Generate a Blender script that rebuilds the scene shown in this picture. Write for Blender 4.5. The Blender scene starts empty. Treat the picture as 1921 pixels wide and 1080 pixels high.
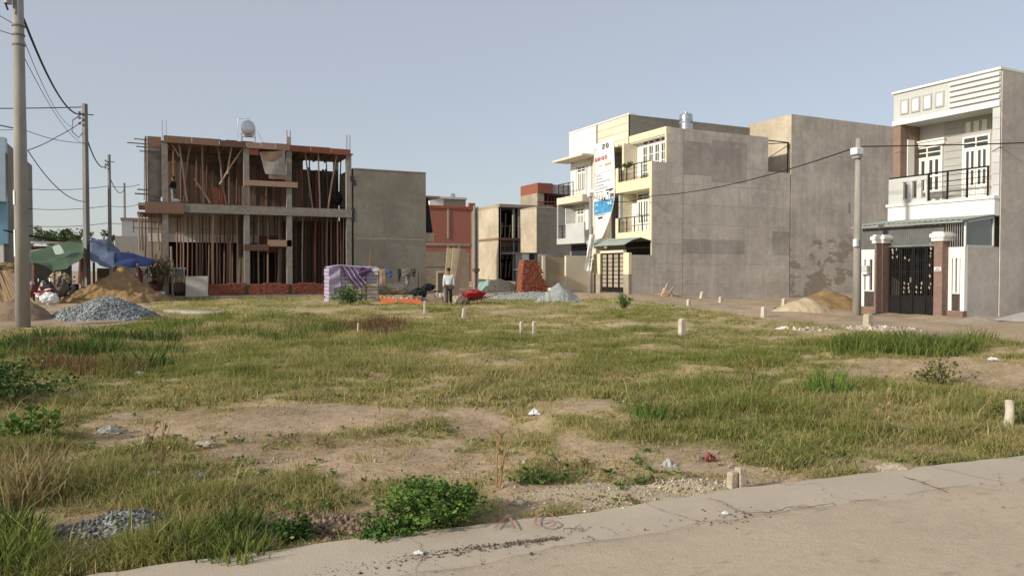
import bpy, math, random
import numpy as np
from mathutils import Vector
random.seed(7); rng = np.random.default_rng(11)
R = math.radians
SC = bpy.context.scene
COL = SC.collection

# ------------------------------------------------------------------ camera
F, CX, CY, HCAM = 1400.0, 960.5, 540.0, 1.55
YAW, PITCH = R(26.0), math.atan(32 / 1400.0)
cd = bpy.data.cameras.new('camera'); cam = bpy.data.objects.new('camera', cd); COL.objects.link(cam)
cd.sensor_width = 36.0; cd.lens = F / 1921 * 36; cd.clip_start = 0.1; cd.clip_end = 9000
cam.location = (0, 0, HCAM); cam.rotation_euler = (R(90) - PITCH, 0, -YAW)
SC.camera = cam
# ------------------------------------------------------------------ sky, sun, exposure
SUN_EL, SUN_AZ = R(23.0), R(-8.0)         # low sun to the left (-x), just grazing the walls that face the camera
sund = Vector((-math.cos(SUN_EL) * math.cos(SUN_AZ), math.cos(SUN_EL) * math.sin(SUN_AZ), math.sin(SUN_EL)))
w = bpy.data.worlds.new('World'); SC.world = w; w.use_nodes = True
wn, wl = w.node_tree.nodes, w.node_tree.links
bg = wn['Background']
sk = wn.new('ShaderNodeTexSky'); sk.sky_type = 'NISHITA'; sk.sun_disc = False
sk.sun_elevation = SUN_EL; sk.sun_rotation = math.atan2(sund.x, sund.y)
sk.air_density = 1.0; sk.dust_density = 1.0; sk.ozone_density = 2.0
mx = wn.new('ShaderNodeMix'); mx.data_type = 'RGBA'; mx.inputs[0].default_value = 0.60
mx.inputs[7].default_value = (4.05, 4.02, 4.18, 1)          # hazy, milky air over the whole sky
wl.new(sk.outputs[0], mx.inputs[6]); wl.new(mx.outputs[2], bg.inputs[0]); bg.inputs[1].default_value = 0.092
sl = bpy.data.lights.new('sun', 'SUN'); so = bpy.data.objects.new('sun', sl); COL.objects.link(so)
sl.energy = 2.7; sl.angle = R(3.0); sl.color = (1.0, 0.91, 0.77)
so.rotation_euler = (-sund).to_track_quat('-Z', 'Y').to_euler(); so.location = (-30, 20, 40)
vs = SC.view_settings; vs.view_transform = 'Standard'; vs.look = 'None'; vs.exposure = 0.70; vs.gamma = 1.0
vs.use_curve_mapping = False

# ------------------------------------------------------------------ where things stand: sight lines onto real planes
CS, SN = math.cos(YAW), math.sin(YAW)
def ray(px, py):
    u, v = (px - CX) / F, (CY - py) / F
    h = math.cos(PITCH) + v * math.sin(PITCH); z = v * math.cos(PITCH) - math.sin(PITCH)
    return (SN * h + CS * u, CS * h - SN * u, z)
def atz(px, py, z=0.0):
    r = ray(px, py); t = (z - HCAM) / r[2]; return Vector((r[0] * t, r[1] * t, z))
def atx(px, py, X):
    r = ray(px, py); t = X / r[0]; return Vector((X, r[1] * t, HCAM + r[2] * t))
def aty(px, py, Y):
    r = ray(px, py); t = Y / r[1]; return Vector((r[0] * t, Y, HCAM + r[2] * t))
def atd(px, py, d):
    r = ray(px, py); h = r[0] * SN + r[1] * CS; t = d / h
    return Vector((r[0] * t, r[1] * t, HCAM + r[2] * t))

# ------------------------------------------------------------------ terrain
def gz(x, y):
    x = np.asarray(x, float); y = np.asarray(y, float)
    def g(cx, cy, a, r): return a * np.exp(-((x - cx) ** 2 + (y - cy) ** 2) / (r * r))
    z = g(26, 39, .22, 4) + g(37, 35, -.35, 7) + g(29, 68, .75, 8) + g(20, 38.5, -.1, 4)
    near = np.clip((y + .18 * x - 5.2) / 2.0, 0, 1)
    z = z + near * (.035 * np.sin(x * 1.3 + .7 * y) * np.sin(y * .9 - .4 * x) + .02 * np.sin(3.1 * x - 1.7 * y) + .012 * np.sin(5.3 * y + 2 * x))
    return z
def gz1(x, y): return float(gz(x, y))

# ------------------------------------------------------------------ materials
MATS = {}
def nmat(name):
    m = bpy.data.materials.new(name); m.use_nodes = True; MATS[name] = m
    return m, m.node_tree.nodes, m.node_tree.links, m.node_tree.nodes['Principled BSDF']
def mixc(n, l, fac, a, b, mode='MIX'):
    m = n.new('ShaderNodeMix'); m.data_type = 'RGBA'; m.blend_type = mode
    for sock, val in ((m.inputs[0], fac), (m.inputs[6], a), (m.inputs[7], b)):
        if hasattr(val, 'is_linked'): l.new(val, sock)
        elif isinstance(val, (int, float)): sock.default_value = val
        else: sock.default_value = (*val[:3], 1)
    return m.outputs[2]
def noise(n, l, vec, scale, detail=5, rough=.6, stretch=None):
    t = n.new('ShaderNodeTexNoise'); t.inputs['Scale'].default_value = scale
    t.inputs['Detail'].default_value = detail; t.inputs['Roughness'].default_value = rough
    if stretch:
        mp = n.new('ShaderNodeMapping'); mp.inputs['Scale'].default_value = stretch
        l.new(vec, mp.inputs[0]); vec = mp.outputs[0]
    l.new(vec, t.inputs['Vector']); return t.outputs['Fac']
def ramp(n, l, fac, a, b, ca=(0, 0, 0), cb=(1, 1, 1)):
    r = n.new('ShaderNodeValToRGB'); r.color_ramp.elements[0].position = a; r.color_ramp.elements[1].position = b
    r.color_ramp.elements[0].color = (*ca, 1); r.color_ramp.elements[1].color = (*cb, 1)
    l.new(fac, r.inputs[0]); return r.outputs[0]
def bump(n, l, b, h, strength, dist=.02):
    bp = n.new('ShaderNodeBump'); bp.inputs['Strength'].default_value = strength; bp.inputs['Distance'].default_value = dist
    l.new(h, bp.inputs['Height']); l.new(bp.outputs[0], b.inputs['Normal'])
def worldpos(n): return n.new('ShaderNodeNewGeometry').outputs['Position']
def mat(name, col, col2=None, scale=3.0, rough=.8, bmp=.25, fine=40, metal=0.0, stretch=None, var=.25, spec=.3):
    """plain worn surface: two tones by noise, fine grain, slight relief"""
    m, n, l, b = nmat(name)
    col2 = col2 or tuple(c * .72 for c in col)
    p = worldpos(n)
    f1 = ramp(n, l, noise(n, l, p, scale, stretch=stretch), .35, .68)
    c = mixc(n, l, f1, col, col2)
    f2 = noise(n, l, p, fine, 3)
    c = mixc(n, l, var, c, mixc(n, l, f2, (.55, .55, .55), (1.45, 1.45, 1.45)), 'MULTIPLY')
    l.new(c, b.inputs['Base Color']); b.inputs['Roughness'].default_value = rough; b.inputs['Metallic'].default_value = metal
    b.inputs['Specular IOR Level'].default_value = spec
    if bmp: bump(n, l, b, f2, bmp)
    return m
def plaster(name, col, dark, bw=6.5, bh=1.25, patch=None, seam=.6, streak=.38, stainz=None, tone=.14):
    """rendered wall: day-work panels of slightly different tone, joints, rain streaks, blotches"""
    m, n, l, b = nmat(name)
    p = worldpos(n)
    sx = n.new('ShaderNodeSeparateXYZ'); l.new(p, sx.inputs[0])
    ad = n.new('ShaderNodeMath'); ad.operation = 'ADD'; l.new(sx.outputs[0], ad.inputs[0]); l.new(sx.outputs[1], ad.inputs[1])
    cb = n.new('ShaderNodeCombineXYZ'); l.new(ad.outputs[0], cb.inputs[0]); zo = n.new('ShaderNodeMath'); zo.operation = 'ADD'; zo.inputs[1].default_value = 37.95; l.new(sx.outputs[2], zo.inputs[0]); l.new(zo.outputs[0], cb.inputs[1])
    wob = noise(n, l, p, .9, 4)
    dsp = mixc(n, l, .16, cb.outputs[0], wob, 'ADD')
    br = n.new('ShaderNodeTexBrick'); br.inputs['Scale'].default_value = 1.0
    br.inputs['Brick Width'].default_value = bw; br.inputs['Row Height'].default_value = bh
    br.inputs['Mortar Size'].default_value = .012; br.inputs['Mortar Smooth'].default_value = .6
    br.inputs['Color1'].default_value = (1, 1, 1, 1); br.inputs['Color2'].default_value = (1 - tone, 1 - tone, 1 - tone, 1)
    br.inputs['Mortar'].default_value = (1 - seam, 1 - seam, 1 - seam, 1); br.offset = .37
    l.new(dsp, br.inputs['Vector'])
    big = ramp(n, l, noise(n, l, p, .38, 7, .68), .36, .64)
    c = mixc(n, l, big, tuple(x * 1.08 for x in col), tuple(x * .9 for x in dark))
    bl = ramp(n, l, noise(n, l, p, .9, 5, .6, (1, 1, 1.6)), .56, .64)
    c = mixc(n, l, mixv(n, l, bl, .45), c, tuple(x * y for x, y in zip(col, (1.15, 1.12, 1.06))))
    c = mixc(n, l, .75, c, br.outputs['Color'], 'MULTIPLY')
    st = ramp(n, l, noise(n, l, p, 1.0, 5, .7, (2.2, 2.2, .16)), .45, .72)
    c = mixc(n, l, mixv(n, l, st, streak), c, tuple(x * .55 for x in dark))
    if patch:                      # damp, freshly rendered areas with ragged outlines
        pn = noise(n, l, p, .55, 6, .62, (1, 1, 1.7))
        zz = n.new('ShaderNodeMapRange'); zz.inputs[1].default_value = patch[1]; zz.inputs[2].default_value = patch[1] + .7
        zz.inputs[3].default_value = 1; zz.inputs[4].default_value = 0; l.new(sx.outputs[2], zz.inputs[0])
        mm = n.new('ShaderNodeMath'); mm.operation = 'MULTIPLY'
        l.new(ramp(n, l, pn, .50, .53), mm.inputs[0]); l.new(zz.outputs[0], mm.inputs[1])
        c = mixc(n, l, mm.outputs[0], c, patch[0])
    md_ = noise(n, l, p, 3.2, 7, .72)
    c = mixc(n, l, .38, c, mixc(n, l, ramp(n, l, md_, .28, .72), (.62, .60, .58), (1.3, 1.3, 1.3)), 'MULTIPLY')
    fn = noise(n, l, p, 30, 4)
    c = mixc(n, l, .3, c, mixc(n, l, fn, (.6, .6, .6), (1.4, 1.4, 1.4)), 'MULTIPLY')
    l.new(c, b.inputs['Base Color']); b.inputs['Roughness'].default_value = .92; b.inputs['Specular IOR Level'].default_value = .15
    bump(n, l, b, fn, .3, .015)
    return m
def mixv(n, l, a, k):
    q = n.new('ShaderNodeMath'); q.operation = 'MULTIPLY'; l.new(a, q.inputs[0]); q.inputs[1].default_value = k; return q.outputs[0]
def wood(name, a, b2, scale=2.0, rough=.85):
    m, n, l, b = nmat(name)
    p = worldpos(n); oi = n.new('ShaderNodeObjectInfo')
    f = ramp(n, l, noise(n, l, p, scale * 4, 6, .7, (3, 3, .35)), .3, .7)
    c = mixc(n, l, f, a, b2)
    hv = n.new('ShaderNodeMapRange'); hv.inputs[3].default_value = .55; hv.inputs[4].default_value = 1.35; l.new(oi.outputs['Random'], hv.inputs[0])
    vm = n.new('ShaderNodeVectorMath'); vm.operation = 'SCALE'; l.new(c, vm.inputs[0]); l.new(hv.outputs[0], vm.inputs['Scale'])
    l.new(vm.outputs[0], b.inputs['Base Color']); b.inputs['Roughness'].default_value = rough; b.inputs['Specular IOR Level'].default_value = .2
    bump(n, l, b, f, .3); return m
def attr_mat(name, attr, rough=.9, transl=0.0, fine=0, spec=.2):
    m, n, l, b = nmat(name)
    a = n.new('ShaderNodeAttribute'); a.attribute_name = attr
    c = a.outputs['Color']
    if fine:
        f = noise(n, l, worldpos(n), fine, 3); c = mixc(n, l, .4, c, mixc(n, l, f, (.5, .5, .5), (1.5, 1.5, 1.5)), 'MULTIPLY'); bump(n, l, b, f, .4)
    l.new(c, b.inputs['Base Color']); b.inputs['Roughness'].default_value = rough; b.inputs['Specular IOR Level'].default_value = spec
    if transl:
        tr = n.new('ShaderNodeBsdfTranslucent'); l.new(c, tr.inputs[0])
        ms = n.new('ShaderNodeMixShader'); ms.inputs[0].default_value = transl
        l.new(b.outputs[0], ms.inputs[1]); l.new(tr.outputs[0], ms.inputs[2]); l.new(ms.outputs[0], n['Material Output'].inputs[0])
    return m
def glass(name, tint=(.05, .06, .06), rough=.08):
    m, n, l, b = nmat(name); b.inputs['Base Color'].default_value = (*tint, 1); b.inputs['Roughness'].default_value = rough
    b.inputs['Specular IOR Level'].default_value = .8; return m

M = {}
M['con'] = mat('concrete', (.38, .355, .32), (.29, .265, .235), 2.5, .9)
M['con_pole'] = mat('concrete_pole', (.34, .325, .295), (.26, .245, .22), 3, .9, stretch=(1, 1, .3))
M['con_f'] = mat('frame_concrete', (.29, .265, .235), (.20, .18, .155), 3.5, .95, .5, 25, var=.4)
M['grey_patch'] = plaster('grey_render_patch', (.44, .41, .365), (.37, .34, .30), 3, 2, seam=.15, streak=.3, tone=.08)
M['stain'] = mat('old_damp_stain', (.25, .225, .19), (.32, .29, .25), 4, .95, .3, 20, var=.4)
M['con_dark'] = mat('grey_concrete_pole', (.23, .225, .215), (.18, .175, .165), 3, .9, stretch=(1, 1, .3))
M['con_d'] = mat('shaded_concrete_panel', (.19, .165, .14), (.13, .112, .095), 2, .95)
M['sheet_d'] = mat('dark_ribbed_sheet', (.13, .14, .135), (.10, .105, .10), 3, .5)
M['grey_wall'] = plaster('grey_render', (.60, .556, .49), (.51, .47, .412), patch=None)
M['grey_wall2'] = plaster('grey_render_damp', (.57, .525, .46), (.48, .44, .385), 7.1, 1.45, patch=((.33, .285, .235), 3.6), seam=.25)
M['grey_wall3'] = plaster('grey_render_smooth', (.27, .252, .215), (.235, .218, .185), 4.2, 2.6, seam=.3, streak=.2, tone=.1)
M['grey_wall4'] = plaster('grey_render_pale', (.52, .487, .435), (.455, .425, .378), 5, 3.1, seam=.2, streak=.2, tone=.06)
M['beige_wall'] = plaster('beige_render', (.52, .46, .355), (.44, .385, .29), 4, 2.6, seam=.3, streak=.2, tone=.06)
M['beige_dim'] = plaster('brown_render', (.40, .345, .27), (.335, .285, .22), 4, 2.2, seam=.3, streak=.25, tone=.1)
M['white'] = mat('white_paint', (.78, .77, .73), (.70, .69, .65), 1.2, .6, .08, var=.1)
M['white2'] = mat('white_gloss_paint', (.80, .79, .74), (.75, .74, .69), 1.5, .4, .05, var=.06)
M['lgrey'] = mat('light_grey_paint', (.53, .54, .53), (.46, .47, .46), 1.0, .7, .08, var=.1)
M['mgrey'] = mat('mid_grey_paint', (.42, .42, .40), (.37, .37, .35), 1.0, .7, .08, var=.1)
M['yellow'] = mat('cream_yellow_paint', (.74, .67, .46), (.66, .59, .40), .8, .7, .08, var=.1)
M['cream'] = mat('cream_paint', (.70, .64, .50), (.60, .55, .43), .8, .7, .1, var=.12)
M['brown'] = mat('brown_tile', (.27, .185, .14), (.21, .145, .11), 2, .5, .1, var=.15)
M['brick'] = mat('brick_red', (.36, .125, .075), (.24, .085, .055), 7, .9, .5, 30)
M['brick_p'] = mat('pillar_brick', (.26, .165, .135), (.19, .12, .10), 6, .85, .4, 30)
M['mortar'] = mat('mortar', (.42, .38, .33), None, 5, .95)
M['black'] = mat('black_steel', (.008, .008, .009), (.014, .013, .012), 4, .75, .05, var=.1, spec=.25)
M['dark'] = mat('dark_stone', (.05, .04, .032), (.085, .07, .055), 9, .35, .1, spec=.5)
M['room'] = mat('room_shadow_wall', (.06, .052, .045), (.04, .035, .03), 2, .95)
M['gold'] = mat('brass_glimpse', (.42, .36, .22), (.5, .44, .30), 5, .4, .05, metal=.3, spec=.5)
M['steel'] = mat('galvanised_steel', (.55, .56, .57), (.45, .46, .47), 3, .28, .05, metal=.9, var=.1)
M['gmetal'] = mat('grey_sheet_metal', (.34, .345, .34), (.27, .275, .27), 3, .5, .08, metal=.3)
M['canopy'] = mat('green_roof_sheet', (.33, .39, .33), (.27, .33, .28), 1.5, .5, .05)
M['ply'] = wood('plywood', (.30, .205, .15), (.22, .145, .105))
M['form'] = wood('formwork_board', (.235, .145, .105), (.155, .095, .07))
M['form_red'] = wood('red_formwork_board', (.29, .105, .07), (.20, .075, .052))
M['prop'] = wood('raw_pole_wood', (.38, .28, .205), (.26, .18, .13))
M['prop_d'] = wood('dark_pole_wood', (.215, .125, .09), (.135, .078, .057))
M['plank'] = wood('weathered_plank', (.15, .115, .09), (.09, .068, .053))
M['plank_y'] = wood('yellow_plank', (.31, .215, .115), (.22, .15, .08))
M['rust'] = mat('rusty_steel', (.16, .09, .06), (.22, .13, .08), 8, .8)
M['rebar'] = mat('rebar', (.20, .18, .16), (.16, .12, .10), 8, .7)
M['cable'] = mat('black_cable', (.02, .02, .021), None, 5, .6, 0)
M['glass'] = glass('window_glass')
M['tintglass'] = glass('balcony_glass', (.10, .12, .12), .1)
M['sand'] = mat('sand', (.32, .21, .10), (.23, .15, .07), 4, .95, 1.0, 60, var=.4)
M['sand_pale'] = mat('pale_sand', (.52, .43, .29), (.44, .35, .23), 4, .95, .8, 60, var=.4)
M['soil'] = mat('soil', (.26, .185, .125), (.19, .13, .085), 5, .95, .9, 40, var=.5)
M['cement'] = mat('grey_crushed_stone', (.34, .36, .345), (.28, .30, .285), 4, .95, .8, 50, var=.4)
M['tarp_g'] = mat('green_tarp', (.06, .105, .045), (.042, .075, .035), 2, .6, .15)
M['tarp_b'] = mat('blue_tarp', (.02, .042, .15), (.018, .033, .11), 2, .5, .15)
M['tarp_lb'] = mat('faded_blue_tarp', (.13, .165, .24), (.10, .13, .2), 2, .6, .15)
M['white_pl'] = mat('white_plastic', (.72, .73, .74), (.6, .61, .63), 5, .5, .1)
M['red_pl'] = mat('red_plastic', (.40, .03, .03), (.28, .02, .025), 4, .45, .1)
M['dred'] = mat('dark_red_paint', (.17, .012, .016), (.11, .01, .012), 4, .35, .05, spec=.6)
M['orange'] = mat('orange_paint', (.42, .10, .035), (.32, .075, .03), 3, .6, .15)
M['purple'] = mat('purple_cloth', (.115, .05, .14), (.16, .08, .18), 6, .85, .2)
M['lilac'] = mat('lilac_cloth', (.42, .37, .50), (.34, .29, .42), 6, .85, .2)
M['skin'] = mat('skin', (.24, .13, .085), (.20, .105, .07), 6, .6, .05, var=.1)
M['hair'] = mat('black_hair', (.012, .011, .010), None, 20, .6, .2)
M['shirt'] = mat('white_shirt_cloth', (.62, .64, .68), (.55, .57, .61), 5, .9, .15)
M['trous'] = mat('dark_trouser_cloth', (.07, .06, .05), (.05, .042, .036), 5, .95, .2)
M['jacket'] = mat('black_jacket_cloth', (.022, .024, .028), None, 5, .9, .2)
M['jean'] = mat('grey_trouser_cloth', (.22, .24, .25), None, 5, .9, .2)
M['orange_cloth'] = mat('orange_vest_cloth', (.62, .14, .045), (.5, .1, .03), 5, .9, .2)
M['blue_p'] = mat('sky_blue_paint', (.20, .40, .52), (.17, .34, .45), 1.2, .7, .08)
M['pblue_p'] = mat('pale_blue_paint', (.42, .55, .61), (.37, .49, .55), 1.2, .7, .08)
M['blueprint'] = mat('banner_blue', (.035, .22, .46), (.10, .36, .60), 3, .5, 0)
M['banner'] = mat('white_banner_sheet', (.74, .74, .72), (.68, .68, .67), 1, .6, .06, var=.06)
M['ink'] = mat('dark_ink', (.04, .045, .05), None, 5, .6, 0)
M['redink'] = mat('red_ink', (.52, .05, .04), None, 5, .6, 0)
M['oraink'] = mat('orange_ink', (.70, .36, .05), None, 5, .6, 0)
M['greyink'] = mat('grey_ink', (.28, .29, .30), None, 5, .6, 0)
M['kpaint'] = mat('faded_red_spray_paint', (.36, .16, .125), (.37, .27, .22), 14, .9, .1)
M['rubber'] = mat('rubber', (.02, .02, .02), None, 8, .8)
M['denim'] = mat('denim', (.07, .11, .20), (.05, .08, .15), 8, .9)
M['redwall'] = mat('brick_course_red', (.37, .115, .075), (.29, .09, .06), 2, .9, .3, 20, stretch=(1, 1, 3))
M['rooftin'] = mat('pale_roof_sheet', (.62, .62, .60), None, 2, .5, .1)
M['leaf'] = attr_mat('leaf', 'col', .6, .25)
M['grass'] = attr_mat('grass_blade', 'col', .8, .5)
M['stone'] = attr_mat('stone_chip', 'col', .9, 0, 25)

# ------------------------------------------------------------------ mesh builder
ORG = {}
class MB:
    def __init__(s): s.v = []; s.f = []; s.mi = []; s.cur = 0
    def quad(s, *p):
        i = len(s.v); s.v += [tuple(q) for q in p]; s.f.append(tuple(range(i, i + len(p)))); s.mi.append(s.cur); return s
    def box(s, x0, x1, y0, y1, z0, z1):
        x0, x1 = sorted((x0, x1)); y0, y1 = sorted((y0, y1)); z0, z1 = sorted((z0, z1)); i = len(s.v)
        s.v += [(x0, y0, z0), (x1, y0, z0), (x1, y1, z0), (x0, y1, z0), (x0, y0, z1), (x1, y0, z1), (x1, y1, z1), (x0, y1, z1)]
        for q in ((0, 3, 2, 1), (4, 5, 6, 7), (0, 1, 5, 4), (1, 2, 6, 5), (2, 3, 7, 6), (3, 0, 4, 7)):
            s.f.append(tuple(i + k for k in q)); s.mi.append(s.cur)
        return s
    def obox(s, c, ax, ay, az):
        """box from centre and three half-axis vectors"""
        c, ax, ay, az = map(Vector, (c, ax, ay, az)); i = len(s.v)
        for k in ((-1, -1, -1), (1, -1, -1), (1, 1, -1), (-1, 1, -1), (-1, -1, 1), (1, -1, 1), (1, 1, 1), (-1, 1, 1)):
            s.v.append(tuple(c + ax * k[0] + ay * k[1] + az * k[2]))
        for q in ((0, 3, 2, 1), (4, 5, 6, 7), (0, 1, 5, 4), (1, 2, 6, 5), (2, 3, 7, 6), (3, 0, 4, 7)):
            s.f.append(tuple(i + k for k in q)); s.mi.append(s.cur)
        return s
    def beam(s, a, b, wd, th, up=(0, 0, 1)):
        a, b = Vector(a), Vector(b); d = b - a; L = d.length; d.normalize()
        sd = d.cross(Vector(up));
        if sd.length < 1e-3: sd = d.cross(Vector((0, 1, 0)))
        sd.normalize(); u = sd.cross(d).normalized()
        return s.obox((a + b) / 2, d * (L / 2), sd * (wd / 2), u * (th / 2))
    def tube(s, pts, rad, n=8, cap=True):
        pts = [Vector(p) for p in pts]
        if not hasattr(rad, '__len__'): rad = [rad] * len(pts)
        i0 = len(s.v)
        for k, p in enumerate(pts):
            d = (pts[min(k + 1, len(pts) - 1)] - pts[max(k - 1, 0)]).normalized()
            a = d.cross(Vector((0, 0, 1)))
            if a.length < .05: a = d.cross(Vector((0, 1, 0)))
            a.normalize(); b = d.cross(a)
            for j in range(n):
                t = 2 * math.pi * j / n; s.v.append(tuple(p + (a * math.cos(t) + b * math.sin(t)) * rad[k]))
        for k in range(len(pts) - 1):
            for j in range(n):
                a0 = i0 + k * n + j; a1 = i0 + k * n + (j + 1) % n
                s.f.append((a0, a1, a1 + n, a0 + n)); s.mi.append(s.cur)
        if cap:
            s.f.append(tuple(i0 + j for j in range(n))[::-1]); s.mi.append(s.cur)
            e = i0 + (len(pts) - 1) * n; s.f.append(tuple(e + j for j in range(n))); s.mi.append(s.cur)
        return s
    def lathe(s, c, prof, n=16, axis='z'):
        c = Vector(c); i0 = len(s.v)
        for r, h in prof:
            for j in range(n):
                t = 2 * math.pi * j / n; q = (r * math.cos(t), r * math.sin(t), h)
                q = {'z': q, 'x': (q[2], q[0], q[1]), 'y': (q[0], q[2], q[1])}[axis]
                s.v.append(tuple(c + Vector(q)))
        for k in range(len(prof) - 1):
            for j in range(n):
                a0 = i0 + k * n + j; a1 = i0 + k * n + (j + 1) % n
                s.f.append((a0, a1, a1 + n, a0 + n)); s.mi.append(s.cur)
        s.f.append(tuple(i0 + j for j in range(n))[::-1]); s.mi.append(s.cur)
        e = i0 + (len(prof) - 1) * n; s.f.append(tuple(e + j for j in range(n))); s.mi.append(s.cur)
        return s
    def grid(s, fn, nu, nv):
        i0 = len(s.v)
        for a in range(nu + 1):
            for b in range(nv + 1): s.v.append(tuple(fn(a / nu, b / nv)))
        for a in range(nu):
            for b in range(nv):
                k = i0 + a * (nv + 1) + b; s.f.append((k, k + nv + 1, k + nv + 2, k + 1)); s.mi.append(s.cur)
        return s
    def build(s, name, m, parent=None, smooth=False, solid=0, bev=0, kind=None, label=None):
        me = bpy.data.meshes.new(name)
        o0 = ORG[parent.name] if parent else Vector((0, 0, 0))
        me.from_pydata([(v[0] - o0[0], v[1] - o0[1], v[2] - o0[2]) for v in s.v], [], s.f)
        for q in (m if isinstance(m, (list, tuple)) else [m]): me.materials.append(M[q] if isinstance(q, str) else q)
        if isinstance(m, (list, tuple)): me.polygons.foreach_set('material_index', s.mi)
        if smooth: me.polygons.foreach_set('use_smooth', [True] * len(me.polygons))
        me.update()
        o = bpy.data.objects.new(name, me); COL.objects.link(o)
        if parent: o.parent = parent
        ORG[o.name] = Vector(o0)
        if solid: md = o.modifiers.new('thick', 'SOLIDIFY'); md.thickness = solid; md.offset = 0
        if bev: md = o.modifiers.new('bevel', 'BEVEL'); md.width = bev; md.segments = 2; md.limit_method = 'ANGLE'
        if kind: o['kind'] = kind
        if label: o['label'] = label
        return o
def tag(o, label, cat, group=None, kind=None):
    o['label'] = label; o['category'] = cat
    if group: o['group'] = group
    if kind: o['kind'] = kind
    return o
def thing(name, loc, label, cat, group=None):
    o = bpy.data.objects.new(name, None); COL.objects.link(o); o.location = loc; o.empty_display_size = .3
    ORG[o.name] = Vector(loc); return tag(o, label, cat, group)
def B(*a): return MB().box(*a)
def colour_attr(o, cols):
    """per-vertex own colour (leaf, stone, blade)"""
    a = o.data.color_attributes.new('col', 'FLOAT_COLOR', 'POINT')
    c = np.ones((len(o.data.vertices), 4), np.float32); c[:, :3] = cols; a.data.foreach_set('color', c.ravel())
def np_mesh(name, V, Fc, m, parent=None, kind=None, cols=None, smooth=False):
    o0 = np.array(ORG[parent.name] if parent else (0, 0, 0))
    me = bpy.data.meshes.new(name); V = np.asarray(V, np.float32) - o0.astype(np.float32); Fc = np.asarray(Fc, np.int32); k = Fc.shape[1]
    me.vertices.add(len(V)); me.vertices.foreach_set('co', V.ravel())
    me.loops.add(Fc.size); me.loops.foreach_set('vertex_index', Fc.ravel())
    me.polygons.add(len(Fc)); me.polygons.foreach_set('loop_start', np.arange(0, Fc.size, k, dtype=np.int32))
    me.polygons.foreach_set('loop_total', np.full(len(Fc), k, np.int32))
    if smooth: me.polygons.foreach_set('use_smooth', np.ones(len(Fc), bool))
    me.update(calc_edges=True); me.materials.append(M[m])
    o = bpy.data.objects.new(name, me); COL.objects.link(o)
    if parent: o.parent = parent
    ORG[o.name] = Vector(o0)
    if kind: o['kind'] = kind
    if cols is not None: colour_attr(o, cols)
    return o
def text_part(txt, size, name, m, parent, origin, right, up, depth=.004):
    cu = bpy.data.curves.new('t', 'FONT'); cu.body = txt; cu.size = size; cu.extrude = depth
    ob = bpy.data.objects.new('t', cu); COL.objects.link(ob); dg = bpy.context.evaluated_depsgraph_get()
    me = bpy.data.meshes.new_from_object(ob.evaluated_get(dg)); bpy.data.objects.remove(ob)
    r, u = Vector(right).normalized(), Vector(up).normalized(); nn = r.cross(u); o0 = ORG[parent.name]
    for v in me.vertices: v.co = Vector(origin) + r * v.co.x + u * v.co.y + nn * v.co.z - o0
    me.materials.clear(); me.materials.append(M[m]); o = bpy.data.objects.new(name, me); COL.objects.link(o); o.parent = parent
    ORG[o.name] = Vector(o0); return o
# ================================================================== GROUND, ROAD, GRASS
# near road edge (outer edge of the concrete strip), from left to right
edge_pts = [atz(px, py) for px, py in ((-700, 1215), (280, 1075), (560, 1037), (830, 1003), (1110, 967), (1400, 925), (1660, 890), (1921, 862), (2500, 800))]
inner_pts = [atz(px, py) for px, py in ((-700, 1330), (280, 1168), (560, 1108), (830, 1055), (1110, 1008), (1400, 962), (1660, 927), (1921, 893), (2500, 820))]
def resample(P, step=.12):
    P = [Vector(p) for p in P]; out = []
    for a, b in zip(P[:-1], P[1:]):
        k = max(1, int((b - a).length / step))
        for i in range(k): out.append(a.lerp(b, i / k))
    return out + [P[-1]]
ex = np.array([p.x for p in edge_pts]); ey = np.array([p.y for p in edge_pts]); ix = np.array([p.x for p in inner_pts]); iy = np.array([p.y for p in inner_pts])
def edge_y(x): return np.interp(x, ex, ey)
def vnoise(x, y, s, seed=0):
    """smooth value noise"""
    r = np.random.default_rng(seed); T = r.random((256, 256)); u, v = x / s, y / s
    i, j = np.floor(u).astype(int), np.floor(v).astype(int); fu, fv = u - i, v - j
    fu = fu * fu * (3 - 2 * fu); fv = fv * fv * (3 - 2 * fv); g = lambda a, b: T[a % 256, b % 256]
    return (g(i, j) * (1 - fu) + g(i + 1, j) * fu) * (1 - fv) + (g(i, j + 1) * (1 - fu) + g(i + 1, j + 1) * fu) * fv
def fbm(x, y, s, seed=0, o=4):
    t = 0; a = .5; n = 0
    for k in range(o): t = t + a * vnoise(x, y, s / 2 ** k, seed + k); n += a; a *= .55
    return t / n
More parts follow.
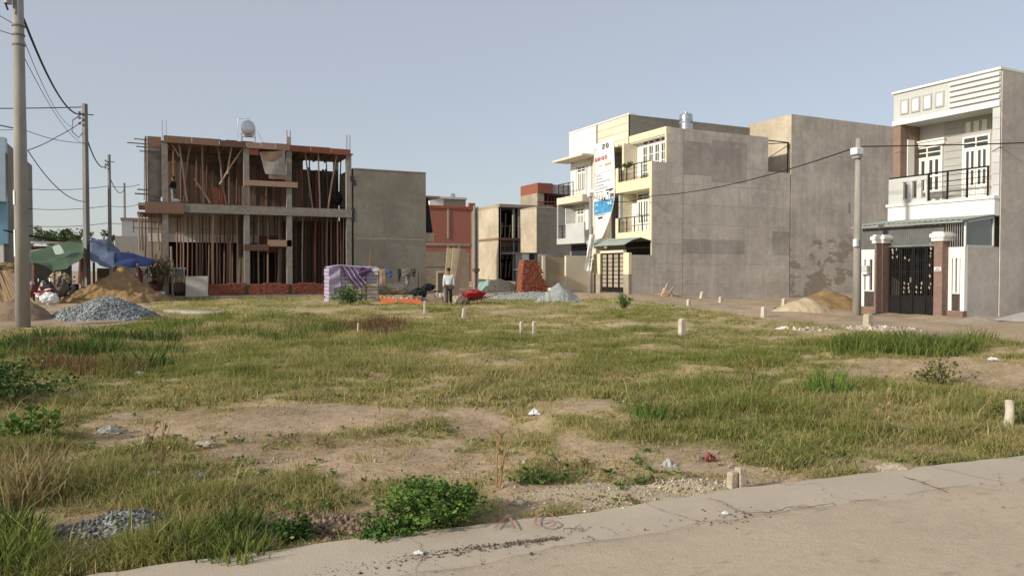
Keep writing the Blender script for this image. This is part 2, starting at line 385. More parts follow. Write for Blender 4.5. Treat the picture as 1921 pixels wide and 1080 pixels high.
# patches seen in the field: (px, py, radius across, radius in depth, change of cover)
patches = [(480, 775, 3.6, .9, -.8), (720, 768, 2.0, .8, -.6), (180, 830, 1.5, .9, -.8), (330, 880, 1.5, .7, -.7), (90, 985, .9, .32, -2.2), (200, 985, .5, .2, -1.2),
           (1830, 700, 2.6, 1.6, -1.3), (1660, 690, 1.5, 1.2, -.5), (1000, 850, 1.6, .6, -.55), (1130, 925, 1.0, .35, -.9), (740, 715, 1.2, .6, -.6), (620, 985, 1.1, .22, -.9),
           (1090, 890, 1.0, .4, -.5), (1400, 640, 4, 2.0, -.25), (1180, 600, 4, 3, -.25), (940, 745, 2, .8, -.3), (1250, 850, 1.5, .5, -.25), (560, 860, 1.2, .5, -.4),
           (100, 700, 3.2, 2.6, .7), (420, 650, 5, 2.6, .5), (30, 790, 1.0, 1.6, .6), (1750, 640, 2.6, 1.4, .9), (1450, 770, 3.2, 1.6, .35), (1650, 830, 2.6, 1.0, .35),
           (250, 940, 1.6, .45, .8), (380, 1010, 1.2, .5, .5), (40, 1050, .8, .6, .5), (1150, 720, 4, 2, .2), (20, 900, .6, .6, .4), (700, 640, 5, 3, .15)]
PT = [(atz(a, b), c, d, e) for a, b, c, d, e in patches]
far_road = [atz(px, py) for px, py in ((1120, 556), (1180, 562), (1300, 579), (1450, 600), (1600, 622), (1740, 640), (1921, 648), (2600, 690))]
fx = np.array([p.x for p in far_road]); fy = np.array([p.y for p in far_road])
fu_ = fx * SN + fy * CS; fl_ = fx * CS - fy * SN          # depth along the view and sideways offset
def cover(x, y):
    """grass cover 0..1 over the open lot, and 1 where the ground is open sand (paths, yard, building plots)"""
    x = np.asarray(x, float); y = np.asarray(y, float); d = x * SN + y * CS; lt = x * CS - y * SN
    c = .64 + .9 * (fbm(x, y, 3.0, 3) - .5) + 1.5 * (fbm(x, y, 1.0, 9) - .5) + 1.0 * (fbm(x, y, .32, 19, 2) - .5)
    for p, a, b, e in PT:
        pd, pl = p.x * SN + p.y * CS, p.x * CS - p.y * SN
        c = c + .50 * e * np.exp(-((lt - pl) / a) ** 2 - ((d - pd) / b) ** 2)
    wob = (fbm(x, y, 1.6, 21) - .5)
    lim = np.interp(lt, fl_[np.argsort(fl_)], fu_[np.argsort(fl_)], left=60, right=fu_[-1])
    far = np.clip((d - lim - wob * 2.2) / .8 + .5, 0, 1) * (lt > 5)
    backl = np.clip((y - (39.6 + np.clip(x - 12, 0, 20) * -.35) - wob * 3) / 1.4 + .5, 0, 1) * (lt <= 6.5)
    backl = np.where(x < 12, np.clip((y - 45.6 - wob * 2) / .8 + .5, 0, 1), backl)
    left = np.clip((-3.6 - x - wob * 1.2) / .8 + .5, 0, 1) * (y > 20) + np.clip((y - 24.6 - .25 * x - wob * 2) / 1 + .5, 0, 1) * (x < .2 + wob * 2)
    left = left * (1 - np.clip((y - 43) / 3, 0, 1) * (x > 2.5))
    sand = np.clip(np.maximum(np.maximum(far, backl), np.clip(left, 0, 1)), 0, 1)
    nr = np.clip((edge_y(x) - y) / .12 + .5, 0, 1)
    return np.clip(c, 0, 1.25) * (1 - sand) * (1 - nr), sand
# one sheet: fine where the lot is, stretching out to the horizon
def axis(a, b, st):
    core = np.arange(a, b + st / 2, st); g = np.cumsum(.4 * 1.23 ** np.arange(38)); g = g[g < 4500]
    return np.concatenate([a - g[::-1], core, b + g])
gx, gy = axis(-9, 30, .125), axis(1.0, 45, .125)
X, Y = np.meshgrid(gx, gy, indexing='ij'); Z = gz(X, Y)
cov, snd = cover(X, Y)
rough = fbm(X, Y, .35, 40, 3) - .5; fine = (np.abs(X - 10) < 20) * (np.abs(Y - 23) < 23)
nrd = np.clip((edge_y(X) + .05 - Y) / .15, 0, 1)
Z = Z + fine * rough * .05 * (1 - nrd * 1.0) * (1 - .6 * snd) - nrd * .05 * fine
soil = np.array((.50, .36, .235)); thatch = np.array((.41, .335, .165)); green = np.array((.235, .24, .08)); road = np.array((.45, .345, .235)); grey = np.array((.33, .28, .22))
n1 = fbm(X, Y, 2.2, 60)[..., None]; n2 = fbm(X, Y, .5, 70)[..., None]
C = soil * (.72 + .6 * n2) * (1 - n1 * .4) + grey * n1 * .4
k = np.clip((cov[..., None] - .12) / .35, 0, 1); C = C * (1 - k) + thatch * (.75 + .5 * n2) * k
k = np.clip((cov[..., None] - .5) / .4, 0, 1) * .75; C = C * (1 - k) + green * (.7 + .6 * n2) * k
k = snd[..., None]; C = C * (1 - k) + (road * (.82 + .4 * n2) * (1 - .25 * n1)) * k
V = np.stack([X, Y, Z], -1).reshape(-1, 3); nx, ny = X.shape
I = np.arange(nx * ny).reshape(nx, ny); Q = np.stack([I[:-1, :-1], I[1:, :-1], I[1:, 1:], I[:-1, 1:]], -1).reshape(-1, 4)
m, n, l, b = nmat('earth'); a = n.new('ShaderNodeAttribute'); a.attribute_name = 'col'; p = worldpos(n)
f1 = noise(n, l, p, 9, 8, .75); f2 = noise(n, l, p, 60, 4, .7)
c = mixc(n, l, .6, a.outputs['Color'], mixc(n, l, ramp(n, l, f1, .3, .7), (.55, .55, .55), (1.4, 1.4, 1.4)), 'MULTIPLY')
c = mixc(n, l, .5, c, mixc(n, l, f2, (.5, .5, .5), (1.5, 1.5, 1.5)), 'MULTIPLY')
l.new(c, b.inputs['Base Color']); b.inputs['Roughness'].default_value = .95; b.inputs['Specular IOR Level'].default_value = .1
bump(n, l, b, mixc(n, l, .5, f1, f2), .7, .03); M['earth'] = m
g = np_mesh('ground', V, Q, 'earth', kind='structure', cols=C.reshape(-1, 3), smooth=True)

# concrete strip along the lot and the sandy road in front of the camera
m, n, l, b = nmat('worn_concrete_strip'); p = worldpos(n)
c = mixc(n, l, ramp(n, l, noise(n, l, p, 1.6, 7, .7), .35, .7), (.49, .415, .315), (.42, .355, .27))
c = mixc(n, l, ramp(n, l, noise(n, l, p, 9, 6, .75), .5, .75), c, (.45, .36, .26))
f2 = noise(n, l, p, 90, 3); c = mixc(n, l, .35, c, mixc(n, l, f2, (.5, .5, .5), (1.5, 1.5, 1.5)), 'MULTIPLY')
vo = n.new('ShaderNodeTexVoronoi'); vo.feature = 'DISTANCE_TO_EDGE'; vo.inputs['Scale'].default_value = .55
l.new(mixc(n, l, .35, p, noise(n, l, p, 3, 4), 'ADD'), vo.inputs['Vector'])
c = mixc(n, l, ramp(n, l, vo.outputs['Distance'], .0, .006, (.55, .55, .55), (0, 0, 0)), c, (.16, .13, .10))
l.new(c, b.inputs['Base Color']); b.inputs['Roughness'].default_value = .92; bump(n, l, b, f2, .3, .01); M['strip'] = m
m, n, l, b = nmat('sandy_road'); p = worldpos(n)
c = mixc(n, l, ramp(n, l, noise(n, l, p, .8, 6, .65), .35, .7), (.51, .42, .31), (.44, .36, .265))
c = mixc(n, l, ramp(n, l, noise(n, l, p, 3.0, 7, .75, (1, 2.4, 1)), .56, .74), c, (.31, .255, .19))
f2 = noise(n, l, p, 70, 5, .75); f3 = noise(n, l, p, 14, 5, .7)
c = mixc(n, l, .5, c, mixc(n, l, f2, (.5, .5, .5), (1.5, 1.5, 1.5)), 'MULTIPLY')
c = mixc(n, l, .35, c, mixc(n, l, f3, (.6, .6, .6), (1.4, 1.4, 1.4)), 'MULTIPLY')
l.new(c, b.inputs['Base Color']); b.inputs['Roughness'].default_value = .96; b.inputs['Specular IOR Level'].default_value = .1
bump(n, l, b, mixc(n, l, .5, f2, f3), .6, .02); M['road'] = m
eo, ei = resample(edge_pts, .06), resample(inner_pts, .06)
mb = MB(); N = 700
oe = [Vector(edge_pts[0]).lerp(edge_pts[-1], 0)] and [Vector((np.interp(t, np.linspace(0, 1, len(eo)), [q.x for q in eo]), np.interp(t, np.linspace(0, 1, len(eo)), [q.y for q in eo]), 0)) for t in np.linspace(0, 1, N)]
ie = []
xs_i = np.array([q.x for q in ei]); ys_i = np.array([q.y for q in ei])
for q in oe: ie.append(Vector((q.x, float(np.interp(q.x, xs_i, ys_i)), 0)))
for k, q in enumerate(oe):
    wob = .035 * (vnoise(np.array(q.x), np.array(0.), .5, 5) - .5) + .03 * (vnoise(np.array(q.x), np.array(0.), .12, 6) - .5)
    q.y += float(wob)
idx = []
for k in range(N):
    o_, i_ = oe[k], ie[k]; b0 = len(mb.v)
    zt = .035 + .006 * math.sin(o_.x * 2.1)
    mb.v += [(o_.x, o_.y + .004, -.12), (o_.x, o_.y, zt), (o_.x * .6 + i_.x * .4, o_.y * .6 + i_.y * .4, zt - .004), (i_.x, i_.y - .45, .012)]
    if k:
        for j in range(3): mb.f.append((b0 - 4 + j, b0 + j, b0 + j + 1, b0 - 3 + j)); mb.mi.append(0)
st = mb.build('pavement_strip', 'strip', kind='structure', smooth=False)
# road sheet with shallow ruts, sand drifting over the strip in a ragged line
rx = np.arange(-14, 22, .07); rt = np.concatenate([np.linspace(0, 1, 40) ** 1.6])
Xr = np.repeat(rx[:, None], len(rt), 1); inn = np.interp(rx, xs_i, ys_i)[:, None] + .12 * (fbm(rx[:, None], rx[:, None] * 0, .5, 14) - .35) + .10 * (fbm(rx[:, None], rx[:, None] * 0, 1.8, 15) - .5) - .10
Yr = inn - rt[None, :] * 9
Zr = .030 + .012 * (fbm(Xr, Yr, .5, 33) - .5) + .01 * (fbm(Xr, Yr, 1.7, 35) - .5) - .02 * np.clip(rt[None, :] * 6, 0, 1) + .006 - .035 * (rt[None, :] == 0) - .012 * (rt[None, :] < .01)
Ir = np.arange(Xr.size).reshape(Xr.shape); Qr = np.stack([Ir[:-1, 1:], Ir[1:, 1:], Ir[1:, :-1], Ir[:-1, :-1]], -1).reshape(-1, 4)
np_mesh('road', np.stack([Xr, Yr, Zr], -1).reshape(-1, 3), Qr, 'road', kind='structure', smooth=True)

# ---- grass blades: denser near the camera, finer cover follows the soil map
def blades(n, dmin, dmax, hscale, wscale, seg2, sparse=False):
    u = rng.random(n); d = dmin * (dmax / dmin) ** u if dmin > 0 else u
    lt = (rng.random(n) * 2 - 1) * .80 * d + rng.normal(0, .3, n)
    x = d * SN + lt * CS; y = d * CS - lt * SN
    cv, sd = cover(x, y); clump = fbm(x, y, .45, 80, 2)
    keep = (rng.random(n) < np.clip((cv - .16) * 1.5, 0.05 * (1 - sd), 1) * (.25 + 1.5 * np.clip(clump - .25, 0, 1))) & (y > edge_y(x) + .02)
    if sparse: keep = (rng.random(n) < (1 - sd) * np.clip(3.6 * (fbm(x, y, .22, 84, 2) - .46), .05, 1) * np.clip(.25 + cv, 0, 1)) & (y > edge_y(x) + .02); cv = np.maximum(cv, .35)
    x, y, d, cv, clump = x[keep], y[keep], d[keep], cv[keep], clump[keep]; n = len(x)
    h = (.028 + .10 * np.clip(cv - .25, 0, 1) * (.2 + 1.3 * clump ** 1.5)) * (.35 + 1.3 * rng.random(n) ** 1.5) * hscale
    tall = rng.random(n) < .012; h[tall] *= 2.4
    wd = (.0017 + .0022 * rng.random(n) ** 2) * (1 + d / 9.0) * wscale
    az = rng.random(n) * 6.283; ln = rng.random(n) ** 1.1 * 1.3 * h
    bx, by = np.cos(az) * ln, np.sin(az) * ln; wa = rng.random(n) * 6.283; wx, wy = np.cos(wa) * wd, np.sin(wa) * wd
    z0 = gz(x, y) - .01
    big = fbm(x, y, 2.5, 90); dry = np.clip(.82 - .75 * (cv - .3) + 2.3 * (big - .5) + .38 * rng.normal(size=n), 0, 1)
    gr = np.array((.16, .21, .045)); gr2 = np.array((.30, .31, .085)); dr = np.array((.50, .415, .20))
    t = rng.random(n)[:, None]; col = (gr * (1 - t) + gr2 * t) * (1 - dry[:, None]) + dr * dry[:, None]
    col = col * (.72 + .5 * rng.random(n))[:, None]
    if seg2:
        P = np.stack([np.stack([x - wx, y - wy, z0], -1), np.stack([x + wx, y + wy, z0], -1),
                      np.stack([x + bx * .35 - wx * .8, y + by * .35 - wy * .8, z0 + h * .6], -1), np.stack([x + bx * .35 + wx * .8, y + by * .35 + wy * .8, z0 + h * .6], -1),
                      np.stack([x + bx, y + by, z0 + h], -1)], 1)
        k0 = np.arange(n)[:, None] * 5; T = np.concatenate([k0 + [[0, 1, 3]], k0 + [[0, 3, 2]], k0 + [[2, 3, 4]]], 0)
        return P.reshape(-1, 3), T, np.repeat(col, 5, 0)
    P = np.stack([np.stack([x - wx, y - wy, z0], -1), np.stack([x + wx, y + wy, z0], -1), np.stack([x + bx, y + by, z0 + h], -1)], 1)
    k0 = np.arange(n)[:, None] * 3
    return P.reshape(-1, 3), k0 + [[0, 1, 2]], np.repeat(col, 3, 0)
VV, TT, CC, off = [], [], [], 0
for args in ((760000, 3.3, 12.0, 1.0, 1., True), (900000, 11.0, 26.0, 1.15, 1.15, False), (300000, 24.0, 46.0, 1.3, 1.2, False), (420000, 3.3, 14.0, .9, 1.1, True, True), (220000, 13.0, 30.0, 1.0, 1.2, False, True)):
    v_, t_, c_ = blades(*args); VV.append(v_); TT.append(t_ + off); CC.append(c_); off += len(v_)
go = np_mesh('grass', np.concatenate(VV), np.concatenate(TT), 'grass', kind='stuff', cols=np.concatenate(CC))
tag(go, 'patchy green and dry grass covering the vacant lot', 'grass')
print('grass tris', sum(len(t) for t in TT))

# matted dead straw lying flat, and small broad-leaved weeds, scattered through the lot
def scatter(n, dmin, dmax):
    d = dmin * (dmax / dmin) ** rng.random(n); lt = (rng.random(n) * 2 - 1) * .78 * d; x = d * SN + lt * CS; y = d * CS - lt * SN; cv, sd = cover(x, y)
    return x, y, d, cv, (sd < .2) & (y > edge_y(x) + .03)
x, y, d, cv, ok = scatter(240000, 3.4, 24); ok &= rng.random(len(x)) < np.clip(2.6 * (fbm(x, y, .6, 120, 3) - .45), .02, 1); x, y, d = x[ok], y[ok], d[ok]; n = len(x)
a = rng.random(n) * 6.283; L = (.03 + .08 * rng.random(n)) * (1 + d / 30); wd = .0016 * (1 + d / 8); z0 = gz(x, y) + .012 + .02 * rng.random(n); tz = rng.normal(0, .012, n); ca, sa = np.cos(a), np.sin(a)
P = np.stack([np.stack([x - sa * wd, y + ca * wd, z0], -1), np.stack([x + sa * wd, y - ca * wd, z0], -1), np.stack([x + ca * L, y + sa * L, z0 + tz], -1)], 1)
tag(np_mesh('straw', P.reshape(-1, 3), np.arange(3 * n).reshape(-1, 3), 'grass', kind='stuff', cols=np.repeat(np.array((.50, .41, .24)) * (.5 + .7 * rng.random(n))[:, None], 3, 0)), 'flattened dead straw matted between the grass', 'straw')
x, y, d, cv, ok = scatter(11000, 3.5, 26); ok &= (fbm(x, y, 1.1, 133, 2) > .50) & (cv > .2); x, y, d = x[ok], y[ok], d[ok]; m_ = len(x); q = 9
c0 = np.repeat(np.stack([x, y, gz(x, y)], -1), q, 0); n = len(c0); sc = np.repeat(.6 + .9 * rng.random(m_), q)[:, None]; a = rng.random(n) * 6.283; el = .25 + .9 * rng.random(n)
dr_ = np.stack([np.cos(a) * np.cos(el), np.sin(a) * np.cos(el), np.sin(el)], -1); sd_ = np.stack([-np.sin(a), np.cos(a), 0 * a], -1); L = (.016 + .024 * rng.random((n, 1))) * sc; b0 = c0 + dr_ * .02 * rng.random((n, 1)) + [0, 0, .01]
P = np.stack([b0, b0 + dr_ * L * .5 + sd_ * L * .3, b0 + dr_ * L + [0, 0, -.008], b0 + dr_ * L * .5 - sd_ * L * .3], 1); k0 = np.arange(n)[:, None] * 4
wc = np.where(rng.random((m_, 1)) < .25, np.array([[.24, .17, .08]]), np.array([[.11, .18, .045]])) * (.7 + .6 * rng.random((m_, 1)))
tag(np_mesh('ground_weeds', P.reshape(-1, 3), np.concatenate([k0 + [[0, 1, 2]], k0 + [[0, 2, 3]]], 0), 'leaf', kind='stuff', cols=np.repeat(np.repeat(wc, q, 0) * (.75 + .5 * rng.random((n, 1))), 4, 0)), 'small broad leaved weeds sprinkled through the grass', 'weeds')

def tufts(name, spots, label, cat, kind=None, seed=1):
    """clumps of long upright blades; spots = (centre, radius, count, height, rgb)"""
    r = np.random.default_rng(seed); VV, TT, CC, off = [], [], [], 0
    for c0, rad, cnt, hh, rgb in spots:
        a = r.random(cnt) * 6.283; q = np.sqrt(r.random(cnt)) * rad; x = c0[0] + np.cos(a) * q; y = c0[1] + np.sin(a) * q
        h = hh * (.35 + .8 * r.random(cnt)) * (1 - .4 * q / rad); ln = h * (.15 + .5 * r.random(cnt)); az = a + r.normal(0, .7, cnt)
        wd = .006 + .00055 * np.hypot(c0[0], c0[1]) * .6; wa = r.random(cnt) * 6.283; wx, wy = np.cos(wa) * wd, np.sin(wa) * wd
        bx, by = np.cos(az) * ln, np.sin(az) * ln; z0 = gz(x, y) - .02
        P = np.stack([np.stack([x - wx, y - wy, z0], -1), np.stack([x + wx, y + wy, z0], -1), np.stack([x + bx * .3 - wx * .8, y + by * .3 - wy * .8, z0 + h * .6], -1),
                      np.stack([x + bx * .3 + wx * .8, y + by * .3 + wy * .8, z0 + h * .6], -1), np.stack([x + bx, y + by, z0 + h], -1)], 1)
        k0 = np.arange(cnt)[:, None] * 5 + off; TT.append(np.concatenate([k0 + [[0, 1, 3]], k0 + [[0, 3, 2]], k0 + [[2, 3, 4]]], 0))
        VV.append(P.reshape(-1, 3)); CC.append(np.repeat(np.array(rgb) * (.65 + .6 * r.random(cnt))[:, None], 5, 0)); off += cnt * 5
    o = np_mesh(name, np.concatenate(VV), np.concatenate(TT), 'grass', kind=kind, cols=np.concatenate(CC))
    return tag(o, label, cat)
GRN, YG, DRY, BRN, DKGRN = (.14, .19, .045), (.22, .26, .065), (.34, .28, .13), (.20, .12, .065), (.055, .105, .025)
def P0(px, py): return atz(px, py)
tufts('tall_grass', [(P0(1650 + random.uniform(-60, 240), 655 + random.uniform(-14, 12)), .5, 160, .42, random.choice((GRN, YG, GRN))) for _ in range(22)], 'strip of tall green grass in front of the brick pillared gate', 'grass', 'stuff', 2)
tufts('tall_weeds', [(P0(random.uniform(-20, 300), random.uniform(632, 700)), .55, 150, .40, random.choice((GRN, DKGRN, DKGRN, BRN))) for _ in range(26)], 'dense tall green weeds at the left edge of the lot', 'weeds', 'stuff', 3)  # darker green blades mixed in here take the place of cast shade
tufts('tall_verge_grass', [(P0(random.uniform(300, 640), random.uniform(592, 640)), .6, 150, .34, random.choice((YG, GRN, DRY))) for _ in range(22)], 'tall grass in front of the unfinished frame building', 'grass', 'stuff', 4)
tufts('brown_weeds', [(P0(random.uniform(635, 760), random.uniform(605, 628)), .5, 120, .42, random.choice((BRN, BRN, (.24, .15, .08)))) for _ in range(9)], 'patch of reddish brown dead weeds in the middle of the lot', 'weeds', 'stuff', 5)
tufts('brown_stalks', [(P0(random.uniform(-10, 90), random.uniform(880, 960)), .22, 70, .42, random.choice((DRY, DRY, (.26, .19, .10)))) for _ in range(9)], 'dry brown stalks in the left foreground', 'weeds', 'stuff', 6)
tufts('grass_clump', [(P0(1552, 738), .28, 150, .46, (.16, .26, .05))], 'bright green grass clump standing right of the lot centre', 'grass clump')
tufts('grass_clump', [(P0(1218, 790), .2, 110, .34, (.13, .22, .05))], 'small upright green grass clump near the middle foreground', 'grass clump')
tufts('foreground_grass', [(P0(random.uniform(250, 480), random.uniform(985, 1060)), .16, 60, .22, random.choice((GRN, YG, DRY, DKGRN))) for _ in range(18)], 'ragged longer grass above the kerb in the left foreground', 'grass', 'stuff', 7)
tufts('foreground_weeds', [(P0(random.uniform(-30, 40), random.uniform(1000, 1090)), .14, 70, .30, random.choice((GRN, YG, DKGRN))) for _ in range(9)], 'green weeds in the bottom left corner', 'weeds', 'stuff', 8)

# ---- leafy weeds
def leafy(name, c0, rx, ry, h, n, leaf, rgb, label, cat='bush', seed=0, stems=10):
    r = np.random.default_rng(seed); root = thing(name, (c0[0], c0[1], gz1(c0[0], c0[1])), label, cat)
    c = np.array((c0[0], c0[1], gz1(c0[0], c0[1])))
    mb = MB(); tips = []
    for k in range(stems):
        a = r.random() * 6.283; q = math.sqrt(r.random()); e = c + [math.cos(a) * rx * q, math.sin(a) * ry * q, h * (1.05 - .6 * q * q) * (.7 + .4 * r.random())]
        s0 = c + [math.cos(a) * rx * .25 * q, math.sin(a) * ry * .25 * q, -.02]; mid = s0 * .5 + e * .5 + [0, 0, h * .12]
        mb.tube([s0, mid, e], [.010 * (h + .3), .007 * (h + .3), .003], 5); tips.append((s0, mid, e))
    mb.build('stem', 'prop_d' if False else 'stemg', root)
    ti = r.integers(0, stems, n); t = r.random(n) ** .6; A = np.array([q[0] for q in tips])[ti]; Mi = np.array([q[1] for q in tips])[ti]; E = np.array([q[2] for q in tips])[ti]
    t = t[:, None]; pc = A * (1 - t) ** 2 + 2 * Mi * t * (1 - t) + E * t * t + r.normal(0, 1, (n, 3)) * [.16 * rx, .16 * ry, .08 * h]
    pc[:, 2] = np.maximum(pc[:, 2], c[2] + .01)
    d = r.normal(0, 1, (n, 3)); d[:, 2] = np.abs(d[:, 2]) * .6; d /= np.linalg.norm(d, axis=1)[:, None]
    sdv = np.cross(d, r.normal(0, 1, (n, 3))); sdv /= np.linalg.norm(sdv, axis=1)[:, None] + 1e-6
    L = leaf * (.4 + 1.2 * r.random(n) ** 1.5)[:, None]; Wd = L * .32; nm = np.cross(d, sdv)
    P = np.stack([pc, pc + d * L * .45 + sdv * Wd + nm * L * .05, pc + d * L, pc + d * L * .45 - sdv * Wd + nm * L * .05], 1)
    k0 = np.arange(n)[:, None] * 4; T = np.concatenate([k0 + [[0, 1, 2]], k0 + [[0, 2, 3]]], 0)
    hl = (pc[:, 2:3] - c[2]) / h; yl = (r.random(n) < .12)[:, None] * r.random((n, 1)); col = (np.array(rgb) * (1 - yl) + np.array((.26, .24, .06)) * yl) * (.55 + .9 * r.random(n))[:, None]
    np_mesh('foliage', P.reshape(-1, 3), T, 'leaf', root, kind='stuff', cols=np.repeat(col, 4, 0)); return root
M['stemg'] = mat('green_stem', (.12, .14, .05), (.16, .12, .06), 8, .8)
leafy('weed_bush', P0(797, 985), .38, .28, .25, 5600, .028, (.10, .185, .038), 'large bright green leafy weed spilling over the concrete strip', seed=1, stems=34)
leafy('weed_bush', P0(735, 1012), .17, .13, .10, 1000, .026, (.08, .165, .032), 'small leafy weed creeping onto the concrete beside the large one', seed=2, stems=16)
leafy('weed_bush', P0(545, 1014), .17, .14, .12, 900, .026, (.05, .105, .025), 'small dark green leafy weed left of the large one by the concrete strip', seed=3, stems=14)
leafy('weed_bush', P0(60, 825), .25, .2, .30, 260, .07, (.10, .20, .035), 'bright green broad leaved sapling at the left edge', seed=4, stems=6)
leafy('weed_bush', P0(0, 750), .8, 1.1, .42, 2600, .05, (.05, .10, .022), 'dark green waist high bush at the left edge', seed=5, stems=26)
leafy('weed_bush', P0(650, 572), .85, .6, .85, 900, .11, (.085, .15, .04), 'leafy green shrub in front of the purple covered brick stack', seed=6, stems=18)
leafy('weed_bush', P0(1172, 578), .35, .35, .65, 800, .08, (.10, .17, .045), 'small leafy plant in front of the cream house gate', seed=7, stems=8)
leafy('weed_bush', P0(1772, 720), .45, .4, .42, 420, .05, (.13, .14, .05), 'thin brownish weed on the bare sand at right', seed=8, stems=12)
leafy('weed_bush', P0(1000, 910), .3, .14, .1, 260, .035, (.075, .135, .03), 'low green weed beside the rubble patch', seed=12, stems=10)
leafy('weed_bush', P0(1900, 780), .4, .3, .14, 600, .04, (.09, .13, .035), 'low green weed around the leaning white pipe', seed=13, stems=16)
for px, py, s in ((300, 880, 9), (1650, 820, 10), (1405, 720, 11), (930, 915, 21)):
    p = P0(px, py); mb = MB(); h = .4 if px != 1650 else .5
    for k in range(4 if px != 1650 else 2):
        a = random.uniform(0, 6.28); mb.tube([(p.x + .03 * math.cos(a), p.y + .03 * math.sin(a), -.02), (p.x + .06 * math.cos(a), p.y + .06 * math.sin(a), h * .5), (p.x + .12 * math.cos(a), p.y + .12 * math.sin(a), h * random.uniform(.7, 1))], [.006, .005, .002], 5)
        for q in range(5):
            z = h * (.3 + .13 * q); b_ = random.uniform(0, 6.28); r0 = .05; mb.quad((p.x + r0 * math.cos(a), p.y + r0 * math.sin(a), z), (p.x + r0 * math.cos(a) + .05 * math.cos(b_), p.y + r0 * math.sin(a) + .05 * math.sin(b_), z + .05), (p.x + r0 * math.cos(a) + .03 * math.cos(b_ + .5), p.y + r0 * math.sin(a) + .03 * math.sin(b_ + .5), z + .06))
    tag(mb.build('dry_stalk', 'plank_y'), {300: 'thin dry weed stalk standing on the bare left foreground', 1650: 'tall yellow weed stalk standing right of centre', 1405: 'short dry stalk in the grass right of centre', 930: 'dry straw stalk behind the large leafy weed'}[px], 'weed stalk')
# ================================================================== HOUSES
def corr(mb, p00, p10, p11, p01, n=40, amp=.02):
    """corrugated sheet: p00->p10 across the ribs, p00->p01 along them"""
    p00, p10, p11, p01 = map(Vector, (p00, p10, p11, p01)); nn = (p10 - p00).cross(p01 - p00).normalized()
    ph = [0, 1, 1, 0]
    def fn(u, v):
        k = int(round(u * n)); q = p00.lerp(p10, u).lerp(p01.lerp(p11, u), v)
        return q + nn * (amp * (1 if k % 4 in (1, 2) else 0))
    return mb.grid(fn, n, 1)
def window_x(parent, X, y0, y1, z0, z1, cols, rows, name='window', frame='white2', fw=.06, depth=.05, pane='glass', gaps=None):
    """framed window on a wall facing -x: frame bars, each pane its own sub-part"""
    y0, y1 = sorted((y0, y1)); mb = MB()
    mb.box(X - depth, X + .01, y0, y0 + fw, z0, z1).box(X - depth, X + .01, y1 - fw, y1, z0, z1)
    mb.box(X - depth, X + .01, y0 + fw, y1 - fw, z0, z0 + fw).box(X - depth, X + .01, y0 + fw, y1 - fw, z1 - fw, z1)
    pw, ph = (y1 - y0 - fw) / cols, (z1 - z0 - fw) / rows
    for c in range(1, cols): mb.box(X - depth * .8, X + .01, y0 + c * pw + fw * .2, y0 + c * pw + fw * .8, z0 + fw, z1 - fw)
    for r_ in range(1, rows):
        for c in range(cols): mb.box(X - depth * .7, X + .01, y0 + c * pw + fw * .8, y0 + (c + 1) * pw + fw * .2, z0 + r_ * ph + fw * .2, z0 + r_ * ph + fw * .8)
    fo = mb.build(name, frame, parent)
    for c in range(cols):
        for r_ in range(rows):
            B(X - .015, X - .004, y0 + c * pw + fw * .8, y0 + (c + 1) * pw + fw * .2, z0 + r_ * ph + fw * .8, z0 + (r_ + 1) * ph + fw * .2).build('pane', pane, fo)
    return fo
def door_x(parent, X, y0, y1, z0, z1, leaves=2, split=(.0, .3, .62, 1.), transom=True, frame='white2', name='door'):
    """white panelled double door with glazed strips, facing -x"""
    y0, y1 = sorted((y0, y1)); mb = MB(); zt = z1 - (.42 if transom else .0)
    fw = .07
    mb.box(X - .06, X + .01, y0, y0 + fw, z0, z1).box(X - .06, X + .01, y1 - fw, y1, z0, z1).box(X - .06, X + .01, y0 + fw, y1 - fw, z1 - fw, z1)
    if transom: mb.box(X - .06, X + .01, y0 + fw, y1 - fw, zt - fw, zt)
    fo = mb.build(name, frame, parent)
    if transom:
        h = (y1 - y0 - 2 * fw - .05) / 2
        for k in range(2):
            ya = y0 + fw + k * (h + .05)
            B(X - .02, X - .004, ya, ya + h, zt, z1 - fw).build('pane', 'glass', fo)
        B(X - .05, X + .01, y0 + fw + h, y0 + fw + h + .05, zt, z1 - fw).build('mullion', frame, fo)
        B(X - .035, X - .022, y0 + fw, y1 - fw, (zt + z1 - fw) / 2 - .02, (zt + z1 - fw) / 2 + .02).build('transom_bar', frame, fo)
    lw = (y1 - y0 - 2 * fw) / leaves; zb = zt - (fw if transom else 0)
    for k in range(leaves):
        ya = y0 + fw + k * lw + .008; yb = ya + lw - .016; st = (yb - ya) * .16; mid = (ya + yb) / 2
        hh = zb - z0; mb = MB()
        mb.box(X - .045, X + .005, ya, ya + st, z0, zb).box(X - .045, X + .005, yb - st, yb, z0, zb).box(X - .045, X + .005, mid - st * .55, mid + st * .55, z0, zb)
        cuts = [z0 + hh * q for q in split]
        for q, zc in enumerate(cuts):
            t = .07 if 0 < q < len(cuts) - 1 else .12
            a_, b_ = max(z0, zc - t / 2), min(zb, zc + t / 2)
            mb.box(X - .044, X + .005, ya + st, mid - st * .55, a_, b_).box(X - .044, X + .005, mid + st * .55, yb - st, a_, b_)
        lf = mb.build('leaf', frame, fo)
        for q in range(len(cuts) - 1):
            for a_, b_ in ((ya + st, mid - st * .55), (mid + st * .55, yb - st)):
                B(X - .012, X + .004, a_, b_, cuts[q] + .03, cuts[q + 1] - .03).build('pane', 'glass' if q else frame, fo)
    return fo
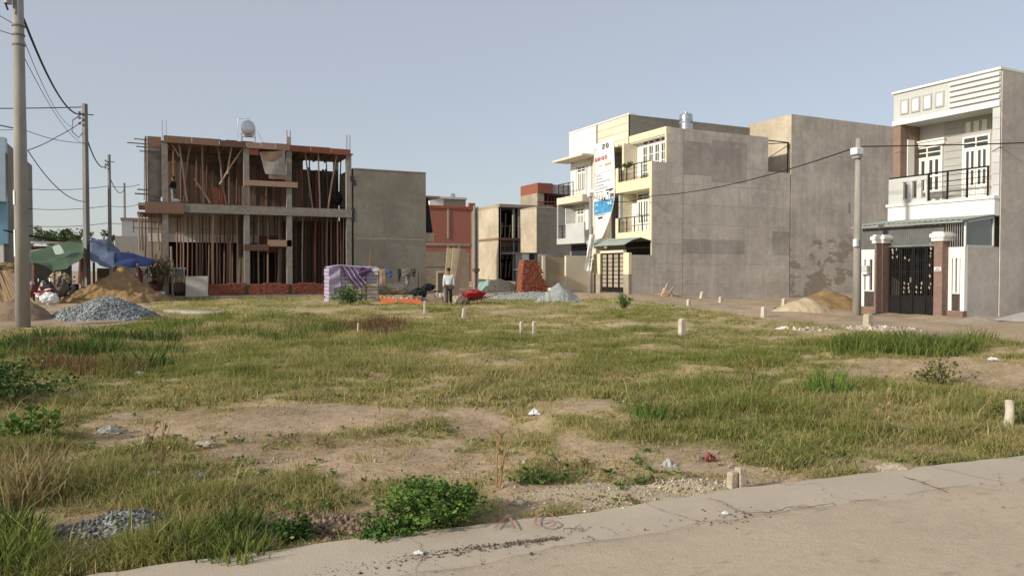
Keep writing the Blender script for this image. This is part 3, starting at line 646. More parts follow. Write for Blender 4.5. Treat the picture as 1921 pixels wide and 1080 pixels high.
def rail_x(parent, X, y0, y1, z0, z1, rails=5, posts=4, mtl='black', r=.018, infill=None):
    y0, y1 = sorted((y0, y1)); mb = MB()
    mb.beam((X, y0, z1), (X, y1, z1), .05, .05)
    o = mb.build('handrail', mtl, parent)
    for k in range(posts):
        y = y0 + .03 + (y1 - y0 - .06) * k / (posts - 1); B(X - .025, X + .025, y - .025, y + .025, z0, z1 - .025).build('post', mtl, parent)
    for k in range(rails):
        z = z0 + (z1 - z0) * (k + .5) / (rails + .3); MB().tube([(X, y0 + .02, z), (X, y1 - .02, z)], r * .6, 6).build('rail', mtl, parent)
    if infill: B(X - .006, X + .006, y0 + .04, y1 - .04, z0 + .06, z1 - .05).build('panel', infill, parent)

# ------------------------------------------------------------------ right house
XB, XF, XW = 27.25, 26.1, 24.3
yR, yL = atx(1875, 300, XF).y, atx(1677, 300, XF).y
def zf(px, py, X=XF): return atx(px, py, X).z
zt = zf(1875, 127); z_sof = zf(1866, 200); z_bt = zf(1866, 368); z_bb = zf(1866, 405)
z_bal = zf(1680, 383)
h = thing('town_house', ((XF + 42) / 2, (yR + yL) / 2, 0), 'two storey white house with grey balcony, brick gate pillars and green canopy', 'house')
B(XB, 44, yR, yL, -.8, zt - .35).build('wall', 'grey_wall4', h)
B(XF + .003, XB - .002, yR + .003, yR + .2, z_bb, zt - .36).build('side_pier', 'grey_wall4', h)
B(XF - .02, XB - .002, yR - .004, yR + .0, z_bb, zt - .36)
B(XF + .02, 43.9, yR - .055, yR - .024, -.8, zt - .09).build('side_render', 'grey_wall4', h)
# parapet box with soffit
B(XF - .02, XB + .3, yR - .02, yL + .02, z_sof, zt - .08).build('parapet', 'lgrey', h)
B(XF - .10, XB + .34, yR - .06, yL + .06, zt - .08, zt).build('parapet_cap', 'white', h)
B(XF - .09, XF - .022, yR - .02, yL + .02, z_sof - .02, z_sof + .16).build('fascia', 'white', h)
ys = lambda px, X=XF: atx(px, 300, X).y
for px0, px1 in ((1692, 1702), (1712, 1723), (1734, 1745), (1757, 1768)):
    a0, a1 = ys(px0) , ys(px1); zc0 = z_sof + .42; zc1 = zt - .42
    fr = MB().box(XF - .06, XF - .022, a0 + .06, a0, zc0 - .06, zc1 + .06).box(XF - .06, XF - .022, a1, a1 - .06, zc0 - .06, zc1 + .06).box(XF - .06, XF - .022, a1, a0, zc0 - .06, zc0).box(XF - .06, XF - .022, a1, a0, zc1, zc1 + .06).build('parapet_panel', 'mgrey', h)
    B(XF - .045, XF - .023, a1, a0, zc0, zc1).build('inlay', 'white2', fr)
n_sl = 5; za, zb_ = z_sof + .20, zt - .12
for k in range(n_sl):
    z0 = za + (zb_ - za) * k / n_sl
    B(XF - .12, XF - .022, yR - .018, ys(1782), z0 + .05, z0 + (zb_ - za) / n_sl - .05).build('slat', 'white', h)
# right pier tiles, left brown pillar with white panel
zz = np.linspace(z_bt, z_sof - .022, 9)
for k in range(8): B(XF - .02, XF + .002, yR - .018, yR + .24, zz[k] + .006, zz[k + 1] - .006).build('tile', 'lgrey', h)
zz = np.linspace(z_bt - .05, z_sof - .022, 4)
yB = ys(1690)
for k in range(3): B(XF - .03, XF + .30, yB, yL + .018, zz[k] + .006, zz[k + 1] - .006).build('pillar_tile', 'brown', h)
B(XF + .302, XB - .002, yB + .02, yL, z_bt, z_sof - .002).build('pillar', 'brown', h)
B(XF + .36, XF + .74, yB - .03, yB + .018, z_bt + .05, z_sof - .55).build('pillar_panel', 'white2', h)
# back wall of balcony: grey boards, doors
zi = z_bt - .02
ya_, yb_ = yR + .2, yB + .02
d1 = (atx(1712, 300, XB).y, atx(1771, 300, XB).y); d2 = (atx(1806, 300, XB).y, atx(1860, 300, XB).y)
nb = 11; zs = np.linspace(zi, z_sof - .003, nb + 1)
for k in range(nb): B(XB - .03, XB - .002, d1[1] - .02, d2[0] + .02, zs[k] + .008, zs[k + 1] - .008).build('siding_board', 'mgrey', h)
B(XB - .02, XB - .002, d1[0] + .0, yb_, zi, z_sof - .003).build('wall_panel', 'lgrey', h)
B(XB - .02, XB - .002, d1[1] - .019, d1[0] - .001, z_sof - .75, z_sof - .003).build('wall_panel', 'lgrey', h)
B(XB - .02, XB - .002, d2[1], d2[0] + .019, z_sof - .72, z_sof - .003).build('wall_panel', 'mgrey', h)
for k in range(3):
    yc = d2[0] - .22 - k * .30; B(XB - .05, XB - .022, yc - .09, yc + .09, z_sof - .52, z_sof - .15).build('vent_block', 'white2', h)
dz = z_sof - .80
door_x(h, XB - .02, d1[1] + .02, d1[0] - .02, zi, dz)
B(XB - .14, XB - .021, d1[1] - .08, d1[0] + .08, dz + .002, dz + .16).build('door_hood', 'white2', h)
B(XB - .20, XB - .021, d1[1] - .12, d1[0] + .12, dz + .162, dz + .22).build('door_hood', 'white2', h)
door_x(h, XB - .02, d2[1] + .02, d2[0] - .02, zi + .0, dz + .12)
# balcony slab, parapet and railing
B(XF - .25, XB - .003, yR - .004, yL + .05, z_bb, z_bt - .10).build('balcony_slab', 'white', h)
B(XF - .32, XB - .003, yR - .03, yL + .10, z_bt - .10, z_bt).build('balcony_ledge', 'white', h)
yp = ys(1742, XF - .2); zr = z_bt + 1.02
pan = MB(); hs = [(ys(a, XF - .2), ys(b, XF - .2)) for a, b in ((1697, 1705), (1714, 1722), (1731, 1739))]
pan.box(XF - .26, XF - .16, yp, yL + .02, z_bt, z_bt + .18).box(XF - .26, XF - .16, yp, yL + .02, zr - .22, zr - .05)
cuts = [yL + .02] + [q for a, b in hs for q in (a, b)] + [yp]
for k in range(0, len(cuts), 2): pan.box(XF - .26, XF - .16, cuts[k + 1], cuts[k], z_bt + .18, zr - .22)
pan.build('balcony_panel', 'lgrey', h)
for a, b in hs:
    for z0, z1 in ((z_bt + .15, z_bt + .178), (zr - .22, zr - .19)): B(XF - .28, XF - .262, b - .03, a + .03, z0, z1).build('panel_trim', 'mgrey', h)
rail_x(h, XF - .21, yR + .22, yp, z_bt, zr, 5, 4)
MB().beam((XF - .21, yp, zr - .02), (XF - .21, yL + .02, zr - .02), .06, .06).build('handrail', 'black', h)
# ground floor: front wall of the house far back under the canopy
B(XB + .0, XB + .1, yR + .2, yL - .01, 0, .1)
# side walls of the forecourt carry the canopy
B(XW + .16, XB - .004, yR - .002, yR + .18, -.8, zf(1866, 462, XW + 1.0)).build('forecourt_wall', 'grey_wall4', h)
B(XW + .16, XB - .004, yL - .18, yL - .002, -.8, zf(1625, 462, XW)).build('forecourt_wall', 'grey_wall4', h)
z_wt = zf(1808, 463, XW); zc0 = zf(1620, 424, XW - .1); zc1 = z_bb + .03
cn = MB(); corr(cn, (XW - .22, yL + .32, zc0), (XW - .22, yR - .06, zc0), (XF - .27, yR - .06, zc1), (XF - .27, yL + .32, zc1), 88, .022)
cn.build('canopy', 'canopy', h, solid=.004)
MB().beam((XW - .2, yL + .3, zc0 - .05), (XW - .2, yR - .05, zc0 - .05), .05, .07).build('canopy_beam', 'gmetal', h)
for y in (yR + .03, yL + .1): MB().beam((XW - .2, y, zc0 - .04), (XF - .3, y, zc1 - .05), .05, .06).build('canopy_beam', 'gmetal', h)
# corrugated sheet above the gate (left) and bar grille (right)
sh = MB(); zq = z_wt + .003; ysp = ys(1772, XW)
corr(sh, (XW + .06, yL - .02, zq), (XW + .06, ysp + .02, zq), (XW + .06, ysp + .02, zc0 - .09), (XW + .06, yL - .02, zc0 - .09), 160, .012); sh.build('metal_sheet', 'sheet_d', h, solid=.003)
for k in range(9):
    y = ysp - .05 - k * (ysp - yR - .12) / 8; MB().tube([(XW + .06, y, zq), (XW + .06, y, zc0 - .08)], .012, 6).build('grille_bar', 'steel', h)
MB().beam((XW + .06, yR + .03, zq), (XW + .06, yR + .03, zc0 - .06), .05, .05).build('post', 'white', h)
# triangular side glazing between wall top and canopy
zs0 = zf(1866, 462, XW + 1.0)
mb = MB(); X0, X1 = XW + .15, XF - .25
pt = lambda X: zc0 - .10 + (zc1 - zc0) * (X - XW + .2) / (XF - .27 - XW + .2)
mb.quad((X0, yR + .05, zs0), (X1, yR + .05, zs0), (X1, yR + .05, pt(X1)), (X0, yR + .05, pt(X0)))
mb.build('side_glazing', 'tintglass', h, solid=.01)
for a, b_ in (((X0, yR + .02, zs0 + .02), (X1, yR + .02, zs0 + .02)), ((X1, yR + .02, zs0), (X1, yR + .02, pt(X1))), ((X0, yR + .02, pt(X0)), (X1, yR + .02, pt(X1)))): MB().beam(a, b_, .05, .045, (0, 1, 0)).build('glazing_bar', 'lgrey', h)
# front boundary wall: white panels with slots, dark stone below
gy0, gy1 = ys(1668, XW), ys(1756, XW)           # gate opening (far, near)
pw = .38
pl = [(ys(1657, XW), gy0), (gy1, gy1 - .42)]
def front_panel(ya, yb, bars):
    ya, yb = sorted((ya, yb)); zA, zB, zC = .22, zf(1792, 548, XW), zf(1792, 484, XW)
    fb = MB().box(XW, XW + .16, ya, yb, zC, z_wt).box(XW, XW + .16, ya, ya + .14, zA, zC).box(XW, XW + .16, yb - .14, yb, zA, zC).build('front_wall', 'white', h)
    B(XW - .03, XW + .13, ya + .14, yb - .14, zB - .06, zB).build('sill', 'lgrey', h)
    B(XW + .03, XW + .15, ya + .14, yb - .14, zA, zB - .06).build('stone_panel', 'dark', h)
    wd = (yb - ya - .28)
    for k in range(bars):
        yc = ya + .14 + wd * (k + .5) / bars; B(XW + .01, XW + .11, yc - wd / bars * .28, yc + wd / bars * .28, zB, zC).build('slot_bar', 'white', h)
    for k in range(3): B(XW - .06, XW + .17, ya, yb, .075 * k, .075 * k + .068).build('plinth_course', 'brick_p', h)
pfar = (ys(1643, XW - .3), ys(1659, XW - .3)); pnear = (ys(1755, XW - .3), ys(1771, XW - .3))
front_panel(yL - .02, pfar[0] - .02, 2); front_panel(pnear[1] + .02, yR + .0, 2)
def gate_pillar(y0, y1, zt_):
    y0, y1 = sorted((y0, y1)); x0, x1 = XW - .32, XW + .14
    mo = B(x0 + .012, x1 - .012, y0 + .012, y1 - .012, -.3, zt_).build('gate_pillar', 'mortar', h)
    n_ = int(zt_ / .078)
    mb = MB()
    for k in range(n_):
        z = k * zt_ / n_; j = .01 * (k % 2); d_ = random.uniform(-.003, .004)
        mb.box(x0 - d_, x1, y0, (y0 + y1) / 2 - .006 + j * 6, z + .005, z + zt_ / n_ - .006); mb.box(x0 - d_, x1, (y0 + y1) / 2 + .006 + j * 6, y1, z + .005, z + zt_ / n_ - .006)
    mb.build('brickwork', 'brick_p', mo, kind='stuff')
    B(x0 - .06, x1 + .06, y0 - .06, y1 + .06, zt_, zt_ + .10).build('pillar_cap', 'white2', mo)
    B(x0 - .12, x1 + .12, y0 - .12, y1 + .12, zt_ + .10, zt_ + .26).build('pillar_cap', 'white2', mo, bev=.05)
    B(x0 - .04, x1 + .04, y0 - .04, y1 + .04, zt_ + .26, zt_ + .31).build('pillar_cap', 'white2', mo)
    return mo
zp = zf(1760, 452, XW - .3)
gate_pillar(*pfar, zp); pn = gate_pillar(*pnear, zp)
ypc = sum(pnear) / 2; pq = B(XW - .345, XW - .322, ypc - .12, ypc + .12, 1.55, 1.68).build('number_plate', 'white2', pn)

for k in range(2): B(XW - .349, XW - .3455, ypc - .09, ypc + .09 - .03 * k, 1.575 + .05 * k, 1.60 + .05 * k).build('plate_marking', 'ink', pq)
# steel gate: two folding pairs, lattice with ornaments
g0, g1 = min(pfar) - .005, max(pnear) + .005; XG = XW - .02; zg = zf(1700, 463, XG)
gt = MB()
gate = thing('steel_gate', (XG, (g0 + g1) / 2, 0), 'tall black ornamental steel gate between two brick pillars', 'gate')
MB().beam((XG, g0, zg + .03), (XG, g1, zg + .03), .05, .06).build('gate_lintel', 'steel', gate)
lw = (g0 - g1) / 4
for k in range(4):
    a = g1 + k * lw + .012; b_ = a + lw - .024
    lf = MB().box(XG, XG + .04, a, a + .05, .05, zg).box(XG, XG + .04, b_ - .05, b_, .05, zg).box(XG, XG + .04, a + .05, b_ - .05, zg - .05, zg).box(XG, XG + .04, a + .05, b_ - .05, .62, .68).box(XG, XG + .04, a + .05, b_ - .05, .05, .11).build('gate_leaf', 'black', gate)
    B(XG + .012, XG + .03, a + .05, b_ - .05, .11, .62).build('kick_plate', 'black', lf)
    for q in range(4):
        y = a + .05 + (b_ - a - .1) * (q + 1) / 5; MB().box(XG + .012, XG + .026, y - .012, y + .012, .68, zg - .05).build('bar', 'black', lf)
    for q in range(3): MB().box(XG + .014, XG + .024, a + .05, b_ - .05, .68 + (zg - .73) * (q + 1) / 4 - .012, .68 + (zg - .73) * (q + 1) / 4 + .012).build('cross_bar', 'black', lf)
    # cast leaf ornaments on the lattice, coloured pale for light glimpsed through it
    orn = MB()
    rows = range(1, 7) if k in (0,) else (range(1, 4) if k in (1, 2) else range(10, 13))
    rows = list(range(1, 13)) if k == 0 else ([0, 1, 2] + ([8, 9] if k == 2 else []) if k in (1, 2) else [9, 10, 11])
    for q in rows:
        for sgn in (-1, 1):
            if random.random() < .2: continue
            z = .82 + q * .135 + random.uniform(-.03, .03); y = (a + b_) / 2 + sgn * (.06 + .05 * random.random())
            s_ = .032 + .02 * random.random()
            i0 = len(orn.v); orn.v += [(XG + .008, y, z - s_ * 1.5), (XG + .004, y - sgn * s_ * .7, z), (XG + .008, y + sgn * .02, z + s_ * 1.6), (XG - .012, y + sgn * s_ * .7, z)]
            orn.f += [(i0, i0 + 1, i0 + 2), (i0, i0 + 2, i0 + 3)]; orn.mi += [0, 0]
    orn.build('ornament', 'gold', lf, solid=.006, kind='stuff')
B(XG - .03, XG - .001, (g0 + g1) / 2 + .04, (g0 + g1) / 2 + .10, 1.15, 1.32).build('lock_box', 'steel', gate)
# plain black sheet set behind the gate, backing its bars
B(XG + .5, XG + .54, g1 + .05, g0 - .05, .03, zg - .02).build('screen', 'black', gate)
# mailbox on the pillar
mbx = thing('mail_box', atx(1622, 505, XW - .2), 'small pale mail box on the wall left of the brick gate pillars', 'mail box')
p = atx(1622, 505, XW - .1); B(XW - .16, XW - .003, p.y - .13, p.y + .13, p.z - .10, p.z + .14).build('box', 'lgrey', mbx, bev=.02)
B(XW - .175, XW - .003, p.y - .14, p.y + .14, p.z - .19, p.z - .102).build('tray', 'white2', mbx, bev=.02)

# ------------------------------------------------------------------ cream yellow three storey house
yA, yBb = 37.35, 41.25; XT, XBal, XG2 = 28.8, 27.7, 26.05
Z = lambda px, py, X: atx(px, py, X).z
ztop = Z(1250, 237, XT)
zb1b = Z(1222, 450, XBal)
h2 = thing('town_house', (33, 39.3, 0), 'three storey cream yellow house with black railings and bare grey side wall', 'house')
xe = aty(1441, 300, yA).x; ze = aty(1441, 322, yA).z; xe2 = 39.2
B(XT + 1.25, xe, yA, yBb, -1.2, ztop - .02).build('wall', 'grey_wall', h2)
B(xe - .02, xe2, yA + .003, yBb, -1.2, ze).build('wall', 'grey_wall', h2)
B(XBal + .05, XT + 1.26, yA - .012, yA + .16, -1.2, Z(1222, 303, XBal)).build('side_wall', 'grey_wall', h2)
B(XT + .05, XT + 1.26, yA - .012, yA + .16, Z(1222, 303, XBal), ztop - .03).build('side_wall', 'grey_wall', h2)
# a few thick bays of later render standing proud on the side wall
for (pxa, pya, pxb, pyb) in ((1335, 262, 1400, 345), (1264, 262, 1334, 330), (1274, 448, 1395, 476), (1447, 434, 1479, 478), (1252, 436, 1271, 462)):
    p0, p1 = aty(pxa, pya, yA), aty(pxb, pyb, yA); B(p0.x, p1.x, yA - .008, yA + .004, p1.z, p0.z).build('render_patch', 'stain' if pxb - pxa < 25 else 'grey_patch', h2)
# roof parapet and facade
B(XT - .02, XT + .35, yA - .015, yBb + .02, ztop - .45, ztop).build('parapet', 'yellow', h2)
B(XT + .05, XT + 1.26, yA + .165, yBb, ztop - .52, ztop - .452).build('soffit', 'white', h2)
XR = XT + .5; X1f = XT + .06
B(XR, XT + 1.26, yA + .165, yBb, 6.0, ztop - .525).build('front_wall', 'white', h2); B(X1f, XT + 1.26, yA + .165, yBb, 0, 5.99).build('front_wall', 'white', h2)
B(XT, XR - .002, yA + .002, yA + .158, Z(1222, 303, XBal), ztop - .452).build('side_fin', 'yellow', h2)
B(XBal + .5, XR - .002, yBb - .2, yBb, 3.4, ztop - .53).build('side_fin', 'cream', h2)
zb2, zb2b = Z(1222, 331, XBal), Z(1222, 352, XBal)
zb1, zb1b = Z(1222, 432, XBal), Z(1222, 450, XBal)
for zt_, zb in ((zb2, zb2b), (zb1, zb1b)):
    B(XBal, (XR if zt_ > 5 else X1f) - .003, yA - .004, yBb, zb, zt_).build('balcony_slab', 'yellow', h2)
    B(XBal, XBal + .22, yBb - .28, yBb + .01, zt_, zt_ + .95).build('balcony_post', 'yellow', h2)
# side wall of the first floor runs up to the balcony above
B(XBal - .0, XBal + .24, yA - .006, yA + .2, zb1, zb2b).build('corner_pier', 'yellow', h2)
B(XBal + .24, X1f - .002, yBb - .18, yBb - .002, zb1, zb2b).build('side_fin', 'mgrey', h2)
B(XBal - .0, XBal + .24, yA - .006, yA + .3, zb2, zb2 + .95).build('balcony_post', 'yellow', h2)
rail_x(h2, XBal + .1, yA + .31, yBb - .29, zb2, zb2 + 1.0, 3, 5); rail_x(h2, XBal + .1, yA + .21, yBb - .29, zb1, zb1 + .95, 2, 5)
# pot plants on the upper rail are read as dark foliage
for z0, z1, kk in ((zb2, ztop - 1.15, 0), (zb1, zb1 + 2.55, 1)):
    if kk == 0:
        for q in range(4):
            yq = yA + .62 + q * .64
            window_x(h2, XR - .002, yq, yq + .52, z0 + .12, z0 + 2.35, 2, 4, 'window', 'white2', .07)
            B(XR - .03, XR - .003, yq + .06, yq + .46, z0 + 2.52, z0 + 2.66).build('vent', 'black', h2)
    else:
        door_x(h2, X1f - .002, yA + 1.75, yA + 3.05, z0, z1, 2, (0, .3, 1.))
        B(X1f - .05, X1f - .003, yA + 1.6, yA + 3.2, z1 + .01, z1 + .5).build('door_surround', 'white2', h2)
        for q in range(5): B(X1f - .07, X1f - .052, yA + 1.78 + q * .26, yA + 1.93 + q * .26, z1 + .12, z1 + .34).build('vent', 'black', h2)
# ground floor: deep dark forecourt behind the gate wall, curved tin awning
zaw = Z(1120, 462, XG2); zside = aty(1200, 478, yA).z
B(XG2 + .2, XBal + .05, yA - .004, yA + .16, -1.2, zside).build('forecourt_wall', 'grey_wall', h2)
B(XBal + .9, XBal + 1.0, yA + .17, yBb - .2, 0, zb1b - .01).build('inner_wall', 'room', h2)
pts = [(XG2 - .35, zaw - .02), (XG2 + .25, zaw + .28), (XG2 + .9, zaw + .46), (XBal - .01, zb1b - .03)]
yq0, yq1 = yA + .02, yBb + .45
aw = MB(); aw.grid(lambda u, v: (lambda k, f: (pts[k][0] + (pts[min(k + 1, 3)][0] - pts[k][0]) * f, yq0 + (yq1 - yq0) * v, pts[k][1] + (pts[min(k + 1, 3)][1] - pts[k][1]) * f + (.012 if int(v * 30) % 2 else 0)))(min(int(u * 3 + 1e-6), 2), u * 3 - min(int(u * 3 + 1e-6), 2)), 3, 30)
aw.build('awning', 'canopy', h2, solid=.006)
gA, gB = atx(1126, 500, XG2).y, atx(1170, 500, XG2).y
for a, b_ in ((yA - .01, gB), (gA, yBb + .3)):
    a, b_ = sorted((a, b_)); B(XG2 - .02, XG2 + .2, a, b_, 1.35, Z(1170, 474, XG2)).build('gate_pillar', 'yellow', h2); B(XG2 - .02, XG2 + .2, a, b_, -1, 1.35).build('gate_pillar', 'beige_dim', h2)
B(XG2 - .03, XG2 + .2, min(gA, gB), max(gA, gB), Z(1145, 474, XG2) - .02, Z(1145, 474, XG2) + .14).build('gate_lintel', 'cream', h2)
MB().lathe((XG2 - .1, (gA + gB) / 2 + .5, Z(1145, 464, XG2)), [(.04, -.06), (.11, 0), (.08, .09), (.02, .12)], 12).build('lamp_globe', 'white2', h2)
sg = thing('steel_gate', (XG2, (gA + gB) / 2, .2), 'black barred four leaf gate of the cream yellow house', 'gate')
gA, gB = max(gA, gB) - .01, min(gA, gB) + .01; zgt = Z(1145, 474, XG2) - .03; lw = (gA - gB) / 4
for k in range(4):
    a = gB + k * lw + .01; b_ = a + lw - .02; X = XG2 + .08; z0 = .24
    lf = MB().box(X, X + .04, a, a + .06, z0, zgt).box(X, X + .04, b_ - .06, b_, z0, zgt).box(X, X + .04, a + .06, b_ - .06, zgt - .06, zgt).box(X, X + .04, a + .06, b_ - .06, z0, z0 + .3).build('gate_leaf', 'black', sg)
    for q in range(1, 8): B(X + .01, X + .03, a + .06, b_ - .06, z0 + .3 + (zgt - z0 - .36) * q / 8 - .014, z0 + .3 + (zgt - z0 - .36) * q / 8 + .014).build('bar', 'black', lf)
    B(X + .05, X + .06, a, b_, z0, zgt).build('mesh_panel', 'beige_dim', lf)
# open metal frame over the rear terrace
zfr = aty(1441, 263, yA).z
fr = MB().beam((xe, yA + .1, zfr), (xe2 - .1, yA + .1, zfr), .06, .06).beam((xe2 - .12, yA + .1, zfr), (xe2 - .12, yA + .1, ze), .09, .09).beam((xe, yA + 2.2, zfr), (xe2 - .1, yA + .1, zfr - .02), .05, .05)
fr.build('terrace_frame', 'black', h2)

# ------------------------------------------------------------------ beige and white houses beyond
def upper_house(name, y0, y1, zt_, fm, label, light):
    o = thing(name, (34, (y0 + y1) / 2, 0), label, 'house'); XR_ = XT + (.12 if light else .55)
    B(XR_, 44, y0 + .004, y1 - .004, -1, zt_ - .1).build('wall', 'grey_wall3' if not light else 'lgrey', o)
    B(XT, XR_ - .001, y0 + .004, y0 + .14, 6.9, zt_ - .1).build('side_wall', 'grey_wall3', o)
    zc = zt_ - 2.15; n_ = 4
    B(XT + .04, XR_ - .002, y0 + .01, y1 - .01, zc, zt_ - .12).build('parapet', fm, o)
    for k in range(n_): B(XT, XT + .038, y0 + .006, y1 - .006, zc + (zt_ - zc - .1) * k / n_ + .012, zc + (zt_ - zc - .1) * (k + 1) / n_ - .012).build('facing_board', fm, o)
    B(XT - .05, XR_, y0 + .002, y1 - .002, zt_ - .1, zt_).build('parapet_cap', 'white', o)
    return o, XR_, zc
h3, XR3, zc3 = upper_house('town_house', yBb, 45.2, 12.0, 'cream', 'tall beige house with a long vertical banner between the white and yellow houses', False)
h4, XR4, zc4 = upper_house('town_house', 45.2, 49.15, 12.0, 'white', 'white house with grey ledges, farthest of the three attached houses', True)
# beige house: recessed bays behind the banner
B(XT - .9, XT - .002, yBb + .02, 43.4, zc3 - .12, zc3 - .0).build('hood', 'cream', h3); B(XT + .039, XR3 - .003, yBb + .16, 45.19, zc3 - .1, zc3 - .004).build('soffit', 'cream', h3)
B(XR3 - .04, XR3 - .004, yBb + .7, yBb + 1.75, 7.2, 9.4).build('window_panel', 'ink', h3)  # solid dark panel, its colour stands in for the shade inside a window
B(XT - .6, XR3 - .005, yBb + .01, 45.19, 6.55, 6.95).build('balcony_slab', 'cream', h3)
B(XT - .9, XR3 - .005, yBb + .01, 45.19, 3.4, 3.7).build('balcony_slab', 'mgrey', h3)
window_x(h3, XR3 - .005, yBb + .6, yBb + 1.9, 3.75, 5.9, 2, 1, frame='mgrey')
B(XT - .3, XR3 - .006, 44.9, 45.19, 0, zc3 - .12).build('party_fin', 'cream', h3)
B(XT - .3, XR3 - .006, yBb + .01, yBb + .15, 0, 6.5).build('party_fin', 'grey_wall3', h3)
# white house
B(XT - 1.25, XR4, 45.22, 49.5, zc4 - .16, zc4 - .01).build('hood', 'cream', h4)
B(XT - .2, XR4 - .006, 45.22, 45.5, 0, zc4 - .16).build('party_fin', 'cream', h4)
XV = 27.75
for zt_, th in ((7.0, .5), (3.95, .42)):
    B(XV, XR4 - .006, 45.5 if zt_ > 5 else 45.21, 49.2, zt_ - th, zt_).build('balcony_slab', 'cream' if zt_ > 5 else 'lgrey', h4)
B(XV, XR4 - .006, 49.0, 49.16, 3.95, 6.5).build('side_fin', 'mgrey', h4); B(XV, XR4 - .006, 49.0, 49.16, 7.0, 7.02).build('side_fin', 'mgrey', h4)
door_x(h4, XR4 - .006, 46.9, 48.1, 7.0, 9.3, 2, (0, .3, 1.)); B(XR4 - .05, XR4 - .007, 46.6, 48.5, 9.31, 9.7).build('door_surround', 'white2', h4)
B(XR4 - .02, XR4 - .007, 45.5, 46.6, 7.0, 9.6).build('wall_panel', 'white2', h4); B(XR4 - .02, XR4 - .007, 48.3, 49.1, 7.0, 9.6).build('wall_panel', 'white2', h4)
B(XR4 - .03, XR4 - .021, 45.62, 46.25, 7.4, 9.5).build('window_panel', 'mgrey', h4)
door_x(h4, XR4 - .006, 47.1, 48.1, 3.95, 6.2, 2, (0, .3, 1.)); window_x(h4, XR4 - .03, 45.6, 46.5, 4.3, 6.2, 2, 2)
B(XR4 - .025, XR4 - .007, 45.5, 47.05, 3.96, 6.45).build('wall_panel', 'white2', h4); B(XV + .35, XR4 - .03, 48.45, 48.52, 3.95, 6.2).build('side_door', 'white2', h4)
rail_x(h4, XV + .08, 46.9, 49.1, 7.0, 8.0, 3, 4); rail_x(h4, XV + .08, 47.9, 49.1, 3.95, 4.9, 3, 3)
B(XV + .02, XV + .14, 45.3, 47.85, 3.95, 5.0).build('balcony_wall', 'lgrey', h4)
B(XR4 - .02, XR4 - .008, 45.6, 49.0, .2, 3.5).build('shade_panel', 'ink', h4)  # near-black sheet painted as the shade under the balcony
# white house front yard: walls and opening
XY_ = 26.3
B(XY_, XR4, 48.9, 49.12, -.5, 2.6).build('yard_wall', 'beige_dim', h4); B(XY_, XY_ + .22, 48.7, 48.9, -.5, 2.7).build('yard_pillar', 'cream', h4)
B(XY_, XR4, 45.3, 45.5, -.5, 2.62).build('yard_wall', 'cream', h4)
B(XY_ - .05, XY_ + .3, 45.2, 48.69, -.5, .32).build('threshold', 'cream', h4)
B(XY_ + 2.2, XY_ + 2.3, 45.52, 48.9, .1, 2.65).build('inner_wall', 'beige_dim', h4)

# ------------------------------------------------------------------ vertical banner
bn = thing('banner', (XT - .95, 43.9, 4), 'long white vertical banner with red lettering and a blue picture', 'banner')
XN = XT - 1.0; p_tl, p_tr = atx(1113, 272, XN), atx(1151, 258, XN); p_bl, p_br = atx(1116, 452, XN), atx(1132, 447, XN)
def bpt(u, v):
    a = p_tl.lerp(p_tr, u); b_ = p_bl.lerp(p_br, u); q = a.lerp(b_, v); kx = .10 * math.sin(v * 5) * u + .05 * math.sin(3 * u + 7 * v)
    m_ = 1.0 if v < .62 else 1 - (v - .62) * .35 * u; full = a.lerp(Vector((XN, p_bl.y + (p_tr.y - p_tl.y) * u, b_.z)), v)
    return Vector((XN + kx, (full.y if v < .5 else full.y + (q.y - full.y) * ((v - .5) / .5) ** 1.5), q.z))
MB().grid(bpt, 8, 30).build('sheet', 'banner', bn, smooth=True, solid=.01)
def bn_mark(u0, u1, v0, v1, m_, nm, nu=4, nv=2):
    MB().grid(lambda a, b_: bpt(u0 + (u1 - u0) * a, v0 + (v1 - v0) * b_) + Vector((-.02, 0, 0)), nu, nv).build(nm, m_, bn, solid=.004)
pic = bn_mark(.03, .97, .60, .735, 'blueprint', 'picture', 8, 5)
bn_mark(.03, .97, .515, .598, 'banner', 'picture', 8, 4)
for u0, u1, v0, v1 in ((.06, .3, .53, .56), (.12, .45, .56, .60), (.3, .55, .545, .59), (.6, .93, .50, .53), (.62, .75, .53, .59), (.8, .96, .545, .60), (.45, .6, .575, .61)): bn_mark(u0, u1, v0, v1, 'ink', 'picture_shape', 2, 1)
for u0, u1, v0, v1 in ((.1, .22, .63, .70), (.5, .58, .64, .72), (.7, .9, .62, .66)): bn_mark(u0, u1, v0, v1, 'banner', 'picture_pale_shape', 2, 1)  # plain white printed shapes inside the picture
for k, (u0, u1) in enumerate(((.12, .35), (.12, .42), (.08, .78), (.08, .5), (.1, .68), (.1, .48))): bn_mark(u0, u1, .335 + .034 * k, .343 + .034 * k, 'greyink', 'text_line', 4, 1)
bn_mark(.02, .95, .315, .318, 'greyink', 'rule_line', 8, 1)
bn_mark(.25, .5, .765, .785, 'ink', 'text_line', 3, 1); bn_mark(.15, .7, .745, .75, 'ink', 'text_line', 3, 1)
for u0, u1 in ((.55, .85), (.22, .42)): bn_mark(u0, u1, .235, .255 if u0 > .5 else .243, 'oraink', 'stamp', 3, 1)
def bn_text(t, u, v, size, m_):
    a, b_ = bpt(u, v), bpt(u + .4, v); text_part(t, size, 'lettering', m_, bn, a + Vector((-.05, 0, 0)), b_ - a, (0, 0, 1), .012)
bn_text('Z/ E)', .42, .075, .42, 'ink'); bn_text('GXII GI D', .06, .185, .36, 'redink'); bn_text('1', .1, .07, .2, 'ink')

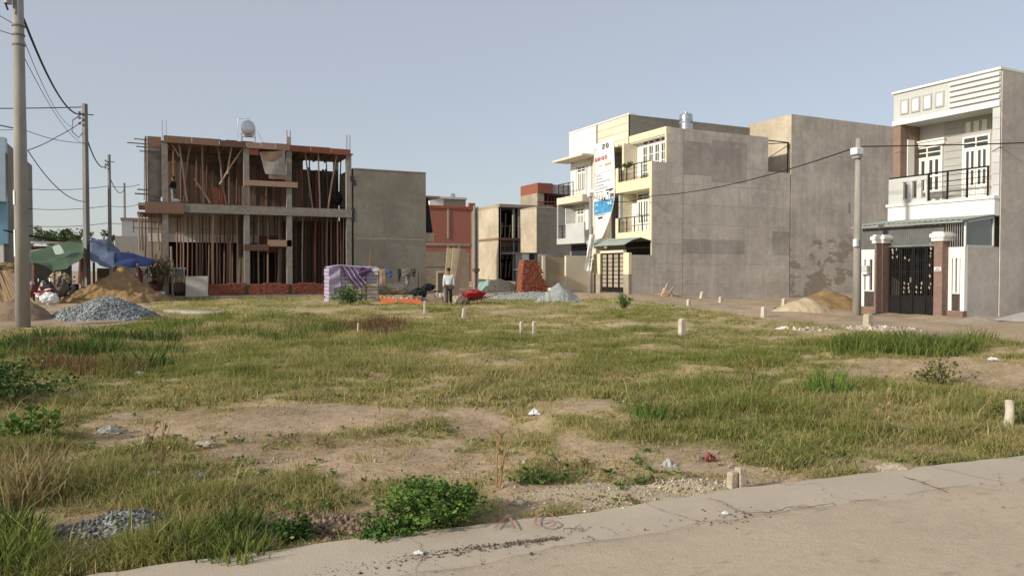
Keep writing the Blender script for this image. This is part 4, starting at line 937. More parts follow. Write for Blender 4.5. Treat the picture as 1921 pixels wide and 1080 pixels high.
# ------------------------------------------------------------------ tall grey house behind the yellow one
h5 = thing('town_house', (46, 39.4, 0), 'tall windowless grey rendered house with damp patches behind the brick gate house', 'house')
zt5 = aty(1484, 214, yA).z
B(39.3, 57, yA - .001, 41.4, -1.2, zt5).build('wall', 'grey_wall2', h5)
B(39.28, 39.3, yA + .01, 41.39, 6, zt5 - .002).build('back_wall', 'beige_wall', h5)
p = aty(1592, 400, yA); B(p.x - .03, p.x + .03, yA - .03, yA - .002, aty(1592, 400, yA).z - .0, aty(1592, 380, yA).z).build('rain_pipe', 'rebar', h5)
# rooftop water tank (stainless, upright)
def tank_up(c, r_, hh, label):
    o = thing('water_tank', c, label, 'water tank'); c = Vector(c)
    MB().lathe(c, [(r_ * .98, .12), (r_, .18), (r_, hh * .3), (r_ * 1.03, hh * .32), (r_, hh * .34), (r_, hh * .62), (r_ * 1.03, hh * .64), (r_, hh * .66), (r_, hh * .86), (r_ * .9, hh * .94), (r_ * .3, hh)], 28).build('drum', 'steel', o, smooth=False)
    MB().lathe(c + Vector((0, 0, hh)), [(r_ * .28, -.02), (r_ * .28, .06), (r_ * .1, .08)], 16).build('lid', 'steel', o)
    MB().lathe(c, [(r_ * 1.045, hh * .48), (r_ * 1.045, hh * .58)], 28).build('band', 'greyink', o)
    for k in range(4):
        a = k * math.pi / 2 + .4; MB().beam(c + Vector((r_ * .8 * math.cos(a), r_ * .8 * math.sin(a), -.6)), c + Vector((r_ * .8 * math.cos(a), r_ * .8 * math.sin(a), .16)), .05, .05).build('leg', 'rebar', o)
    return o
q = aty(1287, 241, 39.5); tank_up((q.x, q.y, 10.6), .43, 1.35, 'upright stainless water tank on the roof of the cream yellow house')
# ================================================================== UNFINISHED FRAME BUILDING (left)
Y0, Y1 = 47.5, 51.4
def xy(px, Y=Y0, py=400): return aty(px, py, Y).x
def zy(px, py, Y=Y0): return aty(px, py, Y).z
fb = thing('unfinished_building', (5.5, 49.4, 0), 'two storey concrete frame under construction with timber formwork and props', 'building')
cols = [xy(310), xy(463), xy(543), xy(655)]
zB0, zB1 = zy(463, 402), zy(463, 386); zR0, zR1 = 8.95, 9.3
for k, x in enumerate(cols):
    wd = .16
    B(x - wd, x + wd, Y0, Y0 + .28, -.5, zB0 - .003).build('column', 'con_f', fb)
    B(x - wd, x + wd, Y0, Y0 + .28, zB1 + .003, zR0 - .003).build('column', 'con_f', fb)
    B(x - wd, x + wd, Y1 - .3, Y1 - .02, -.5, zR0).build('column', 'con', fb)
    B(x - wd - .12, x + wd + .12, Y0 - .12, Y0 + .4, -.3, .16).build('footing', 'con', fb)
xL, xRt = xy(272), cols[3] + .17
B(xy(345), xRt, Y0 - .05, Y0 + .26, zB0, zB1).build('beam', 'con_f', fb)
B(xL, xy(345) - .01, Y0 - .10, Y0 - .05, zB0 - .05, zB1 + .03).build('formwork_board', 'form', fb)
B(xL, xy(345), Y0 - .05, Y0 + .26, zB0, zB1).build('beam', 'con_f', fb)
B(xL - .35, xRt, Y0 + .262, Y1, zB1 - .17, zB1 - .01).build('floor_slab', 'con', fb)
B(xL - .4, xy(345), Y0 - .12, Y1, zB0 - .10, zB0 - .06).build('slab_formwork', 'form', fb)
# roof formwork edge boards, segment by segment
segs = [(310, 463, 'form', 0), (463, 545, 'ply', .0), (545, 658, 'form_red', -.02)]
for a, b_, m_, dz in segs:
    xa, xb = xy(a) - (.05 if a == 310 else 0), xy(b_); n_ = 3
    for k in range(n_):
        B(xa + (xb - xa) * k / n_, xa + (xb - xa) * (k + 1) / n_ - .02, Y0 - .10 - .004 * k, Y0 - .06, zR0 - .02 + dz, zR1 + dz + random.uniform(-.02, .03)).build('formwork_board', m_, fb)
B(cols[0] - .2, xRt + .1, Y0 - .05, Y1, zR0 + .02, zR0 + .07).build('roof_deck', 'form', fb)
for k in range(14): B(cols[0] + .2 + k * .74, cols[0] + .28 + k * .74, Y0 + .3, Y1 - .3, zR0 - .11, zR0 + .017).build('joist', 'prop_d', fb)
for k in range(5): x = cols[0] + .6 + k * .9; B(x, x + random.uniform(.3, .7), Y0 - .04, Y0 + .3, zR1 + .0, zR1 + .03).build('loose_board', 'form', fb)
# starter bars
for x in cols:
    if x == cols[1]: continue
    for dx in (-.10, .10):
        for dy in (.04, .24): MB().tube([(x + dx, Y0 + dy, zR0), (x + dx + random.uniform(-.01, .01), Y0 + dy, zR1 + .92)], .014, 5).build('starter_bar', 'rebar', fb)
    if x == cols[2]: MB().box(x - .13, x + .13, Y0 + .02, Y0 + .26, zR1, zR1 + .5).build('column_stub', 'con', fb)
# left end of the upper floor: board wall, cantilevered formwork
zz = np.linspace(zB1, zR1 - .05, 6)
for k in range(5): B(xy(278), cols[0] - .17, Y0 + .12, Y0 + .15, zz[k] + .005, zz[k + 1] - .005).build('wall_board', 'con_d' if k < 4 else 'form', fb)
MB().beam((xy(275), Y0 - .06, zB1), (xy(275), Y0 - .06, zR1 - .1), .09, .06).build('formwork_post', 'ply', fb)
MB().beam((xy(271), Y0 - .02, zB1 + .1), (xy(273), Y0 - .02, zR1 - .2), .07, .05).build('formwork_post', 'prop', fb)
for py, pxa in ((262, 253), (270, 240), (276, 257), (284, 263), (356, 258), (364, 253)):
    z = zy(272, py); MB().beam((xy(pxa), Y0 - .03, z), (xy(278), Y0 - .03, z - .01), .08, .05 if py < 300 else .07).build('projecting_board', 'form' if py != 270 else 'prop_d', fb)
# back: upper vertical planks with gaps, lower neighbour wall
zz0, zz1 = zB1 + .02, zR0 - .55
x = cols[0] + .15; k = 0
while x < xRt - .1:
    wd = random.uniform(.19, .30); top = zz1 + random.uniform(-.12, .12) - (.25 if x > xy(600) and random.random() < .4 else 0)
    B(x, x + wd - (.02 if x < xy(595) else random.choice((.02, .05, .09))), Y1 - .42 + random.uniform(-.02, .02), Y1 - .39, zz0, top).build('plank', random.choice(('plank', 'plank', 'prop_d', 'form')), fb); x += wd
zw0, zw1 = zy(400, 455, Y1), zy(400, 440, Y1)
B(cols[0] - .9, xRt, Y1 - .2, Y1, zw1, zB1 - .18).build('back_wall', 'grey_wall', fb)
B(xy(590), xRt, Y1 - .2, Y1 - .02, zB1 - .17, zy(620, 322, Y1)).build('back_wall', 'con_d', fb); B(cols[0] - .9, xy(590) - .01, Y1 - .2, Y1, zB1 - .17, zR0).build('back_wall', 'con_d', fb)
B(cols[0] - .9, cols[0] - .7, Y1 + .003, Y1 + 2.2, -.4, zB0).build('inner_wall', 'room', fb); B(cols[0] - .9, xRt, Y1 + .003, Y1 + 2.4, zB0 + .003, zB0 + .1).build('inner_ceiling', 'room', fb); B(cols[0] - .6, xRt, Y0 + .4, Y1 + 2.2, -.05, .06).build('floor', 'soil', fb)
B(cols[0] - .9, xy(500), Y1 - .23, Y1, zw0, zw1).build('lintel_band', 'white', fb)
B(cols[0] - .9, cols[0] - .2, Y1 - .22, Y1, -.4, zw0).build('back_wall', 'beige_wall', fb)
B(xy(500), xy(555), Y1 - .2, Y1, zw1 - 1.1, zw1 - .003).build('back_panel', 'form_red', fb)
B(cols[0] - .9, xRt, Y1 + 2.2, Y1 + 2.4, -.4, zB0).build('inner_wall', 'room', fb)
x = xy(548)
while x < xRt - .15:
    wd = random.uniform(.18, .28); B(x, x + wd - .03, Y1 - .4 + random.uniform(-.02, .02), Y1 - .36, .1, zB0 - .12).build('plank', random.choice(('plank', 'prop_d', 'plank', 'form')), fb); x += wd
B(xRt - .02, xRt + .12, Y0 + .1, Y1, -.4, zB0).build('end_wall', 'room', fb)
B(cols[1] - .06, cols[1] + .06, Y0 + .4, Y1 - .4, .1, zB0 - .02).build('partition', 'plank', fb)
# mid-height stair landing shuttering
B(xy(459), xy(558), Y0 - .14, Y0 - .05, zy(463, 348), zy(463, 338)).build('landing_board', 'ply', fb)
B(xy(466), xy(545), Y0 - .04, Y0 + 1.4, zy(463, 344), zy(463, 340)).build('landing_deck', 'form', fb)
B(xy(505), xy(546), Y0 - .04, Y0 + .05, zy(520, 336), zy(520, 327)).build('loose_board', 'ply', fb)
B(xy(457), xy(503), Y0 - .12, Y0 - .05, zy(463, 470), zy(463, 458)).build('landing_board', 'form', fb)
B(xy(503), xy(547), Y0 + .0, Y0 + .08, zy(520, 462), zy(520, 450)).build('landing_board', 'ply', fb)
B(xy(470), xy(541), Y0 + .35, Y0 + 1.5, zy(463, 462), zy(463, 458)).build('landing_deck', 'form', fb)
def sheet(corners, m_, nm, parent, wav=.04, n_=6, solid=.02):
    a, b_, c_, d_ = [Vector(q) for q in corners]
    return MB().grid(lambda u, v: a.lerp(b_, u).lerp(d_.lerp(c_, u), v) + Vector((0, wav * math.sin(u * 5 + v * 3), wav * math.sin(v * 6))), n_, n_).build(nm, m_, parent, solid=solid)
sheet((aty(487, 286, Y0 - .25), aty(534, 283, Y0 - .2), aty(537, 329, Y0 - .1), aty(498, 326, Y0 - .12)), 'con', 'hanging_sheet', fb)
sheet((aty(488, 285, Y0 - .29), aty(529, 284, Y0 - .24), aty(530, 309, Y0 - .17), aty(496, 299, Y0 - .19)), 'ply', 'hanging_plywood', fb, .02)
MB().beam(aty(527, 290, Y0 - .1), aty(536, 281, Y0 - .1), .14, .05).build('loose_board', 'ply', fb)
B(xy(466), xy(486), Y0 + .02, Y0 + .06, zy(470, 290), zy(470, 276)).build('loose_board', 'form_red', fb)
B(xy(487), xy(540), Y0 + .3, Y0 + .34, zy(520, 290), zR0 - .12).build('loose_board', 'form_red', fb)
# timber props
def prop(a, b_, Yp=Y0 + .35, r_=.05, m_='prop'):
    p0, p1 = aty(*a, Yp), aty(*b_, Yp); mid = p0.lerp(p1, .5) + Vector((random.uniform(-.04, .04), random.uniform(-.04, .04), 0))
    MB().tube([p1, p1.lerp(mid, .5) + Vector((random.uniform(-.015, .015), 0, 0)), mid, p0], [r_ * 1.12, r_ * 1.05, r_, r_ * .85], 7).build('prop', m_, fb)
for a, b_ in (((318, 265), (337, 294)), ((335, 265), (351, 379)), ((357, 268), (348, 335)), ((379, 268), (381, 380)), ((408, 271), (417, 342)), ((435, 273), (427, 326)), ((457, 276), (412, 346)), ((364, 335), (394, 381)),
              ((572, 284), (587, 394)), ((597, 285), (600, 394)), ((632, 289), (615, 395)), ((650, 288), (650, 396)), ((477, 348), (475, 386)), ((500, 347), (498, 387))): prop(a, b_)
for a, b_ in (((369, 288), (370, 379)), ((415, 344), (412, 382)), ((417, 342), (425, 383)), ((431, 300), (430, 383)), ((340, 300), (340, 378)), ((399, 319), (398, 381)), ((348, 335), (345, 378)), ((623, 366), (646, 395)), ((611, 286), (617, 393)), ((581, 286), (578, 393)), ((560, 286), (566, 393)),
              ((325, 268), (328, 378)), ((390, 272), (388, 380)), ((446, 275), (444, 383)), ((640, 289), (638, 395))): prop(a, b_, Y0 + random.uniform(.9, 1.8), .045, 'prop_d')
for px, w_ in ((395, .22), (405, .30), (416, .26), (425, .2)): B(xy(px), xy(px) + w_, Y0 + 2.0, Y0 + 2.03, zB1, zy(px, 351) + random.uniform(-.2, .3)).build('stacked_board', 'form_red', fb)
B(xy(454), xy(459), Y0 - .03, Y0 + .0, zy(456, 384), zy(456, 349)).build('stacked_board', 'prop', fb)
for px, r_, yb, m_ in ((338, .04, 526, 'prop_d'), (343, .04, 500, 'prop'), (360, .035, 528, 'prop_d'), (369, .05, 528, 'prop'), (374, .05, 528, 'prop_d'), (387, .035, 528, 'prop_d'), (400, .08, 528, 'prop'), (406, .05, 528, 'prop_d'), (427, .085, 529, 'form'), (431, .05, 529, 'prop_d'), (444, .04, 529, 'prop'),
                       (485, .05, 530, 'prop'), (502, .055, 530, 'form'), (524, .06, 530, 'prop_d'), (537, .05, 530, 'prop_d'), (568, .045, 531, 'con'), (592, .075, 531, 'form_red'), (605, .05, 531, 'prop_d'), (614, .055, 531, 'prop'), (621, .045, 531, 'prop'), (633, .045, 531, 'prop'), (638, .05, 531, 'prop_d'), (645, .05, 531, 'prop')):
    prop((px, 402), (px + random.uniform(-1, 1), yb + 14), Y0 + random.uniform(.35, 1.1), r_, m_)
for px in (333, 352, 380, 393, 414, 421, 437, 452, 477, 494, 515, 530, 556, 574, 580, 599, 610, 627): prop((px, 403), (px + random.uniform(-2, 2), 540), Y0 + random.uniform(1.5, 2.8), .045, 'prop_d')
for px in (262, 267, 273, 283, 297, 303):
    prop((px, 397), (px + random.uniform(-1, 4), random.choice((470, 500, 545))), Y0 + random.uniform(-.1, 1.2), .05, random.choice(('prop_d', 'form', 'prop')))
for py in (415, 427): MB().beam(aty(250, py, Y0 + .1), aty(303, py + 2, Y0 + .1), .05, .05).build('brace', 'prop_d', fb)
MB().beam(aty(250, 412, Y0 + .1), aty(251, 436, Y0 + .1), .05, .05).build('brace', 'prop_d', fb); MB().beam(aty(260, 412, Y0 + .12), aty(261, 450, Y0 + .12), .05, .05).build('brace', 'prop_d', fb)
# low wall of loose stacked bricks along the foot
def brick_mass(name, boxes, parent, L=.20, Wd=.095, Hh=.06, seed=0, jit=.03, m_='brick', kind='stuff'):
    """boxes: (x0,x1,y0,y1,z0,z1 function of x); fills the front and top shell with single bricks"""
    r = random.Random(seed); mb = MB()
    for x0, x1, y0, y1, z0, zfun in boxes:
        z = z0; row = 0
        while True:
            any_ = False; x = x0 + (L / 2 if row % 2 else 0)
            while x < x1:
                if z + Hh <= zfun(x):
                    any_ = True
                    for yy in ((y0,) if z + 2.5 * Hh < zfun(x) else np.arange(y0, y1 - .08, .1)):
                        a = r.gauss(0, .10); c_ = Vector((x + r.uniform(-jit, jit) * .5, yy + .05 + r.uniform(-jit, jit), z + Hh / 2)); t = r.gauss(0, .04)
                        mb.obox(c_, (L * .47 * math.cos(a), L * .47 * math.sin(a), L * .47 * t), (-Wd / 2 * math.sin(a), Wd / 2 * math.cos(a), 0), (0, 0, Hh * .47))
                x += L
            z += Hh; row += 1
            if not any_: break
    return mb.build(name, m_, parent, kind=kind)
bw_ = thing('loose_brick_wall', (6, Y0 - .3, 0), 'low row of loose red bricks stacked along the foot of the unfinished frame', 'brick stack')
zbw = zy(463, 531, Y0 - .3)
for ka, (pa, pb) in enumerate(((392, 459), (468, 539), (548, 622))):
    B(xy(pa, Y0 - .2), xy(pb, Y0 - .2), Y0 - .2, Y0 + .2, -.3, zbw - .14).build('core', 'brick', bw_)
    brick_mass('brickwork', [(xy(pa, Y0 - .3), xy(pb, Y0 - .3), Y0 - .32, Y0 + .25, -.02, lambda x, q=zbw: q + .05 * math.sin(x * 3))], bw_, seed=ka)
B(xy(330) - 1, xRt + .4, Y0 - .75, Y0 - .35, -.2, .10).build('ground_beam', 'con', fb)

# horizontal stainless tank on a stand on the roof of the frame
tk = thing('water_tank', aty(466, 260, Y0 + 2.5), 'stainless steel drum water tank lying on its side on the frame building roof', 'water tank')
c_ = aty(466, 242, Y0 + 2.2); zd = 9.38
ax = Vector((.15, 1, 0)).normalized(); sd = ax.cross(Vector((0, 0, 1)))
mb = MB(); prof = [(-.75, .2), (-.72, .39), (-.66, .42), (-.3, .42), (-.28, .435), (-.26, .42), (.26, .42), (.28, .435), (.3, .42), (.66, .42), (.72, .39), (.75, .2)]
mb.tube([c_ + ax * a for a, r_ in prof], [r_ for a, r_ in prof], 28); mb.build('drum', 'steel', tk)
for s_ in (-.5, .5):
    for t_ in (-.38, .38): MB().beam(c_ + ax * s_ + sd * t_ - Vector((0, 0, .35)), Vector((c_.x, c_.y, zd - .35)) + ax * s_ + sd * t_ * 1.2, .05, .05).build('leg', 'steel', tk)
    MB().beam(c_ + ax * s_ + sd * .45 - Vector((0, 0, .42)), c_ + ax * s_ - sd * .45 - Vector((0, 0, .42)), .05, .05).build('cross_bar', 'steel', tk)
MB().tube([c_ + sd * .1 + Vector((0, 0, .48)), c_ + sd * .1 + Vector((0, 0, .62)), c_ + sd * -.62 + Vector((0, 0, .62)), c_ + sd * -.62 - Vector((0, 0, .6))], .02, 6).build('pipe', 'steel', tk)
MB().beam(c_ + ax * -.5 + sd * .55 + Vector((0, 0, -.2)), Vector((c_.x, c_.y, zd - .3)) + ax * -.5 + sd * 1.1, .03, .03).build('stay', 'steel', tk)

# ------------------------------------------------------------------ grey rendered house right of the frame
xg0, xg1 = xRt + .13, xy(799)
g1 = thing('town_house', (14, 49.5, 0), 'plain grey rendered two storey house right of the unfinished frame', 'house')
ztg = zy(700, 319); B(xg0, xg1, Y0, Y1, -.6, ztg).build('wall', 'grey_wall3', g1)
B(xg0 - .02, xg1 + .03, Y0 - .03, Y1, ztg, ztg + .06).build('coping', 'con', g1)
p_ = zy(803, 366); B(xg1, xg1 + 1.15, Y0 + .4, Y1, p_ - .12, p_).build('hood', 'con', g1)
B(xg1 + .01, xg1 + .75, Y0 + .5, Y1, zy(803, 452), zy(803, 436)).build('balcony_slab', 'beige_wall', g1)
MB().quad((xg1 + .35, Y0 + .6, p_ - .12), (xg1 + .02, Y0 + .6, p_ - .12), (xg1 + .02, Y0 + .6, zy(803, 436)), (xg1 + .7, Y0 + .6, zy(803, 436))).build('hanging_net', 'jacket', g1, solid=.02)
for px, py in ((660, 335), (664, 343), (662, 395), (662, 410)): MB().obox(aty(px, py, Y0 - .01), (.10, 0, .03), (0, .012, 0), (-.03, 0, .16)).build('render_hole', 'ink', g1)
MB().tube([aty(694, 500, Y0 - .6), aty(696, 466, Y0 - .6)], .04, 7).build('pole', 'prop_d', g1)
B(xg0 + .2, xg1 - .1, Y0 - .012, Y0 + .01, zy(700, 449), zy(700, 447)).build('string_course', 'con', g1)

# ------------------------------------------------------------------ brick house, far houses
def facade_panels(o, Yp, pxs, pys, m_frame, m_fill, d_):
    xs_ = [xy(q, Yp, 450) for q in pxs]; zs_ = [zy(840, q, Yp) for q in pys]
    for a in range(len(xs_) - 1):
        for b_ in range(len(zs_) - 1): B(xs_[a] + .06, xs_[a + 1] - .06, Yp + .05, Yp + .2, zs_[b_ + 1] + .06, zs_[b_] - .06).build('brick_panel', m_fill, o)
bh = thing('brick_house', (24, 66.5, 0), 'unrendered red brick house wall with pale concrete bands beyond the grey house', 'house')
Yb = 64.6
m, n, l, b = nmat('coursed_brick'); p = worldpos(n); sx = n.new('ShaderNodeSeparateXYZ'); l.new(p, sx.inputs[0]); cb = n.new('ShaderNodeCombineXYZ'); l.new(sx.outputs[0], cb.inputs[0]); l.new(sx.outputs[2], cb.inputs[1])
br = n.new('ShaderNodeTexBrick'); l.new(cb.outputs[0], br.inputs[0]); br.inputs['Scale'].default_value = 1; br.inputs['Brick Width'].default_value = .2; br.inputs['Row Height'].default_value = .085; br.inputs['Mortar Size'].default_value = .009
br.inputs['Color1'].default_value = (.40, .115, .072, 1); br.inputs['Color2'].default_value = (.30, .085, .055, 1); br.inputs['Mortar'].default_value = (.40, .24, .19, 1); l.new(br.outputs[0], b.inputs['Base Color']); b.inputs['Roughness'].default_value = .95; M['cbrick'] = m
B(xy(760, Yb), xy(886, Yb), Yb + .06, Yb + 2.4, zy(840, 535, Yb), zy(840, 391, Yb)).build('wall', 'cbrick', bh)
B(xy(760, Yb), xy(891, Yb), Yb - .03, Yb + 2.4, zy(840, 391, Yb), zy(840, 386, Yb)).build('parapet', 'redwall', bh)
B(xy(880, Yb), xy(891, Yb), Yb - .06, Yb + .3, zy(886, 395, Yb), zy(886, 381, Yb)).build('parapet_block', 'redwall', bh)
for px, a_, b2 in ((841, 391, 447), (841, 461, 535), (861, 461, 479), (886, 395, 540)): B(xy(px, Yb) - .09, xy(px, Yb) + .09, Yb, Yb + .058, zy(840, b2, Yb), zy(840, a_, Yb)).build('concrete_post', 'beige_dim', bh)
B(xy(760, Yb), xy(884, Yb), Yb - .004, Yb + .058, zy(840, 461, Yb), zy(840, 456, Yb)).build('concrete_band', 'beige_dim', bh)
B(xy(760, Yb), xy(886, Yb), Yb + .02, Yb + 2.4, -.5, zy(840, 535, Yb) - .002).build('lower_wall', 'beige_dim', bh)
B(xy(886, Yb) - .0, xy(897, Yb), Yb - .08, Yb + 2.4, -.5, zy(890, 396, Yb)).build('end_pier', 'beige_wall', bh)
lw_ = thing('yard_wall', (20, 58, 0), 'long brown rendered yard wall below the red brick house', 'wall')
B(xy(790, 58), xy(880, 58), 58, 58.2, -.5, zy(840, 472, 58)).build('wall', 'beige_dim', lw_); B(xy(790, 58), xy(842, 58), 57.96, 57.998, zy(820, 500, 58), zy(820, 499, 58)).build('ledge', 'con', lw_)
wr = thing('white_house', (26, 82, 0), 'low white building with grey tank rising just behind the brick house roof', 'house')
B(xy(806, 78), xy(832, 78), 78, 86, -.5, zy(840, 372, 78)).build('wall', 'white', wr); B(xy(832, 78) + .01, xy(874, 78), 78.05, 86, -.5, zy(850, 374, 78)).build('side_wall', 'beige_dim', wr)
B(xy(805, 78), xy(875, 78), 77.8, 86.1, zy(850, 374, 78) + .01, zy(850, 372, 78) + .12).build('roof', 'rooftin', wr)
MB().tube([aty(847, 369, 80), aty(852, 369, 80)], .38, 14).build('roof_tank', 'steel', wr)
# house P: pale lit flank, open front
hp = thing('unfinished_house', (33.5, 71, 0), 'pale beige unfinished house with open dark front in the centre background', 'house')
Yp = 68.0; xp0, xp1 = xy(935, Yp), xy(979, Yp); zP = zy(935, 388, Yp)
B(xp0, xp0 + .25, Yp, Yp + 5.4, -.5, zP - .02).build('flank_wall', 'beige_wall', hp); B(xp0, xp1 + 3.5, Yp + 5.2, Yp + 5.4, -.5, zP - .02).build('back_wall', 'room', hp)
B(xp0 - .03, xp1 + 3.5, Yp - .3, Yp + 5.45, zP - .02, zP + .28).build('roof_slab', 'beige_dim', hp)
zfl = zy(945, 446, Yp); B(xp0 - .05, xp1 + 3.5, Yp - .15, Yp + 5.2, zfl - .25, zfl).build('floor_slab', 'form', hp)
B(xp1 + 3.3, xp1 + 3.5, Yp, Yp + 5.2, -.5, zP).build('flank_wall', 'beige_dim', hp)
for px in (935, 962, 972): B(xy(px, Yp) + .02, xy(px, Yp) + .2, Yp + .0, Yp + .2, -.5, zP - .03).build('column', 'form' if px < 960 else 'con', hp)
B(xp0 + .25, xp0 + 2.3, Yp + .05, Yp + .15, zy(945, 478, Yp), zfl - .26).build('front_panel', 'form', hp)
for k in range(4):
    x = xp0 + .35 + k * .5
    B(x, x + .28, Yp + .02, Yp + .049, zy(945, 470, Yp), zy(945, 461, Yp)).build('window_panel', 'ink', hp); B(x, x + .28, Yp + .0, Yp + .03, zy(945, 486, Yp), zy(945, 480, Yp)).build('window_panel', 'ink', hp)  # flat dark panels, shade of the openings put into their colour
for px, a_, b2 in ((940, 418, 440), (947, 400, 446), (955, 422, 446), (960, 405, 446), (966, 398, 446), (940, 492, 520), (948, 488, 521), (955, 490, 520), (968, 480, 520)): MB().tube([aty(px + 2, a_, Yp + .4), aty(px, b2, Yp + .4)], .05, 6).build('prop', 'prop', hp)
MB().beam(aty(936, 424, Yp + .3), aty(976, 424, Yp + .3), .06, .08).build('rail', 'form', hp); MB().beam(aty(936, 498, Yp + .3), aty(962, 498, Yp + .3), .06, .08).build('rail', 'form', hp)
# house Q
hq = thing('town_house', (36, 64, 0), 'small grey rendered house with a paler sunlit flank, half hidden by the white house', 'house')
Yq = 61.9; xq = xy(1007, Yq); zQ = zy(1007, 390, Yq)
B(xq, xq + 9, Yq, Yq + 3.4, -.6, zQ).build('wall', 'grey_wall3', hq); B(xq - .02, xq - .001, Yq + .01, Yq + 3.39, -.6, zQ - .01).build('lit_flank', 'beige_wall', hq)  # thin paler skin puts the sunlit tone into the flank's colour
B(xq - .03, xq + 9, Yq - .02, Yq + 3.42, zQ, zQ + .12).build('coping', 'con', hq)
# house R: brick top floor
hr = thing('unfinished_house', (40, 73, 0), 'unfinished red brick top floor rising behind the grey beige house', 'house')
Yr_ = 70.7; xr0, xr1 = xy(1008, Yr_), xy(1048, Yr_); z0, z1 = 0, zy(1010, 343, Yr_)
zm = zy(1010, 362, Yr_); zl = zy(1010, 378, Yr_)
B(xr0, xr1 + 2, Yr_, Yr_ + 4, -.5, zl - .5).build('wall', 'redwall', hr); B(xr0, xr1 - .8, Yr_ - .1, Yr_ + 4, zm, z1).build('top_wall', 'form_red', hr); B(xr1 - .78, xr1 + 2, Yr_ - .05, Yr_ + 4, zm, z1 - .1).build('top_wall', 'con', hr)
B(xr0, xr0 + .8, Yr_, Yr_ + 4, zl - .5, zm).build('pier', 'beige_dim', hr); B(xr0 + .8, xr1 + 2, Yr_ + 2, Yr_ + 4, zl - .5, zm).build('recess', 'room', hr)
for k in range(4): MB().tube([(xr0 + 1 + k * .4, Yr_ + .3, zl - .5), (xr0 + 1.05 + k * .42, Yr_ + .3, zm)], .06, 6).build('prop', 'form_red', hr)
for dz_ in (0, -.35): MB().beam((xr0, Yr_ - .05, zl + dz_), (xr1 + .4, Yr_ - .05, zl + dz_), .08, .08).build('rail', 'redwall', hr)
# hut and gate leaves beside the white house
ht = thing('site_hut', (25.5, 51, 0), 'small grey sheet metal hut with a white door behind the brick pile', 'hut')
Yh = 50.6; a_, b2, c2, d2_ = xy(967, Yh), xy(980, Yh), xy(992, Yh), xy(1011, Yh); zh = zy(990, 475, Yh)
def sheet_wall(x0, x1, m_, nm, z0=-.1, z1=zh): mb = MB(); corr(mb, (x0, Yh, z0), (x1, Yh, z0), (x1, Yh, z1), (x0, Yh, z1), 16, -.02); mb.build(nm, m_, ht, solid=.004)
sheet_wall(a_, b2 - .005, 'gmetal', 'wall_sheet'); B(b2, c2, Yh - .03, Yh, .05, zh).build('door', 'white2', ht); sheet_wall(c2 + .005, d2_, 'gmetal', 'wall_sheet'); B(c2 + .05, c2 + .45, Yh - .05, Yh - .022, zh - .75, zh - .05).build('window', 'ink', ht)
B(a_ - .1, d2_ + .1, Yh - .2, Yh + 2.2, zh, zh + .05).build('roof', 'gmetal', ht); B(d2_ - .02, d2_, Yh + .03, Yh + 2, 0, zh).build('side_wall', 'gmetal', ht)
B(a_ - .35, b2 - .3, Yh - .9, Yh - .85, 0, zy(972, 508, Yh)).build('leaning_sheet', 'gmetal', ht); MB().obox(aty(975, 505, Yh - .6), (.38, 0, .02), (0, .35, 0), (0, .0, .02)).build('tarp', 'white_pl', ht)
yg = thing('yard_gate', (27, 50.0, 0), 'open grey mesh double gate left of the white house yard wall', 'gate')
Yg = 49.6; pos = [xy(q, Yg) for q in (1012, 1017, 1027, 1043, 1064, 1071)]; zgv = zy(1020, 476, Yg)
B(pos[0], pos[1], Yg, Yg + .3, -.3, zgv).build('pillar', 'cream', yg); B(pos[4] + .02, pos[5], Yg, Yg + .3, -.3, zgv).build('pillar', 'cream', yg); B(pos[0] + .01, pos[4], Yg + .05, Yg + .25, zgv - .22, zgv - .003).build('lintel', 'lgrey', yg)
m, n, l, b = nmat('fine_mesh'); b.inputs['Base Color'].default_value = (.40, .39, .37, 1); b.inputs['Roughness'].default_value = .6; M['mesh'] = m
for x0, x1 in ((pos[1] + .02, pos[2]), (pos[3], pos[4] - .02)):
    z0, z1 = .1, zgv - .3
    lf = MB().box(x0, x0 + .05, Yg - .02, Yg + .02, z0, z1).box(x1 - .05, x1, Yg - .02, Yg + .02, z0, z1).box(x0 + .05, x1 - .05, Yg - .02, Yg + .02, z1 - .05, z1).box(x0 + .05, x1 - .05, Yg - .02, Yg + .02, z0, z0 + .05).box(x0 + .05, x1 - .05, Yg - .02, Yg + .02, (z0 + z1) / 2 - .02, (z0 + z1) / 2 + .02).build('gate_leaf', 'lgrey', yg)
    k = 0; x = x0 + .07
    while x < x1 - .06: B(x, x + .035, Yg - .008, Yg + .008, z0 + .05, z1 - .05).build('bar', 'mesh', lf); x += .06
B(pos[2], pos[3] + .3, Yg + 1.6, Yg + 1.7, -.2, zgv - .15).build('inner_wall', 'mgrey', yg); B(pos[2] - .1, pos[3] + .3, Yg + .8, Yg + 1.2, -.1, .72).build('low_wall', 'con', yg)
